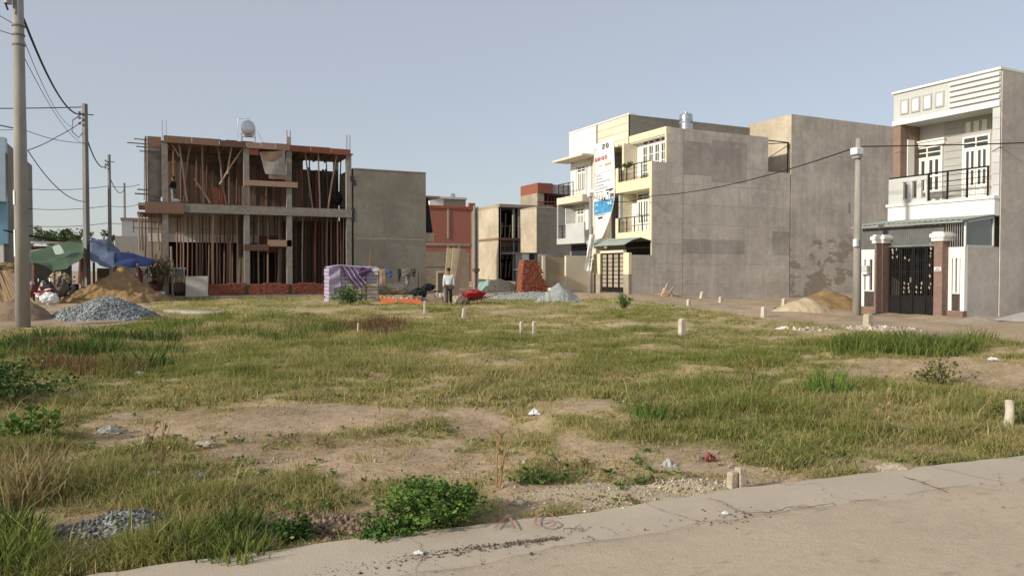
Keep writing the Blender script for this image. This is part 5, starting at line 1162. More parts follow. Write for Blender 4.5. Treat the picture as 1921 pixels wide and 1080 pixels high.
# blue house at the far left
bl = thing('town_house', (-11, 69, 0), 'three storey sky blue house with pale balcony at the far left edge', 'house')
xB = -9.0; pA = atx(15, 300, xB); yB0 = pA.y; zBt = atx(15, 262, xB).z; yB1 = atx(60, 300, xB).y
B(xB - 7, xB, yB0, yB1, -.5, zBt - .3).build('wall', 'grey_wall2' if False else 'grey_wall3', bl)
B(xB - 7, xB - .3, yB0 - .03, yB0 - .001, 3.2, zBt - .4).build('front_panel', 'blue_p', bl)
B(xB - 7, xB - .02, yB0 - .9, yB0 - .031, atx(10, 285, xB).z, zBt).build('parapet', 'pblue_p', bl)
B(xB - 7, xB - .05, yB0 - 1.0, yB0 - .031, atx(10, 377, xB).z, atx(10, 368, xB).z).build('balcony_slab', 'pblue_p', bl)
B(xB - .5, xB - .06, yB0 - .95, yB0 - .6, atx(10, 368, xB).z, atx(10, 285, xB).z).build('balcony_pier', 'pblue_p', bl)
for k in range(6): B(xB - .7 - k * .3, xB - .62 - k * .3, yB0 - .95, yB0 - .9, atx(10, 368, xB).z, atx(10, 340, xB).z).build('baluster', 'white', bl)
B(xB - 3, xB - .52, yB0 - .95, yB0 - .88, atx(10, 340, xB).z, atx(10, 337, xB).z).build('handrail', 'white', bl)
B(xB - 1.6, xB - .7, yB0 - .06, yB0 - .031, atx(10, 360, xB).z, atx(10, 300, xB).z).build('window', 'glass', bl)
B(xB - 7, xB - .02, yB0 - .5, yB0 - .031, atx(10, 455, xB).z - .05, atx(10, 377, xB).z - .003).build('lower_front', 'blue_p', bl)
B(xB - 7, xB - .3, yB0 - .45, yB0 - .031, -.5, atx(10, 455, xB).z - .06).build('ground_wall', 'white', bl)
# pale walls behind the blue tarp
pw_ = thing('yard_wall', (-1.5, 56, 0), 'pale grey yard wall behind the blue tarpaulin', 'wall')
B(xy(215, 56), xy(300, 56), 56, 56.2, -.3, zy(250, 443, 56)).build('wall', 'grey_wall4', pw_)
wh = thing('white_house', (-2, 66, 0), 'low white house far behind the blue tarpaulin', 'house'); B(xy(228, 66), xy(300, 66), 66, 70, -.3, zy(250, 413, 66)).build('wall', 'white', wh); B(xy(226, 66), xy(301, 66), 65.8, 70.1, zy(250, 413, 66), zy(250, 409, 66)).build('coping', 'con', wh)
sd_ = thing('tin_shed', (-7, 50, 0), 'low dark roofed shed behind the green tarpaulin', 'shed'); B(xy(58, 52), xy(122, 52), 52, 56, -.3, zy(90, 462, 52)).build('wall', 'room', sd_)
MB().obox(aty(88, 448, 54), (1.9, 0, -.38), (0, 2.4, 0), (0, 0, .04)).build('roof', 'jacket', sd_); B(xy(57, 52), xy(122, 52), 51.85, 51.99, zy(90, 457, 52), zy(90, 453, 52)).build('gutter', 'white', sd_)

# trees far behind
def tree(px, py, d, hw, hh, label, seed, n=1400, rgb=(.07, .12, .035), z0=0):
    r = np.random.default_rng(seed); c = atd(px, py, d); o = thing('tree', (c.x, c.y, 0), label, 'tree'); top = c.z
    mb = MB(); mb.tube([(c.x, c.y, -.2), (c.x + .1, c.y, top * .4), (c.x, c.y + .1, top * .8)], [.22, .16, .06], 8)
    cl = []
    for k in range(9):
        a = r.random() * 6.283; q = r.random() ** .5 * hw; e = Vector((c.x + math.cos(a) * q, c.y + math.sin(a) * q, top - hh * r.random() * 1.0)); mb.tube([(c.x, c.y, top - hh * 1.1), ((c.x + e.x) / 2, (c.y + e.y) / 2, (top - hh * .8 + e.z) / 2), e], [.07, .05, .02], 5); cl.append((e, hw * (.22 + .2 * r.random())))
    mb.build('trunk', 'prop_d', o)
    ci = r.integers(0, 9, n); C0 = np.array([tuple(e) for e, _ in cl])[ci]; Rr = np.array([q for _, q in cl])[ci][:, None]
    v = r.normal(0, 1, (n, 3)); v /= np.linalg.norm(v, axis=1)[:, None]; pc = C0 + v * Rr * (r.random((n, 1)) ** .4) * [1, 1, .8]
    dd = r.normal(0, 1, (n, 3)); dd /= np.linalg.norm(dd, axis=1)[:, None]; s2 = np.cross(dd, r.normal(0, 1, (n, 3))); s2 /= np.linalg.norm(s2, axis=1)[:, None]
    L = .32 * (.6 + .7 * r.random((n, 1))); P = np.stack([pc, pc + dd * L * .5 + s2 * L * .3, pc + dd * L, pc + dd * L * .5 - s2 * L * .3], 1); k0 = np.arange(n)[:, None] * 4
    np_mesh('crown', P.reshape(-1, 3), np.concatenate([k0 + [[0, 1, 2]], k0 + [[0, 2, 3]]], 0), 'leaf', o, kind='stuff', cols=np.repeat(np.array(rgb) * (.6 + .8 * r.random(n))[:, None], 4, 0)); return o
tree(104, 430, 95, 2.0, 2.0, 'small green tree seen left of the second pole above the green tarpaulin', 1)
tree(148, 428, 90, 1.4, 1.9, 'thin feathery tree beside the second pole', 2, 500)
tree(212, 430, 80, 1.3, 2.6, 'dusty green tree behind the thin third pole', 3, 700, (.09, .11, .05))
tree(90, 436, 120, 3.0, 1.5, 'dark low tree farthest left on the skyline', 4, 900, (.06, .09, .04))
# ================================================================== POLES AND WIRES
def cable(name, pts, r_, label, sag=0, n_=16, cat='cable', m_='cable'):
    out = []
    for a, b_ in zip(pts[:-1], pts[1:]):
        a, b_ = Vector(a), Vector(b_)
        for k in range(n_): t = k / n_; q = a.lerp(b_, t); q.z -= sag * 4 * t * (1 - t); out.append(q)
    out.append(Vector(pts[-1])); return tag(MB().tube(out, r_, 6).build(name, m_), label, cat)
gp = atz(43, 611); XP = gp.x
pA = thing('utility_pole', (gp.x, gp.y, 0), 'thick round concrete pole in the left foreground beside the gravel pile', 'utility pole')
MB().tube([(gp.x, gp.y, -.3), (gp.x, gp.y, 4.5), (gp.x, gp.y, 10.4)], [.19, .165, .125], 24).build('shaft', 'con_pole', pA, smooth=True)
zc = atd(44, 55, 21.3).z
for z_ in (zc, zc - .25, atd(44, 90, 21.3).z): MB().tube([(gp.x, gp.y, z_ - .02), (gp.x, gp.y, z_ + .02)], .162, 24).build('clamp_band', 'rebar', pA)
tb = MB().tube([(gp.x - .22, gp.y - .16, atd(30, 12, 21).z), (gp.x - .22, gp.y - .16, 10.2)], .10, 14).build('meter_case', 'gmetal', pA)
MB().tube([(gp.x - .22, gp.y - .16, atd(30, 24, 21).z), (gp.x - .3, gp.y - .2, atd(30, 12, 21).z + .1), (gp.x - .33, gp.y - .2, 10.1)], .025, 6).build('loop_wire', 'cable', tb)
for z_, h_ in ((1.95, .75), (3.4, .4)): MB().grid(lambda u, v: (gp.x + .186 * math.cos(3.35 + u * .55), gp.y + .186 * math.sin(3.35 + u * .55), z_ + v * h_), 4, 1).build('pasted_bill', 'white_pl', pA, solid=.003)
def sqpole(px, d, top, label, wd=.30, base=None, group=None):
    q = atd(px, 500, d); o = thing('utility_pole', (q.x, q.y, 0), label, 'utility pole'); zt_ = atd(px, top, d).z
    MB().tube([(q.x, q.y, -.3), (q.x, q.y, zt_)], [wd * .74, wd * .56], 4).build('shaft', 'con_dark', o)
    return o, q, zt_
pB, qB, zBp = sqpole(163, 39.5, 195, 'tall square concrete pole between the green and blue tarpaulins', .24)
pC, qC, zCp = sqpole(207, 58, 290, 'slender concrete pole behind the blue tarpaulin', .2)
pD, qD, zDp = sqpole(235, 85, 343, 'thin far pole left of the frame building', .2)
for o, q, zt_, s_ in ((pB, qB, zBp, 1), (pC, qC, zCp, 1)):
    MB().beam((q.x - .25 * s_, q.y, zt_ - .55), (q.x + .4 * s_, q.y, zt_ - .55), .05, .05).build('bolt', 'rebar', o)
    for k in range(3): MB().lathe((q.x - .24, q.y - .1, zt_ - .5 - .28 * k), [(.03, -.06), (.08, -.04), (.05, 0), (.08, .04), (.03, .06)], 10).build('insulator', 'rebar', o)
MB().tube([(qB.x - .2, qB.y, zBp - .6), (qB.x - .55, qB.y, zBp - .9), (qB.x - .6, qB.y, zBp - 1.5), (qB.x - .3, qB.y, zBp - 1.8), (qB.x - .1, qB.y, zBp - 1.5)], .025, 6).build('loop_wire', 'cable', pB)
aP = Vector((gp.x + .12, gp.y, atd(52, 40, 21.3).z))
cable('cable', [aP, (qB.x - .15, qB.y, atd(158, 215, 39.5).z)], .035, 'thick black cable sagging from the foreground pole to the square pole', .75)
cable('cable', [(qB.x, qB.y, atd(168, 250, 39.5).z), (qC.x, qC.y, atd(205, 303, 58).z)], .035, 'black cable sagging from the square pole to the slender pole', 1.0)
cable('cable', [(qC.x, qC.y, atd(208, 330, 58).z), (qD.x, qD.y, atd(234, 355, 85).z)], .035, 'black cable between the slender pole and the thin far pole', .8)
cable('cable', [(gp.x + .1, gp.y, atd(50, 75, 21.3).z), (qB.x - .6, qB.y, atd(150, 240, 39.5).z)], .010, 'upper of two thin wires running down from the foreground pole', .5)
cable('cable', [(gp.x + .1, gp.y, atd(50, 108, 21.3).z), (qB.x - .2, qB.y, atd(158, 268, 39.5).z)], .010, 'lower of two thin wires running down from the foreground pole', .4)
cable('cable', [atd(-260, 199, 39.5), atd(157, 201, 39.5)], .028, 'dark cable running level from the left edge to the square pole top', .1)
cable('cable', [atd(-200, 230, 36), atd(44, 243, 33), atd(158, 268, 39.5)], .014, 'thin wire crossing behind the foreground pole to the square pole', .15)
cable('cable', [atd(52, 282, 30), atd(110, 255, 36), atd(156, 226, 39.4)], .018, 'thin wire rising right from behind the foreground pole', .05)
cable('cable', [atd(52, 282, 30), atd(158, 378, 39.4)], .02, 'wire falling right from behind the foreground pole', .5)
cable('cable', [atd(-160, 180, 21.5), (gp.x - .1, gp.y, atd(44, 245, 21.3).z)], .02, 'short dark cable coming in from the left edge to the foreground pole', .1)
cable('cable', [atd(-120, -60, 21.5), (gp.x - .1, gp.y, atd(44, 52, 21.3).z)], .012, 'upper thin wire entering at the top left corner', .1)
cable('cable', [atd(-120, 0, 21.5), (gp.x - .1, gp.y, atd(44, 72, 21.3).z)], .012, 'lower thin wire entering at the top left corner', .1)
for py, nm in ((354, 'highest'), (391, 'middle'), (423, 'lowest')): cable('cable', [atd(-100, py + 1, 58), atd(60, py + 1, 58), atd(205, py - 5, 58), atd(262, py - 8, 66)], .022, nm + ' of three level wires low across the left sky', .15)
# right pole with meter boxes
rp = atz(1607, 590); pR = thing('utility_pole', (rp.x, rp.y, 0), 'pale round concrete pole with white boxes left of the brick pillared gate', 'utility pole')
dR = rp.x * SN + rp.y * CS; zRt = atd(1613, 260, dR).z
MB().tube([(rp.x, rp.y, -.3), (rp.x, rp.y, zRt * .5), (rp.x, rp.y, zRt)], [.155, .125, .09], 20).build('shaft', 'con_pole', pR, smooth=True)
q = atd(1607, 285, dR); B(q.x - .22, q.x + .12, q.y - .2, q.y + .1, q.z - .12, q.z + .13).build('junction_box', 'white_pl', pR, bev=.03); B(q.x - .12, q.x + .1, q.y - .18, q.y + .1, q.z - .24, q.z - .125).build('bracket', 'gmetal', pR)
q = atd(1601, 455, dR); B(q.x - .1, q.x + .05, q.y - .2, q.y - .05, q.z - .15, q.z + .12).build('meter_box', 'white_pl', pR, bev=.02)
cable('cable', [atd(1921 + 300, 255, 24), (rp.x, rp.y, atd(1613, 275, dR).z)], .022, 'cable running level from the right pole past the brick gate house', .06)
cable('cable', [(rp.x, rp.y, atd(1613, 275, dR).z), atx(1225, 367, 27.2), atx(1112, 370, 27.0)], .022, 'cable sagging from the right pole across the grey walls', .35)
# pole in front of the white house (with tied banner cloth)
wp = atx(1108, 546, 25.7); pw2 = thing('utility_pole', (wp.x, wp.y, 0), 'slim concrete pole with junction box standing before the white house', 'utility pole')
ztp = atx(1108, 368, 25.7).z; MB().tube([(wp.x, wp.y, -.3), (wp.x, wp.y, ztp)], [.15, .10], 14).build('shaft', 'con_pole', pw2, smooth=True)
B(wp.x - .2, wp.x + .12, wp.y - .16, wp.y + .16, ztp - .05, ztp + .25).build('junction_box', 'white_pl', pw2, bev=.03)
for k in range(3): z_ = 1.9 + .25 * k; MB().tube([(wp.x - .15, wp.y - .1, z_), (wp.x + .1, wp.y - .25, z_ + .1), (wp.x + .18, wp.y + .1, z_ + .03)], .02, 6).build('tie_wire', 'cable', pw2)
fl = MB().grid(lambda u, v: atx(1103 + (1113 - 1103) * (.6 + .4 * (1 - v)) * u - 7 * v * (1 - u) + (1 - v) * 3, 440 + 68 * v, 25.6 - .15 * math.sin(u * 4 + v * 3)), 5, 8).build('cloth_strip', 'banner', solid=.01); tag(fl, 'loose white cloth strip hanging on the pole before the white house', 'cloth')
MB()
# square wooden-looking street pole far centre
fp = atd(893, 525, 62); o = thing('utility_pole', (fp.x, fp.y, .4), 'dark slotted concrete pole in the centre background before the pale wall', 'utility pole')
zt_ = atd(893, 386, 62).z
for dx in (-.13, .13): B(fp.x + dx - .06, fp.x + dx + .06, fp.y - .1, fp.y + .1, -.2, zt_ - (.0 if dx < 0 else .1)).build('shaft', 'con_pole', o)
B(fp.x - .07, fp.x + .07, fp.y - .04, fp.y + .06, -.2, zt_ - .2).build('web', 'rebar', o); B(fp.x - .25, fp.x + .25, fp.y - .2, fp.y + .2, 1.5, 1.75).build('collar', 'rust', o)

# ================================================================== HEAPS
def heap(name, px, py, rx, ry, hh, m_, label, cat, seed=0, lump=.12, peak=(0, 0), p=1.0, n_=64, z0=None, rot=0):
    c = atz(px, py); z0 = gz1(c.x, c.y) if z0 is None else z0
    u = np.linspace(-1.15, 1.15, n_); U, V_ = np.meshgrid(u, u, indexing='ij')
    wx_ = c.x + (U * rx) * CS + (V_ * ry) * SN; wy_ = c.y - (U * rx) * SN + (V_ * ry) * CS
    r_ = np.hypot(U - peak[0] * (1 - np.hypot(U, V_)), V_ - peak[1] * (1 - np.hypot(U, V_))) * (1 + .6 * (fbm(wx_, wy_, rx * .7, seed) - .5))
    hgt = np.clip(1 - r_, -.2, 1); hgt = np.where(hgt > 0, hgt ** p, hgt)
    zz_ = hgt * hh * (1 + .35 * (fbm(wx_, wy_, rx * .5, seed + 5) - .5)) + lump * (fbm(wx_, wy_, .5, seed + 9, 5) - .5) * np.clip(hgt * 4, 0, 1)
    zz_ = np.where(hgt <= 0, hgt * .5 - .01, zz_)
    P_ = np.stack([wx_, wy_, z0 - .02 + zz_], -1); I_ = np.arange(n_ * n_).reshape(n_, n_); Q_ = np.stack([I_[:-1, :-1], I_[1:, :-1], I_[1:, 1:], I_[:-1, 1:]], -1).reshape(-1, 4)
    rt = thing(name, (c.x, c.y, z0), label, cat); np_mesh('mound', P_.reshape(-1, 3), Q_, m_, rt, smooth=True)
    return rt, P_
def chips(parent, P_, count, size, rgb, seed=0, hmin=.004, nm='stones'):
    """loose stones lying on a heap (too small to pick apart singly)"""
    r = np.random.default_rng(seed); n_ = P_.shape[0]; ok = np.argwhere(P_[..., 2] > P_[..., 2].min() + .0); z0 = ORG[parent.name][2]
    ok = np.argwhere(P_[..., 2] > z0 + hmin); ii = ok[r.integers(0, len(ok), count)]
    c = P_[ii[:, 0], ii[:, 1]] + r.normal(0, 1, (count, 3)) * [.03, .03, 0]
    s = size * (.5 + r.random((count, 1, 1)) ** 2 * 1.3); o8 = np.array([(1, 0, 0), (-1, 0, 0), (0, 1, 0), (0, -1, 0), (0, 0, 1), (0, 0, -1)], float)
    V_ = c[:, None, :] + (o8[None] * (.6 + .6 * r.random((count, 6, 1))) + r.normal(0, .18, (count, 6, 3))) * s
    T_ = np.array([(0, 2, 4), (2, 1, 4), (1, 3, 4), (3, 0, 4), (2, 0, 5), (1, 2, 5), (3, 1, 5), (0, 3, 5)])
    Fc = (np.arange(count)[:, None, None] * 6 + T_[None]).reshape(-1, 3)
    col = np.array(rgb) * (.5 + .95 * r.random((count, 1))) * (1 + r.normal(0, .05, (count, 3)))
    np_mesh(nm, V_.reshape(-1, 3), Fc, 'stone', parent, kind='stuff', cols=np.repeat(col, 6, 0))
h_, P_ = heap('sand_pile', 226, 566, 2.5, 2.0, 1.72, 'sand', 'large golden sand pile behind the gravel at left', 'sand pile', 3, .55, (.0, .1), .9, 110)
h_, P_ = heap('gravel_pile', 195, 597, 1.75, 1.5, .82, 'cement', 'blue grey gravel pile beside the foreground pole', 'gravel pile', 8, .14, (.1, 0), .85)
chips(h_, P_, 6500, .03, (.25, .27, .275), 4)
h_, P_ = heap('sand_pile', 30, 600, 1.25, 1.0, .80, 'soil', 'brown sand pile at the left edge under the timber stack', 'sand pile', 13, .12, (0, 0), .8)
h_, P_ = heap('crushed_stone_pile', 1047, 566, 1.15, 1.0, .92, 'cement', 'pale grey green crushed stone pile before the white house', 'stone pile', 22, .04, (.05, 0), 1.0); chips(h_, P_, 1200, .02, (.36, .39, .37), 9)
h_, P_ = heap('sand_pile', 1540, 578, 1.7, 1.3, .85, 'sand', 'tan sand pile against the damp grey wall beside the right pole', 'sand pile', 31, .10, (.25, .2), .85)
h_, P_ = heap('sand_pile', 1510, 584, 1.15, .8, .62, 'sand_pale', 'paler sand pile in front of the tan one beside the right pole', 'sand pile', 35, .08, (0, 0), .8)
h_, P_ = heap('cement_heap', 1836, 606, 1.0, .7, .24, 'beige_dim', 'low grey brown cement heap at the foot of the right house wall', 'heap', 41, .05)
h_, P_ = heap('rubble_heap', 1000, 556, 3.0, 3.0, .35, 'cement', 'flat grey rubble spread around the red brick pile', 'rubble', 44, .10, p=.5); chips(h_, P_, 900, .05, (.33, .33, .31), 5)
h_, P_ = heap('sand_heap', 935, 545, 2.4, 2.5, .95, 'sand_pale', 'pale sandy mound behind the red cart in the centre', 'sand pile', 47, .12); chips(h_, P_, 500, .05, (.36, .31, .24), 6)
MB().grid(lambda u, v: atd(898 + 22 * u, 536 - 18 * u + 14 * v, 50) + Vector((0, 0, .12 * math.sin(u * 6 + v * 3))), 8, 6)
tp = MB().grid(lambda u, v: atd(897 + 20 * u, 533 - 12 * u + 14 * v, 45 - 1.2 * v) + Vector((0, 0, .06 * math.sin(u * 7 + v * 3))), 10, 8).build('sheet', 'cement', smooth=True, solid=.01); tp.data.materials[0] = mat('teal_sheet', (.30, .42, .38), (.25, .35, .32), 3, .5); tag(tp, 'pale teal plastic sheet draped on the central sand mound', 'plastic sheet')
h_, P_ = heap('gravel_pile', 240, 1003, .42, .26, .16, 'cement', 'small dark gravel heap in the left foreground grass', 'gravel pile', 52, .03); chips(h_, P_, 1500, .012, (.20, .20, .18), 7)
h_, P_ = heap('rubble_heap', 1130, 928, .85, .32, .05, 'sand_pale', 'thin rubble spill above the concrete strip in the middle foreground', 'rubble', 55, .03, p=.5); chips(h_, P_, 420, .008, (.36, .30, .23), 8)
h_, P_ = heap('rubble_heap', 1300, 915, .40, .2, .08, 'sand_pale', 'little heap of grey broken concrete left of the boundary stone', 'rubble', 57, .03, p=.6); chips(h_, P_, 400, .010, (.40, .34, .26), 10)
h_, P_ = heap('rubble_heap', 1610, 618, 1.6, .7, .12, 'sand_pale', 'scattered white rubble in front of the right pole', 'rubble', 59, .04, p=.6); chips(h_, P_, 260, .05, (.48, .43, .36), 11)
h_, P_ = heap('rubble_heap', 620, 990, .75, .22, .06, 'soil', 'brown crumbled soil ridge between the two leafy weeds', 'soil heap', 61, .04, p=.6); chips(h_, P_, 600, .018, (.24, .17, .12), 12)
h_, P_ = heap('debris_heap', 1400 - 150, 556, .8, .5, .3, 'soil', 'brown debris heap at the foot of the yellow house side wall', 'heap', 63, .1); chips(h_, P_, 200, .06, (.34, .26, .18), 13)
for k, (a, b_) in enumerate((((1244, 548), (1252, 532)), ((1250, 552), (1264, 538)), ((1240, 553), (1246, 540)))): tag(MB().beam(atd(a[0], a[1] + 3, 43.5), atd(*b_, 43.8), .12, .05).build('broken_board', 'prop'), ('first', 'second', 'third')[k] + ' broken board leaning at the grey wall foot near the cream gate', 'board')

# loose grit on the near road, litter and stones
r = np.random.default_rng(5); V_, F_, C_ = [], [], []; cnt = 0
def grit(n_, xf, size, rgb, seed):
    global cnt
    r = np.random.default_rng(seed); pts = np.array([xf(r) for _ in range(n_)]); o8 = np.array([(1, 0, 0), (-1, 0, 0), (0, 1, 0), (0, -1, 0), (0, 0, .7), (0, 0, -.7)], float)
    s = size * (.4 + 1.2 * r.random((n_, 1, 1)) ** 2); V_.append((pts[:, None] + (o8[None] * (.6 + .6 * r.random((n_, 6, 1)))) * s).reshape(-1, 3))
    T_ = np.array([(0, 2, 4), (2, 1, 4), (1, 3, 4), (3, 0, 4), (2, 0, 5), (1, 2, 5), (3, 1, 5), (0, 3, 5)]); F_.append((np.arange(n_)[:, None, None] * 6 + T_ + cnt).reshape(-1, 3)); cnt += n_ * 6
    C_.append(np.repeat(np.array(rgb) * (.5 + r.random((n_, 1))), 6, 0))
def on_road(r):
    px = r.uniform(250, 1921); e = np.interp(px, [280, 830, 1400, 1921], [1110, 1040, 958, 890]); q = atz(px, e + abs(r.normal(0, 35)) + r.normal(0, 8)); return (q.x, q.y, .03)
def near_line(r):
    t = r.random(); px = 590 + 460 * t + r.normal(0, 10); e = 1078 - 62 * t + r.normal(0, 5 * (1.3 - t)); q = atz(px, e); return (q.x, q.y, .028)
grit(700, on_road, .0045, (.22, .17, .13), 1); grit(60, on_road, .009, (.13, .10, .08), 2); grit(900, near_line, .0065, (.13, .10, .08), 3)
def spot(cx, cy, sx, sy): return lambda r: tuple(atz(cx + r.normal(0, sx), cy + r.normal(0, sy)) + Vector((0, 0, .03)))
grit(90, spot(1390, 985, 45, 12), .007, (.10, .075, .055), 6); grit(30, spot(1100, 960, 80, 10), .010, (.5, .47, .42), 7)
def in_lot(r):
    while True:
        px, py = r.uniform(60, 1700), r.uniform(740, 1000); q = atz(px, py)
        if q.y > edge_y(q.x) + .1: return (q.x, q.y, gz1(q.x, q.y) + .008)
grit(1500, in_lot, .012, (.34, .27, .20), 4); grit(110, in_lot, .02, (.36, .30, .23), 5)
tag(np_mesh('grit', np.concatenate(V_), np.concatenate(F_), 'stone', kind='stuff', cols=np.concatenate(C_)), 'scattered grit and pebbles on the road and bare soil', 'grit')
def stone(name, px, py, sx, sy, sz, m_, label, cat, seed, z=.0):
    r = np.random.default_rng(seed); c = atz(px, py); z += gz1(c.x, c.y) if c.y > edge_y(c.x) else .03; mb = MB(); nu, nv = 14, 9; ph = r.random(6) * 6
    def f(u, v):
        a, e = u * 2 * math.pi, (v - .5) * math.pi; k = 1 + .16 * math.sin(3 * a + ph[0] + 2 * e) + .12 * math.sin(5 * a + ph[1] - 3 * e) + .09 * math.sin(8 * e + ph[2] + a)
        if abs(u - 1) < 1e-6: a = 0; k = 1 + .16 * math.sin(ph[0] + 2 * e) + .12 * math.sin(ph[1] - 3 * e) + .09 * math.sin(8 * e + ph[2])
        x_, y_, z_ = math.cos(e) * math.cos(a) * k, math.cos(e) * math.sin(a) * k, math.sin(e) * k
        sq = lambda t: math.copysign(abs(t) ** .75, t); return c + Vector((sx * sq(x_) * CS + sy * sq(y_) * SN, -sx * sq(x_) * SN + sy * sq(y_) * CS, z + sz * (sq(z_) + .55)))
    return tag(mb.grid(f, nu, nv).build(name, m_), label, cat)
M['pstone'] = mat('pale_stone', (.48, .41, .31), (.36, .30, .22), 14, .95, .8, 60, var=.4)
M['gstone'] = mat('dark_stone_lump', (.13, .115, .10), (.19, .16, .13), 14, .9, .8, 60, var=.4)
stone('stone', 1673, 884, .115, .06, .038, 'pstone', 'flat pale stone lying at the edge of the concrete strip at right', 'stone', 1)
stone('stone', 385, 843, .09, .06, .035, 'pstone', 'tan stone on the bare soil in the left foreground', 'stone', 2); stone('stone', 372, 903, .075, .05, .035, 'gstone', 'dark stone on the bare soil, nearer than the tan one', 'stone', 3)
stone('stone', 282, 897, .09, .04, .02, 'pstone', 'flat stone left of the dark stone in the left foreground', 'stone', 4); stone('stone', 118, 1004, .07, .05, .04, 'gstone', 'black angular stone in the bottom left corner', 'stone', 5)
stone('stone', 970, 948, .055, .04, .03, 'pstone', 'pale stone at the concrete edge just right of the large leafy weed', 'stone', 6); stone('stone', 190, 878, .03, .03, .025, 'pstone', 'small reddish stone near the left edge', 'stone', 7); stone('stone', 720, 1030, .02, .02, .015, 'gstone', 'tiny pebble by the creeping weed', 'stone', 8) if False else None
def crumple(name, px, py, s, hh, m_, label, cat, seed):
    r = random.Random(seed); c = atz(px, py); z = gz1(c.x, c.y) if c.y > edge_y(c.x) else .035; n_ = 9; H = [[max(0, hh * (1 - 1.1 * math.hypot(a / 4 - 1, b_ / 4 - 1)) + r.uniform(-.4, .6) * hh) for b_ in range(n_)] for a in range(n_)]; J = [[(r.uniform(-.1, .1), r.uniform(-.1, .1)) for _ in range(n_)] for _ in range(n_)]
    def f(u, v):
        a, b_ = round(u * 8), round(v * 8); x_, y_ = (u * 2 - 1 + J[a][b_][0]) * s, (v * 2 - 1 + J[a][b_][1]) * s * .7; return (c.x + x_ * CS + y_ * SN, c.y - x_ * SN + y_ * CS, z + .005 + H[a][b_])
    return tag(MB().grid(f, 8, 8).build(name, m_, solid=.003), label, cat)
m, n, l, b = nmat('clear_plastic_film'); b.inputs['Base Color'].default_value = (.50, .50, .47, 1); b.inputs['Roughness'].default_value = .25; tb_ = n.new('ShaderNodeBsdfTransparent'); ms = n.new('ShaderNodeMixShader'); ms.inputs[0].default_value = .45; l.new(b.outputs[0], ms.inputs[1]); l.new(tb_.outputs[0], ms.inputs[2]); l.new(ms.outputs[0], n['Material Output'].inputs[0]); M['film'] = m
crumple('plastic_bag', 205, 803, .13, .05, 'film', 'clear crumpled plastic bag on the bare soil at left', 'plastic bag', 1); crumple('plastic_bag', 270, 835, .06, .05, 'film', 'small pale green plastic scrap behind the dry weed stalk', 'plastic bag', 2)
crumple('plastic_bag', 1002, 779, .06, .045, 'white_pl', 'white crumpled wrapper in the middle of the lot', 'litter', 3); crumple('plastic_bag', 1690, 806, .16, .04, 'white_pl', 'white plastic bag torn open in the grass at right', 'plastic bag', 4)
crumple('plastic_bag', 1330, 862, .06, .04, 'dred', 'crimson wrapper in the grass above the boundary stone', 'litter', 5); crumple('plastic_bag', 1255, 875, .06, .05, 'film', 'clear wrapper left of the crimson wrapper', 'litter', 6)
crumple('plastic_bag', 150, 1040, .11, .05, 'film', 'clear plastic bag in the bottom left corner', 'plastic bag', 7); crumple('plastic_bag', 260, 702, .14, .06, 'white_pl', 'white litter in the grass left of centre', 'litter', 8)
crumple('plastic_bag', 1862, 674, .12, .05, 'white_pl', 'white litter on the bare sand near the right edge', 'litter', 9); crumple('plastic_bag', 550, 612, .15, .06, 'white_pl', 'white scrap in the tall grass before the frame building', 'litter', 10); crumple('plastic_bag', 1470, 615, .2, .08, 'white_pl', 'white scrap at the road edge before the grey walls', 'litter', 11); crumple('plastic_bag', 82, 686, .14, .06, 'white_pl', 'white scrap in the weeds at the left edge', 'litter', 12)
crumple('plastic_bag', 1183, 937, .05, .015, 'white_pl', 'small white wrapper on the rubble spill', 'litter', 13); crumple('plastic_bag', 785, 1050, .025, .01, 'white_pl', 'tiny white scrap on the concrete below the large weed', 'litter', 14); crumple('plastic_bag', 1360, 974, .02, .01, 'white_pl', 'tiny white scrap on the road below the boundary stone', 'litter', 15)

# boundary stone: two concrete stakes side by side at the road
def stake(px, py, w_, hh, label, tilt=(0, 0), m_='pstone', cat='boundary post', sink=.05, dpth=None, group=None):
    c = atz(px, py); z = gz1(c.x, c.y); mb = MB(); d_ = dpth or w_; tx, ty = tilt
    i = len(mb.v); k = .86
    for zz_, s_ in ((-sink, 1), (hh * .93, k), (hh, k * .8)):
        for a, b_ in ((-1, -1), (1, -1), (1, 1), (-1, 1)): mb.v.append((c.x + a * w_ / 2 * s_ + tx * zz_, c.y + b_ * d_ / 2 * s_ + ty * zz_, z + zz_ + (.012 * hh * a if zz_ > 0 else 0)))
    for q in range(2):
        for j in range(4): mb.f.append((i + q * 4 + j, i + q * 4 + (j + 1) % 4, i + q * 4 + 4 + (j + 1) % 4, i + q * 4 + 4 + j)); mb.mi.append(0)
    mb.f.append((i + 8, i + 9, i + 10, i + 11)); mb.mi.append(0); o = mb.build('boundary_post', m_, bev=.008); tag(o, label, cat, group); return o
stake(1373, 921, .066, .14, 'squat tan boundary stone, left of the pair at the road edge', (.03, 0)); stake(1390, 919, .072, .165, 'squat tan boundary stone, right of the pair at the road edge', (-.02, .02))
M['wstake'] = mat('whitewashed_concrete', (.54, .49, .40), (.44, .40, .32), 10, .9, .4)
stake(978, 628, .08, .34, 'thin whitish stake, left of two standing in mid field', m_='wstake'); stake(1001, 627, .09, .32, 'whitish stake, right of two standing in mid field', (.05, 0), m_='wstake'); stake(1279, 628, .14, .42, 'whitish boundary post standing alone in the grass right of centre', m_='wstake')
stake(870, 597, .12, .34, 'short white post behind the grass below the walking man', m_='wstake', tilt=(.05, 0)); stake(1433, 595, .16, .36, 'white post at the road edge before the grey walls', m_='wstake'); stake(1470, 577, .16, .38, 'white post left of the sand pile by the grey corner', m_='wstake', tilt=(.1, 0))
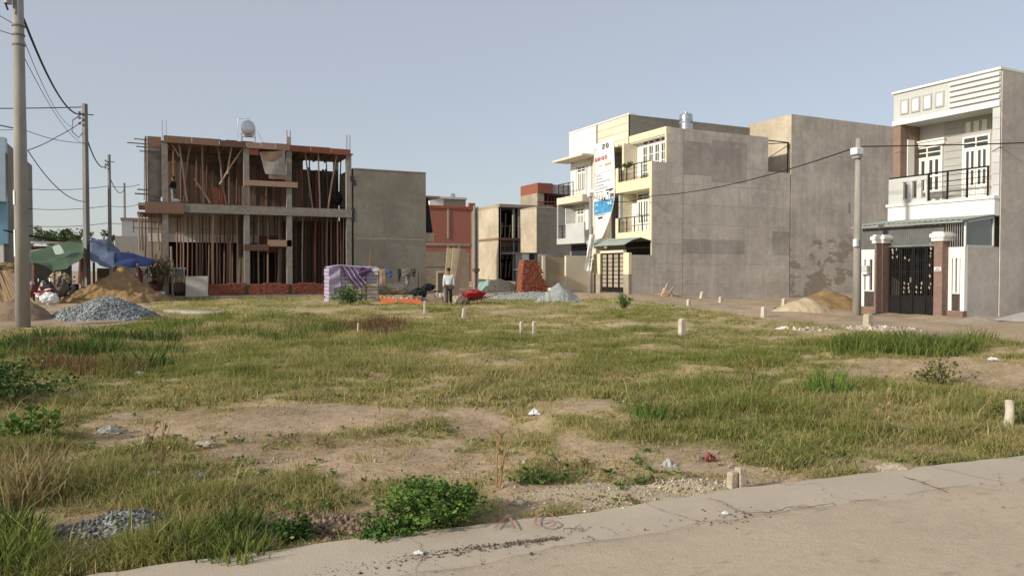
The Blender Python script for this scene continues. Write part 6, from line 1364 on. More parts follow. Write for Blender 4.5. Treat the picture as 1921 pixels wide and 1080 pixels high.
stake(1316, 557, .2, .4, 'white marker leaning at the foot of the long grey wall', m_='wstake', tilt=(.2, 0)); stake(1352, 566, .16, .3, 'short white marker on the sandy road by the long grey wall', m_='wstake'); stake(1292, 574, .15, .3, 'white post at the grass edge below the yellow house', m_='wstake'); stake(672, 628, .05, .3, 'thin pale stake among the brown weeds', m_='wstake'); stake(797, 590, .08, .5, 'pale stake before the orange tank', m_='wstake')
stake(1628, 616, .2, .42, 'pale boundary post among the rubble by the right pole', m_='pstone')
lp = thing('white_pipe', P0(1893, 800), 'leaning white plastic pipe stub at the right edge', 'pipe'); q = P0(1893, 800); MB().tube([q + Vector((-.03, 0, -.05)), q + Vector((.01, 0, .15)), q + Vector((.03, .02, .26))], .04, 16).build('pipe', 'wstake', lp)
# slab edge at far right
sb = thing('concrete_ramp', P0(1930, 608), 'grey concrete ramp at the right edge beside the house wall', 'ramp'); q = atx(1885, 612, 24.6); MB().quad((23.6, q.y - .15, .02), (23.6, q.y - 3.5, .02), (27.5, q.y - 3.5, .5), (27.5, q.y - .15, .5)).quad((23.6, q.y - .15, .02), (27.5, q.y - .15, .5), (27.5, q.y - .15, -.1), (23.6, q.y - .15, -.1)).build('slab', 'grey_wall4', sb)
# faded spray paint on the strip
def stroke(pts, w_, nm):
    mb = MB(); P_ = [atz(*q) + Vector((0, 0, .0)) for q in pts]
    for k, q in enumerate(P_):
        d_ = (P_[min(k + 1, len(P_) - 1)] - P_[max(k - 1, 0)]).normalized(); s_ = Vector((-d_.y, d_.x, 0)) * w_ / 2; i = len(mb.v); zt_ = .046
        mb.v += [(q.x - s_.x, q.y - s_.y, zt_), (q.x + s_.x, q.y + s_.y, zt_)]
        if k: mb.f.append((i - 2, i, i + 1, i - 1)); mb.mi.append(0)
    return mb
o = stroke([(928, 1004), (934, 997), (941, 990), (948, 983), (953, 978), (956, 983), (960, 990), (963, 997), (966, 1005)], .017, 'a').build('painted_numeral', 'kpaint'); tag(o, 'faded red spray painted stroke like a 1 on the concrete strip', 'paint mark', 'paint marks on the strip')
o = stroke([(1040, 983), (1030, 975), (1016, 976), (1006, 985), (1004, 995), (1012, 1001), (1026, 1003), (1038, 1000), (1044, 994), (1036, 989), (1022, 989), (1010, 993)], .015, 'b').build('painted_numeral', 'kpaint'); tag(o, 'faded red spray painted 6 on the concrete strip', 'paint mark', 'paint marks on the strip')
# twigs lying on the strip
for k, (a, b_) in enumerate((((1050, 1008), (1090, 1003)), ((1330, 945), (1405, 980)), ((1395, 978), (1560, 955)), ((1700, 905), (1780, 935)))):
    p0, p1 = atz(*a), atz(*b_); mb = MB(); pts = [p0.lerp(p1, t / 8) + Vector((random.uniform(-.02, .02), random.uniform(-.03, .03), .045)) for t in range(9)]; mb.tube(pts, [.0022] * 8 + [.001], 5)
    for q in range(2, 8): e = pts[q] + Vector((random.uniform(-.08, .08), random.uniform(-.06, .06), .01)); mb.tube([pts[q], e], [.0016, .0008], 4)
    tag(mb.build('twig', 'prop_d'), ('thin dead twig beside the painted 6', 'thin dead twig below the boundary stones', 'long trailing twig right of the boundary stones', 'dead grass runner across the strip near the right stone')[k], 'twig')
# ================================================================== SITE CLUTTER, LEFT
def flap(pts, m_, name, label, wav=.05, nu=14, nv=8, cat='tarpaulin', seed=0, solid=.008):
    """cloth spanned over a grid of control points (rows of Vectors)"""
    R_, C_n = len(pts), len(pts[0]); r = random.Random(seed); p1, p2 = r.uniform(0, 6), r.uniform(0, 6)
    def f(u, v):
        a = min(int(u * (R_ - 1)), R_ - 2); b_ = min(int(v * (C_n - 1)), C_n - 2); fu_, fv_ = u * (R_ - 1) - a, v * (C_n - 1) - b_
        fu_, fv_ = fu_ * fu_ * (3 - 2 * fu_) * .5 + fu_ * .5, fv_ * fv_ * (3 - 2 * fv_) * .5 + fv_ * .5
        q = Vector(pts[a][b_]).lerp(Vector(pts[a + 1][b_]), fu_).lerp(Vector(pts[a][b_ + 1]).lerp(Vector(pts[a + 1][b_ + 1]), fu_), fv_)
        return q + Vector((wav * .5 * math.sin(v * 17 + p1), wav * math.sin(u * 11 + v * 4 + p2), wav * math.sin(u * 9 + p1 + 5 * v)))
    return tag(MB().grid(f, nu, nv).build(name, m_, solid=solid, smooth=True), label, cat)
flap([[atd(55, 470, 41), atd(100, 462, 41), atd(130, 455, 41), atd(157, 453, 40.5)], [atd(58, 483, 38), atd(98, 482, 38), atd(132, 478, 38), atd(158, 477, 38)], [atd(66, 497, 35), atd(100, 507, 35), atd(130, 497, 35), atd(156, 481, 36)]], 'tarp_g', 'green_tarpaulin', 'sagging green tarpaulin roof between the two left poles', .11, 20, 26)
flap([[atd(98, 463, 37.6), atd(112, 458, 37.6)], [atd(105, 478, 36.6), atd(122, 474, 36.6)]], 'canopy', 'tarp_patch', 'grey green sheet folded on the green tarpaulin', .02, 6, 6)
sh = thing('tarp_shelter', (atd(110, 540, 38).x, atd(110, 540, 38).y, 0), 'rough timber posts holding up the green tarpaulin', 'shelter')
for px, d, top in ((62, 35.5, 497), (100, 35.2, 506), (155, 36.5, 482), (60, 41, 471), (152, 41, 455)): q = atd(px, top, d); MB().tube([(q.x, q.y, -.1), (q.x + .05, q.y, q.z)], .05, 7).build('post', 'prop_d', sh)
MB().tube([atd(58, 471, 41), atd(154, 455, 41)], .04, 7).build('ridge_pole', 'prop', sh)
flap([[atd(170, 447, 41), atd(200, 452, 41), atd(225, 470, 40.5)], [atd(171, 455, 39.5), atd(200, 464, 39.5), atd(216, 475, 39.5)], [atd(171, 480, 38.5), atd(195, 486, 38.5), atd(215, 490, 38.5)], [atd(173, 494, 38), atd(195, 498, 38), atd(216, 499, 38)]], 'tarp_lb', 'blue_tarpaulin', 'faded pale blue half of the tarpaulin beside the square pole', .10, 18, 16)
flap([[atd(214, 470, 40), atd(245, 478, 40), atd(286, 486, 40)], [atd(216, 482, 39), atd(250, 485, 39.2), atd(290, 490, 39.5)], [atd(217, 499, 38), atd(245, 499, 38.3), atd(276, 496, 39)]], 'tarp_b', 'blue_tarpaulin', 'deep blue tarpaulin stretched towards the frame building', .10, 18, 18)
flap([[atd(171, 445, 41.5), atd(215, 464, 41)], [atd(171, 453, 41.2), atd(212, 472, 40.8)]], 'tarp_b', 'blue_tarpaulin', 'dark blue roll along the top of the pale tarpaulin', .05, 6, 12)
sh2 = thing('tarp_shelter', (atd(230, 540, 40).x, atd(230, 540, 40).y, 0), 'timber posts holding up the blue tarpaulin', 'shelter')
for px, d, top in ((176, 38.2, 492), (217, 38.2, 497), (258, 38.6, 494), (213, 41, 464), (240, 41, 470)): q = atd(px, top, d); MB().tube([(q.x, q.y, -.1), (q.x, q.y, q.z)], .06, 7).build('post', random.choice(('prop_d', 'prop')), sh2)
B(atd(182, 500, 42).x, atd(205, 500, 42).x, atd(190, 500, 42).y, atd(190, 500, 42).y + .05, 0, 1.7).build('board_wall', 'plank', sh2)
# dry palm thatch hanging over the tarp end
r = np.random.default_rng(3); c = np.array(atd(302, 505, 40)); n_ = 500; pc = c + r.normal(0, 1, (n_, 3)) * [.32, .3, .38]; dd = np.stack([r.normal(.2, .5, n_), r.normal(0, .5, n_), -.6 - r.random(n_)], -1); dd /= np.linalg.norm(dd, axis=1)[:, None]; L = (.25 + .4 * r.random(n_))[:, None]; s2 = np.cross(dd, r.normal(0, 1, (n_, 3))) * .03
P_ = np.stack([pc - s2, pc + s2, pc + dd * L], 1); o = np_mesh('dry_thatch', P_.reshape(-1, 3), np.arange(n_ * 3).reshape(-1, 3), 'leaf', kind='stuff', cols=np.repeat(np.array((.16, .13, .085)) * (.5 + r.random((n_, 1))), 3, 0)); tag(o, 'hanging dry brown thatch at the right end of the blue tarpaulin', 'thatch')
tp_ = thing('lean_post', atd(302, 560, 40), 'two crooked posts under the dry thatch', 'post')
for a, b_ in (((321, 462), (324, 560)), ((308, 500), (307, 562))): MB().tube([atd(*b_, 40), atd(*a, 40)], .06, 7).build('post', 'prop', tp_)
# glass food cart and white board
ct = thing('food_cart', atd(335, 562, 43), 'small glass sided food cart on a brown base before the frame building', 'cart'); q0, q1 = atd(326, 556, 43), atd(347, 556, 43); x0, x1, y0 = q0.x, q1.x, q0.y; zc_ = atd(335, 530, 43).z; zt_ = atd(335, 502, 43).z
B(x0 - .05, x1, y0, y0 + .6, -.05, zc_).build('base', 'form', ct); B(x0, x1 - .03, y0 + .03, y0 + .57, zc_, zt_ - .08).build('glass_case', 'tintglass', ct); B(x0 - .08, x1 + .08, y0 - .06, y0 + .66, zt_ - .08, zt_).build('roof', 'canopy', ct)
for x in (x0, x1 - .05): B(x, x + .05, y0 - .003, y0 + .03, zc_, zt_ - .08).build('corner_post', 'steel', ct)
B(x0 + .1, x1 - .2, y0 + .02, y0 + .029, zc_ + .03, zc_ + .35).build('food_tray', 'plank_y', ct)
for x in (x0 + .05, x1 - .15): MB().tube([(x, y0 - .06, .18), (x, y0 - .01, .18)], .18, 14).build('wheel', 'rubber', ct)
q0, q1 = aty(348, 518, Y0 - .7), aty(390, 556, Y0 - .7); wb = MB().obox(((q0.x + q1.x) / 2, Y0 - .75, (q0.z + q1.z) / 2), ((q1.x - q0.x) / 2, 0, 0), (0, .015, 0), (0, .1, (q0.z - q1.z) / 2)).build('white_board', 'beige_wall'); wb.data.materials[0] = mat('pale_board', (.58, .52, .45), (.52, .46, .40), 3, .7); tag(wb, 'square off white board leaning against the loose brick wall', 'board')
# red cloth heap, bucket
def blob(name, c, s, m_, label, cat, seed, n_=(18, 10), rough_=.22):
    r = random.Random(seed); ph = [r.uniform(0, 6) for _ in range(6)]
    def f(u, v):
        a, e = u * 2 * math.pi, (v - .5) * math.pi; k = 1 + rough_ * (math.sin(3 * a + ph[0] + 2 * e) * .6 + math.sin(7 * a + ph[1] - 3 * e) * .35 + math.sin(9 * e + ph[2] + 4 * a) * .3); return Vector(c) + Vector((s[0] * math.cos(e) * math.cos(a) * k, s[1] * math.cos(e) * math.sin(a) * k, s[2] * math.sin(e) * k))
    return tag(MB().grid(f, *n_).build(name, m_, smooth=False), label, cat)
blob('cloth_bundle', atd(290, 538, 40), (.42, .35, .3), 'dred', 'dark red cloth bundle under the dry thatch', 'cloth', 1); blob('cloth_bundle', atd(248, 525, 41), (.4, .3, .22), 'red_pl', 'red cushion behind the sand pile under the blue tarpaulin', 'cushion', 2); blob('sack', atd(262, 522, 41.5), (.15, .2, .6), 'dred', 'dark red upright bundle under the blue tarpaulin', 'cloth', 3)
bk = thing('bucket', atd(302, 566, 39), 'pale blue white plastic bucket right of the large sand pile', 'bucket'); q = atd(302, 566, 39); MB().lathe((q.x, q.y, 0), [(.15, 0), (.19, .42), (.205, .43), (.205, .46)], 18).build('body', 'white_pl', bk); MB().tube([(q.x - .2, q.y, .44), (q.x, q.y - .2, .35), (q.x + .2, q.y, .44)], .008, 6).build('handle', 'steel', bk)
blob('sack', atd(93, 560, 33), (.36, .3, .26), 'white_pl', 'white plastic sack beside the red motorbike', 'sack', 5)
# motorbikes under the green tarp
def bike(c, ang, body, label):
    c = Vector((c[0], c[1], 0)); o = thing('motorbike', c, label, 'motorbike'); ca, sa = math.cos(ang), math.sin(ang)
    def T(x, y, z): return Vector((c.x + x * ca - y * sa, c.y + x * sa + y * ca, z))
    for x in (-.62, .62):
        n_ = 20; w_ = MB(); w_.tube([T(x + .245 * math.cos(2 * math.pi * k / n_), 0, .29 + .245 * math.sin(2 * math.pi * k / n_)) for k in range(n_ + 1)], .045, 8, False); wo = w_.build('wheel', 'rubber', o)
        MB().tube([T(x, -.05, .29), T(x, .05, .29)], .06, 10).build('hub', 'steel', wo)
        for k in range(6): a = k * math.pi / 3; MB().tube([T(x, 0, .29), T(x + .21 * math.cos(a), 0, .29 + .21 * math.sin(a))], .01, 5).build('spoke', 'steel', wo)
    for y in (-.09, .09): MB().tube([T(.62, y, .29), T(.42, y, .85)], .022, 6).build('fork', 'steel', o)
    MB().tube([T(.45, 0, .8), T(.3, 0, .5), T(-.1, 0, .42), T(-.45, 0, .62), T(-.75, 0, .72)], [.1, .1, .13, .15, .07], 10).build('body', body, o)
    MB().tube([T(.50, 0, .35), T(.48, 0, .62), T(.40, 0, .92)], [.20, .24, .14], 10).build('leg_shield', body, o)
    MB().tube([T(-.08, 0, .74), T(-.35, 0, .78), T(-.72, 0, .80)], [.10, .13, .10], 10).build('seat', 'rubber', o)
    MB().tube([T(.36, -.33, 1.02), T(.42, -.12, 1.0), T(.42, .12, 1.0), T(.36, .33, 1.02)], .025, 8).build('handlebar', 'rubber', o)
    MB().tube([T(.40, 0, .95), T(.53, 0, .95)], .10, 12).build('headlight', 'white_pl', o); MB().tube([T(.0, 0, .32), T(.15, 0, .38)], .13, 10).build('engine', 'gmetal', o); MB().tube([T(-.1, -.12, .27), T(-.8, -.14, .38)], [.04, .06], 8).build('exhaust', 'steel', o)
    for y in (-.3, .3): MB().tube([T(.38, y * .8, 1.02), T(.42, y, 1.2)], .01, 5).build('mirror_stem', 'steel', o); MB().lathe(T(.42, y, 1.24), [(.02, -.04), (.06, 0), (.02, .04)], 10).build('mirror', 'rubber', o)
    MB().beam(T(-.7, 0, .6), T(-.95, 0, .42), .14, .03).build('mudguard', body, o); return o
q = atd(75, 545, 35); bike((q.x, q.y), 2.4, 'dred', 'dark red motorbike parked under the green tarpaulin'); q = atd(92, 545, 36.5); bike((q.x, q.y), 2.2, 'dred', 'second dark red motorbike close beside the first under the green tarpaulin'); q = atd(134, 540, 38); bike((q.x, q.y), 2.0, 'jacket', 'black motorbike under the green tarpaulin next to the square pole')
blob('sack', atd(115, 540, 36), (.3, .3, .4), 'gstone', 'dark bundle between the red and black motorbikes', 'bundle', 8); blob('crate_heap', atd(113, 523, 40), (.5, .3, .35), 'beige_wall', 'pale heap behind the motorbikes', 'heap', 9)
# timber stack leaning at left edge
ts = thing('timber_stack', atd(20, 590, 24), 'yellowish planks leaning in a stack at the left edge', 'timber')
for k in range(24):
    a = atd(-22 + k * 2.1 + random.uniform(-3, 3), 496 + random.uniform(-4, 10) + k * .8, 26.2 - .03 * k); b_ = atd(0 + k * 3.2 + random.uniform(-5, 5), 585 + random.uniform(-6, 4), 24.6 - .03 * k); MB().beam(b_, a, random.uniform(.05, .09), .03, (0, -1, .2)).build('plank', random.choice(('plank_y', 'plank_y', 'prop')), ts)
for k in range(3): MB().beam(atd(-20, 500 + 4 * k, 26.5), atd(28, 506 + 3 * k, 26.3), .14, .05).build('plank', 'plank_y', ts)
blob('straw_heap', atd(10, 500, 26.6), (.5, .3, .13), 'plank_y', 'bundle of straw on top of the leaning planks', 'straw', 11)
tag(MB().beam(atz(-40, 603) + Vector((0, 0, .05)), atz(36, 597) + Vector((0, 0, .05)), .16, .05).build('plank', 'plank_y'), 'plank lying on the ground left of the foreground pole', 'plank')
B(atz(330, 588).x, atz(400, 590).x, atz(360, 592).y, atz(360, 586).y, -.05, .12); tag(MB().beam(atz(318, 586) + Vector((0, 0, .06)), atz(420, 592) + Vector((0, 0, .06)), .5, .12).build('concrete_slab', 'con'), 'grey concrete edge lying right of the large sand pile', 'slab')

# ================================================================== CENTRE
# purple covered brick stack
bs = thing('covered_brick_stack', atd(660, 566, 37), 'stack of pale blocks under purple striped cloth before the frame building', 'brick stack')
q0, q1 = atd(616, 562, 37), atd(704, 562, 38.4); xa, xb = q0.x, q1.x; ya = (q0.y + q1.y) / 2 - .3; zt_ = atd(660, 503, 37.6).z; yb = ya + 1.1
rows = 9; hh = zt_ / rows
B(xa + .05, xb - .05, ya + .05, yb - .05, 0, zt_ - .03).build('core', 'gstone', bs)
for r_ in range(rows):
    for c_n in range(3): B(xa + (xb - xa) * c_n / 3 + random.uniform(-.01, .03), xa + (xb - xa) * (c_n + 1) / 3 - random.uniform(.0, .04), ya + random.uniform(-.06, .03), yb, r_ * hh + .012, (r_ + 1) * hh - .014).build('block_course', 'lilac' if r_ > 4 or c_n == 0 else 'wstake', bs)
def drape(pts, m_, nm, wav): 
    o = flap(pts, m_, nm, 'x', wav, 14, 14, 'cloth', 3); del o['label']; del o['category']; o.parent = bs; o.matrix_parent_inverse.identity(); o.location = -ORG[bs.name]; return o
yq = ya - .06
# diagonal stripes of cloth: alternating purple and lilac bands
for k in range(6):
    t0, t1 = k / 6, (k + 1) / 6; A0, A1 = Vector((xa + .55 + .75 * t0, yq, zt_ + .10 - .06 * t0)), Vector((xa + .55 + .75 * t1, yq, zt_ + .10 - .06 * t1)); b0, b1 = Vector((xa + 1.35 + .55 * t0, yq - .03, zt_ * .38 + .25 * t0)), Vector((xa + 1.35 + .55 * t1, yq - .03, zt_ * .38 + .25 * t1))
    drape([[A0, A1], [A0.lerp(b0, .5) + Vector((-.04, -.03, 0)), A1.lerp(b1, .5) + Vector((-.04, -.03, 0))], [b0, b1]], 'purple' if k % 2 == 0 else 'lilac', 'cloth_stripe', .012)
drape([[Vector((xa - .02, ya - .03, zt_ + .02)), Vector((xa + .6, ya - .04, zt_ + .14)), Vector((xb - .4, ya - .03, zt_ + .04)), Vector((xb + .05, ya - .03, zt_ + .03))], [Vector((xa, yb, zt_ + .06)), Vector((xa + .6, yb, zt_ + .15)), Vector((xb - .4, yb, zt_ + .08)), Vector((xb, yb, zt_ + .05))]], 'lilac', 'cloth_top', .03)
drape([[Vector((xa - .03, yq, zt_ + .02)), Vector((xa + .58, yq, zt_ + .13))], [Vector((xa - .03, yq - .02, zt_ * .72)), Vector((xa + .56, yq - .02, zt_ * .72))], [Vector((xa - .02, yq, zt_ * .42)), Vector((xa + .6, yq, zt_ * .42))]], 'lilac', 'cloth_flap', .03)
drape([[Vector((xb - .9, yq, zt_ + .03)), Vector((xb - .35, yq - .04, zt_ + .06))], [Vector((xb - 1.1, yq - .05, zt_ * .72)), Vector((xb - .5, yq - .05, zt_ * .8))]], 'purple', 'cloth_flap', .06)
drape([[Vector((xb - .5, yq - .06, zt_ + .10)), Vector((xb + .05, yq - .06, zt_ + .02))], [Vector((xb - .2, yq - .08, zt_ * .83)), Vector((xb - .05, yq - .08, zt_ * .8))]], 'white_pl', 'cloth_corner', .02)
for x in (xb - .62, xb + .03): B(x - .025, x + .025, ya - .06, ya - .03, 0, zt_ * .9).build('strap', 'prop_d', bs)
# clothes line
ln = [atd(706, 503, 44), atd(745, 504, 44.6), atd(785, 505, 45.2)]
cl_ = thing('clothes_line', ln[1], 'thin washing line strung along the grey house wall', 'clothes line')
MB().tube([ln[0], ln[1] - Vector((0, 0, .04)), ln[2]], .008, 5).build('line', 'cable', cl_)
for q in (ln[0], ln[2]): MB().tube([(q.x, q.y, 0), (q.x, q.y, q.z + .05)], .03, 6).build('post', 'prop_d', cl_)
def hang(px0, px1, py1, m_, label, seed, d=44.4, taper=.85):
    flap([[atd(px0, 503.5, d), atd((px0 + px1) / 2, 504, d), atd(px1, 503.5, d)], [atd(px0 - .3, (503 + py1) / 2, d), atd((px0 + px1) / 2, (503 + py1) / 2, d - .05), atd(px1 + .3, (503 + py1) / 2, d)], [atd(px0 + (px1 - px0) * (1 - taper) / 2, py1, d), atd((px0 + px1) / 2, py1 - 1, d - .04), atd(px1 - (px1 - px0) * (1 - taper) / 2, py1 - 1, d)]], m_, 'hanging_clothes', label, .025, 8, 8, 'clothes', seed)
hang(705, 714, 515, 'jacket', 'dark garment at the left end of the washing line', 1); hang(725, 736, 521, 'denim', 'blue denim shorts on the washing line', 2); hang(746, 752, 528, 'jacket', 'black trousers on the washing line', 3, taper=.6); hang(754, 767, 520, 'gstone', 'patterned grey shirt on the washing line', 4); hang(769, 779, 520, 'trous', 'dark garment at the right end of the washing line', 5); hang(760, 769, 535, 'jean', 'long grey trousers between the shirts on the washing line', 6, 44.8, .5)
hang(708, 724, 538, 'brown', 'brown sheet hanging behind the covered brick stack', 7, 43.5, 1.2)
# orange tank half buried, with boards on top
ot = thing('orange_trough', atd(752, 574, 35.5), 'long orange sheet metal trough with boards on top', 'trough')
q0, q1, q2 = atd(714, 556, 36.5), atd(790, 559, 34.8), atd(790, 575, 34.8)
zt0, zt1 = q0.z, q1.z
n_ = 12; fr_ = [Vector((q0.x, q0.y, 0)).lerp(Vector((q1.x, q1.y, 0)), t / n_) + Vector((.0, .18 * math.sin(math.pi * t / n_) * -1, 0)) for t in range(n_ + 1)]; bk_ = [p + Vector((.35, .9, 0)) for p in fr_]
mb = MB()
for k in range(n_):
    za, zb = zt0 + (zt1 - zt0) * k / n_ - .03, zt0 + (zt1 - zt0) * (k + 1) / n_ - .03
    mb.quad((fr_[k].x, fr_[k].y, -.1), (fr_[k + 1].x, fr_[k + 1].y, -.1), (fr_[k + 1].x, fr_[k + 1].y, zb), (fr_[k].x, fr_[k].y, za)); mb.quad((bk_[k].x, bk_[k].y, -.1), (bk_[k + 1].x, bk_[k + 1].y, -.1), (bk_[k + 1].x, bk_[k + 1].y, zb), (bk_[k].x, bk_[k].y, za))
mb.quad((fr_[0].x, fr_[0].y, -.1), (bk_[0].x, bk_[0].y, -.1), (bk_[0].x, bk_[0].y, zt0 - .03), (fr_[0].x, fr_[0].y, zt0 - .03)).quad((fr_[-1].x, fr_[-1].y, -.1), (bk_[-1].x, bk_[-1].y, -.1), (bk_[-1].x, bk_[-1].y, zt1 - .03), (fr_[-1].x, fr_[-1].y, zt1 - .03)); mb.build('side', 'orange', ot, solid=.02)
for k in range(9):
    t = (k + .5) / 9; a = fr_[0].lerp(fr_[-1], t); z_ = zt0 + (zt1 - zt0) * t - .0; MB().beam(Vector((a.x - .05, a.y - .15, z_ + .01)), Vector((a.x + .4, a.y + 1.0, z_ + .03 + random.uniform(-.02, .06))), .24, .035).build('board', random.choice(('ply', 'plank_y', 'prop')), ot)
MB().tube([fr_[0] + Vector((-.03, -.02, zt0 - .02)), fr_[6] + Vector((0, -.03, (zt0 + zt1) / 2 - .03)), fr_[-1] + Vector((.03, -.02, zt1 - .02))], .03, 6).build('rim', 'wstake', ot)
q = fr_[5]; B(q.x - .12, q.x + .12, q.y - .06, q.y - .01, .05, .3).build('label_plate', 'wstake', ot)
# plywood sheets and pale props right of it
sp = flap([[atd(787, 559, 35.2), atd(832, 556, 36)], [atd(789, 572, 34.4), atd(834, 571, 35)]], 'ply', 'plywood_sheet', 'bent sheet of tan plywood lying right of the orange trough', .02, 8, 8, 'plywood', 4, .02)
tag(MB().tube([atd(793, 571, 34.6), atd(792.5, 584, 34.6)], [.06, .035], 7).build('peg', 'wstake'), 'pale pointed peg under the plywood sheet', 'peg')
bx_ = thing('work_table', atd(803, 560, 38.5), 'low dark work table with scrap on it behind the plywood sheet', 'table'); q = atd(803, 545, 38.5)
B(q.x - .55, q.x + .55, q.y - .3, q.y + .3, q.z - .04, q.z).build('top', 'ply', bx_)
for a in (-.5, .5):
    for b_ in (-.25, .25): B(q.x + a - .03, q.x + a + .03, q.y + b_ - .03, q.y + b_ + .03, 0, q.z - .04).build('leg', 'prop_d', bx_)
blob('scrap_heap', atd(803, 539, 38.5), (.34, .2, .17), 'jacket', 'dark scrap heap on the low work table', 'scrap', 21, rough_=.35); blob('scrap_heap', atd(785, 552, 37), (.45, .3, .28), 'jacket', 'black bundle behind the orange trough', 'bundle', 22, rough_=.3); blob('sack', atd(735, 543, 39), (.8, .5, .28), 'pstone', 'tan sacks heaped below the washing line', 'sacks', 23, rough_=.3); blob('sack', atd(768, 546, 39.5), (.6, .4, .24), 'beige_dim', 'beige sack heap right of the tan sacks', 'sacks', 24, rough_=.3)
# leaning wooden panels
wp_ = thing('leaning_panels', atd(845, 570, 38), 'tall tan boards standing upright behind the walking man', 'boards')
for a, b_, w_, m_ in (((846, 466), (838, 566), .42, 'sand_pale'), ((857, 466), (847, 567), .42, 'sand_pale'), ((868, 467), (852, 569), .34, 'ply')): p0, p1 = atd(b_[0], b_[1], 38.2), atd(a[0], a[1], 39); MB().beam(p0, p1, w_, .05, (0, -1, .1)).build('panel', m_, wp_)
fm_ = thing('pale_frame', atd(835, 565, 39), 'pale upright board frame left of the tall leaning boards', 'frame')
B(atd(820, 520, 39.6).x, atd(846, 520, 39.6).x, atd(830, 520, 39.6).y, atd(830, 520, 39.6).y + .05, 0, atd(830, 511, 39.6).z).build('panel', 'beige_dim', fm_); MB().beam(atd(818, 510, 39.5), atd(852, 510, 39.5), .1, .1).build('rail', 'prop', fm_); MB().beam(atd(820, 560, 39.5), atd(820, 508, 39.5), .1, .1).build('post', 'prop', fm_)
for k in range(3): q = atd(820 + k * 7, 558, 37.5); tag(MB().lathe((q.x, q.y, 0), [(.14, 0), (.15, .42), (.13, .44)], 14).build('bucket', ('con', 'wstake', 'gmetal')[k]), ('grey bucket, left of three beside the walking man', 'whitish bucket, middle of three beside the walking man', 'steel grey bucket, right of three beside the walking man')[k], 'bucket')
tag(MB().beam(atd(852, 548, 40), atd(905, 552, 40), .14, .06).build('plank', 'plank_y'), 'plank lying behind the red cart', 'plank'); tag(MB().beam(atd(862, 540, 41), atd(898, 546, 40.5), .1, .05).build('plank', 'prop_d'), 'dark plank resting behind the pale plank near the red cart', 'plank')
# red wheelbarrow / cart full of dark stuff
wc = thing('red_cart', atd(890, 572, 35), 'red handcart tipped forward beside the walking man', 'cart'); q = atd(889, 556, 35)
mb = MB(); prof = [(-.68, .10, .26), (-.5, .24, .36), (0, .30, .40), (.45, .22, .36), (.6, .10, .25)]
mb.grid(lambda u, v: (lambda k, f: Vector((q.x + (prof[k][0] + (prof[k + 1][0] - prof[k][0]) * f) * .75, q.y - .42 + .8 * v, q.z + .16 - (math.sin(v * math.pi) ** .5) * (prof[k][1] + (prof[k + 1][1] - prof[k][1]) * f) * 1.3 + .06 * u)))(min(int(u * 4), 3), u * 4 - min(int(u * 4), 3)), 8, 8); mb.build('tub', 'red_pl', wc, solid=.03)
blob_o = blob('load', q + Vector((0, 0, .12)), (.42, .34, .17), 'red_pl', 'x', 'x', 31, rough_=.3); del blob_o['label']; del blob_o['category']; blob_o.parent = wc; blob_o.location = -ORG[wc.name]
MB().tube([(q.x - .45, q.y - .05, .19), (q.x - .45, q.y + .05, .19)], .19, 16).build('wheel', 'rubber', wc)
for y in (-.25, .25): MB().tube([(q.x - .5, q.y + y * .3, .2), (q.x, q.y + y, q.z - .15), (q.x + .75, q.y + y, q.z - .02)], .025, 7).build('handle', 'rebar', wc); MB().tube([(q.x + .25, q.y + y, q.z - .1), (q.x + .3, q.y + y, 0)], .025, 7).build('leg', 'rebar', wc)
blob('sack', atd(868, 565, 34.5), (.3, .25, .2), 'gstone', 'dark sack on the ground left of the red cart', 'sack', 33); blob('sack', atd(857, 563, 35), (.25, .25, .2), 'pstone', 'pale sack at the feet of the walking man', 'sack', 34)
# red brick pile
bp = thing('brick_pile', atz(1000, 551), 'tall stack of red bricks in front of the sheet metal hut', 'brick pile'); q = atz(1000, 551)
zt_ = atd(1000, 489, 51).z; x0, x1 = aty(976, 540, q.y).x, aty(1027, 540, q.y).x
prof_ = lambda x: zt_ if x < x0 + (x1 - x0) * .58 else max(.2, zt_ - (x - x0 - (x1 - x0) * .58) / ((x1 - x0) * .46) * zt_ * 1.0)
mb = MB(); r = random.Random(4); L, Hh, Wd = .19, .085, .09; z = 0; row = 0
while z < zt_:
    sh_ = z * .09; x = x0 + sh_ + (L / 2 if row % 2 else 0) * .5
    while x < x1:
        if z < prof_(x) - .02:
            for yy in ((0,) if z + 2 * Hh < prof_(x) and x > x0 + sh_ + L else (0, .1, .2, .3, .4, .5, .6)):
                a = r.gauss(0, .09); mb.obox((x + r.uniform(-.02, .02) + L / 2, q.y + yy + r.uniform(-.035, .02), z + Hh / 2 + .0), (L * .46 * math.cos(a), L * .46 * math.sin(a), 0), (-Wd / 2 * math.sin(a), Wd / 2 * math.cos(a), 0), (0, 0, Hh * .45))
        x += L * (1 if r.random() < .5 else .52)
    z += Hh; row += 1
mb.build('brickwork', 'brick', bp, kind='stuff')
n_ = 10
core = MB(); nx_ = 12
for k in range(nx_):
    xa_ = x0 + .12 + (x1 - x0 - .2) * k / nx_; xb_ = x0 + .12 + (x1 - x0 - .2) * (k + 1) / nx_ - .003; core.box(xa_ + .1, xb_ + .1, q.y + .02, q.y + .66, 0, max(.1, prof_(xb_) - .14))
core.build('core', 'brick', bp, kind='stuff')
r = random.Random(6); mb = MB()
for k in range(90):
    a = r.uniform(0, 3.14); c_ = Vector((r.uniform(x0 - .2, x1 + .9), q.y + r.uniform(-.5, .4), r.uniform(.03, .14))); mb.obox(c_, (.09 * math.cos(a), .09 * math.sin(a), r.uniform(-.03, .03)), (-.045 * math.sin(a), .045 * math.cos(a), 0), (0, 0, .035))
mb.build('fallen_bricks', 'brick', bp, kind='stuff')
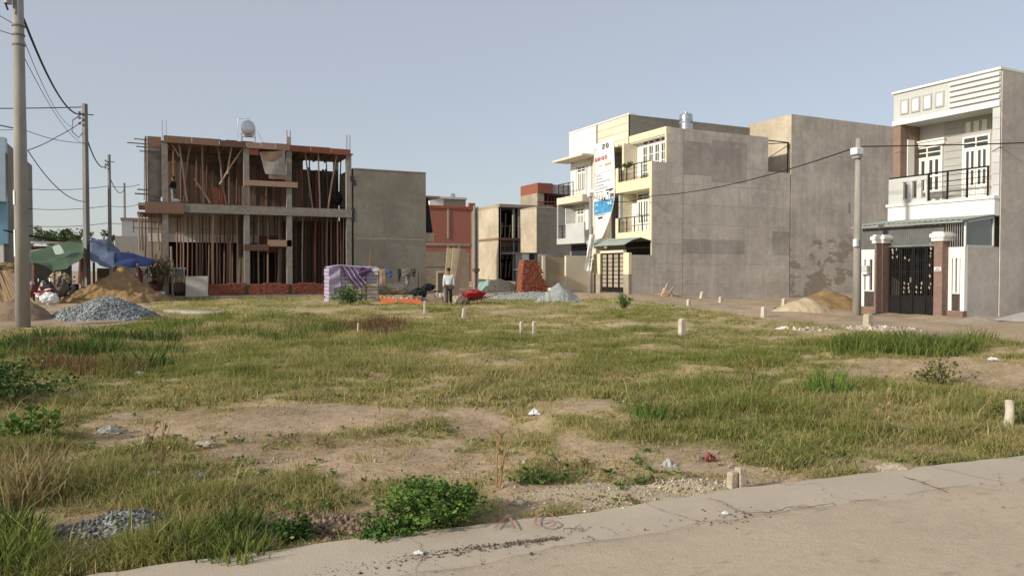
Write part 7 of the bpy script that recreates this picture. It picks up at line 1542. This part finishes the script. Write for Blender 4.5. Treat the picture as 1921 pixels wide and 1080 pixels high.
# thin stakes before the stone pile
for k, px in enumerate((1020, 1031, 1050, 1059)): q = atd(px, 574, 33); tag(MB().tube([(q.x, q.y, -.05), (q.x + .02, q.y, .55 + .1 * (k % 2))], .014, 5).build('thin_stake', 'rebar'), ('first', 'second', 'third', 'fourth')[k] + ' thin rod from the left before the grey green stone pile', 'rod')
# plants on the yellow balcony
leafy('balcony_plant', Vector((27.75, 39.9, 0)), .25, .9, .3, 300, .12, (.05, .08, .03), 'dark trailing plant on the upper balcony of the yellow house', 'plant', 31, 10).location.z = zb2 + .85

# ================================================================== PEOPLE
def skin_mesh(name, V_, E_, rad, m_, parent, sub=2):
    me = bpy.data.meshes.new(name); o0 = ORG[parent.name]; me.from_pydata([Vector(v) for v in V_], E_, []); o = bpy.data.objects.new(name, me); COL.objects.link(o)
    md = o.modifiers.new('skin', 'SKIN'); md.use_smooth_shade = True
    sv = me.skin_vertices[0].data if me.skin_vertices else None
    if sv is None:
        bpy.context.view_layer.objects.active = o; bpy.ops.object.select_all(action='DESELECT'); o.select_set(True); bpy.ops.mesh.customdata_skin_add(); sv = me.skin_vertices[0].data
    for k, r_ in enumerate(rad): sv[k].radius = r_ if hasattr(r_, '__len__') else (r_, r_)
    sv[0].use_root = True
    ss = o.modifiers.new('sub', 'SUBSURF'); ss.levels = sub; ss.render_levels = sub
    me.materials.append(M[m_]); o.parent = parent; ORG[o.name] = o0; return o
def person(loc, face, hgt, top_m, leg_m, label, arms, sleeve=True, step=.12):
    """standing figure, local +y is forward; arms = ((elbow),(wrist)) for right, left in units of height"""
    root = thing('person', loc, label, 'person'); root.rotation_euler.z = face; h = hgt
    J = dict(pel=(0, 0, .52), bel=(0, 0, .60), che=(0, .0, .72), nek=(0, -.005, .83), hd0=(0, .01, .875), hd1=(0, .012, .925), hd2=(0, .005, .975))
    V_, E_, Rr, ix = [], [], [], {}
    def add(n_, p, r_, par=None):
        ix[n_] = len(V_); V_.append((p[0] * h, p[1] * h, p[2] * h)); Rr.append((r_[0] * h, r_[1] * h) if hasattr(r_, '__len__') else (r_ * h, r_ * h))
        if par: E_.append((ix[par], ix[n_]))
    add('pel', J['pel'], (.085, .062)); add('bel', J['bel'], (.078, .056), 'pel'); add('che', J['che'], (.092, .064), 'bel'); add('nek', J['nek'], .032, 'che'); add('hd0', J['hd0'], (.036, .045), 'nek'); add('hd1', J['hd1'], (.043, .054), 'hd0'); add('hd2', J['hd2'], (.035, .042), 'hd1')
    add('nose', (0, .063, .918), .008, 'hd1')
    for s_, nm in ((1, 'r'), (-1, 'l')): add('ear' + nm, (s_ * .044, .0, .92), .009, 'hd1')
    for s_, nm in ((1, 'r'), (-1, 'l')):
        add('sh' + nm, (s_ * .105, -.005, .79), .038, 'che'); el, wr = arms[0 if s_ > 0 else 1]
        add('el' + nm, el, .026, 'sh' + nm); add('wr' + nm, wr, .018, 'el' + nm)
        d = (Vector(wr) - Vector(el)).normalized(); pm = Vector(wr) + d * .035; add('pm' + nm, pm, (.022, .014), 'wr' + nm)
        for f_ in range(4):
            off = Vector((0, (f_ - 1.5) * .011, 0)); L = (.030, .036, .034, .026)[f_]; a = pm + off + d * .018; add('f%d%s' % (f_, nm), a, .0062, 'pm' + nm); add('g%d%s' % (f_, nm), a + d * L + Vector((-s_ * .010, 0, 0)), .0052, 'f%d%s' % (f_, nm))
        add('t0' + nm, Vector(wr) + d * .02 + Vector((0, .022, 0)), .007, 'wr' + nm); add('t1' + nm, Vector(wr) + d * .045 + Vector((-s_ * .006, .032, 0)), .006, 't0' + nm)
        add('hp' + nm, (s_ * .05, 0, .49), .055, 'pel'); fy_ = s_ * step * .5; add('kn' + nm, (s_ * .055, fy_ * .7 + .02, .28), .038, 'hp' + nm); add('an' + nm, (s_ * .055, fy_, .045), .024, 'kn' + nm); add('to' + nm, (s_ * .06, fy_ + .095, .018), .022, 'an' + nm)
    body = skin_mesh('body', V_, E_, Rr, 'skin', root)
    def cloth(nm, names, grow, m_, cut=None):
        vs_, es_, rs_, mp = [], [], [], {}
        for k in names: mp[ix[k]] = len(vs_); vs_.append(V_[ix[k]]); rs_.append(tuple(q + (grow if k[:2] != 'el' else .008) * h for q in Rr[ix[k]]))
        for a, b_ in E_:
            if a in mp and b_ in mp: es_.append((mp[a], mp[b_]))
        if cut:
            for nm_, t, par in cut:
                a, b_ = Vector(V_[ix[par]]), Vector(V_[ix[nm_]]); vs_.append(tuple(a.lerp(b_, t))); rs_.append(tuple((q * .55 + q2 * .45) + (grow if nm_[:2] != 'wr' else .006) * h for q, q2 in zip(Rr[ix[nm_]], Rr[ix[par]]))); es_.append((mp[ix[par]], len(vs_) - 1))
        return skin_mesh(nm, vs_, es_, rs_, m_, root)
    cloth('shirt', ['pel', 'bel', 'che', 'shr', 'shl', 'elr', 'ell'], .019, top_m, [('wrr', .85, 'elr'), ('wrl', .85, 'ell'), ('nek', .35, 'che')] if sleeve else None)
    cloth('trousers', ['pel', 'hpr', 'hpl', 'knr', 'knl'], .011, leg_m, [('anr', .93, 'knr'), ('anl', .93, 'knl')])
    hm = MB(); c = Vector((0, .004 * h, .945 * h))
    def hf(u, v):
        a = u * 2 * math.pi; e = v * math.pi * .62; k = 1.0 if math.sin(a) < .3 else .82
        return c + Vector((math.sin(e) * math.cos(a) * .054 * h, (math.sin(e) * math.sin(a) * .062 - .006) * h * (k if v > .6 else 1), (math.cos(e) * .058 + (.012 if math.sin(a) > .3 and v > .8 else 0)) * h))
    hm.grid(hf, 20, 8); hm.v = [tuple(Vector(v) + ORG[root.name]) for v in hm.v]; hm.build('hair', 'hair', root, smooth=True)
    for s_ in (1, -1):
        e = MB().lathe((s_ * .018 * h, .056 * h, .93 * h), [(.002, -.004), (.006, 0), (.002, .004)], 8, 'y'); e.v = [tuple(Vector(v) + ORG[root.name]) for v in e.v]; e.build('eye', 'ink', root)
        sp_ = MB().obox((s_ * .06 * h, s_ * step * .5 * h + .045 * h, .012 * h), (.024 * h, 0, 0), (0, .075 * h, 0), (0, 0, .012 * h)); sp_.v = [tuple(Vector(v) + ORG[root.name]) for v in sp_.v]; sp_.build('sandal', 'rubber', root, bev=.01)
    mo = MB().obox((0, .055 * h, .893 * h), (.014 * h, 0, 0), (0, .003 * h, 0), (0, 0, .003 * h)); mo.v = [tuple(Vector(v) + ORG[root.name]) for v in mo.v]; mo.build('mouth', 'dred', root)
    return root
DOWN = (((.128, -.015, .62), (.135, .02, .47)), ((-.128, -.015, .62), (-.135, .025, .475)))
q = atz(842, 573); person((q.x, q.y, gz1(q.x, q.y)), R(-20), 1.68, 'shirt', 'trous', 'man in a white shirt and dark trousers seen from behind', DOWN)
FW = (((.13, .06, .64), (.06, .19, .62)), ((-.13, .06, .64), (-.06, .19, .62)))
q = aty(322, 378, Y0 + .9); person((q.x + .1, q.y, zB1 - .005), R(60), 1.66, 'jacket', 'jean', 'worker in a dark jacket upstairs half hidden behind the left column', FW)
q = aty(1040, 530, 50.7); person((q.x, q.y, .15), R(120), 1.68, 'orange_cloth', 'trous', 'person in an orange top standing in the open yard gateway', DOWN)
cap = atd(1041, 487, 49)
# dark bag hung in the right bay upstairs, white bottles on the slab
blob('tool_bag', aty(632, 372, Y0 + 1.2), (.32, .25, .38), 'jacket', 'black sack slumped in the upper right bay of the frame', 'sack', 41, rough_=.3)
tag(MB().lathe(aty(304, 378, Y0 + .05), [(.05, 0), (.07, .03), (.07, .2), (.03, .26), (.03, .3)], 12).build('bottle', 'white_pl'), 'white bottle on the upper slab left of the worker', 'bottle')
blob('cloth_bundle', aty(330, 376, Y0 + .2) + Vector((0, 0, 0)), (.2, .12, .09), 'white_pl', 'white bundle on the upper slab right of the worker', 'bundle', 42)
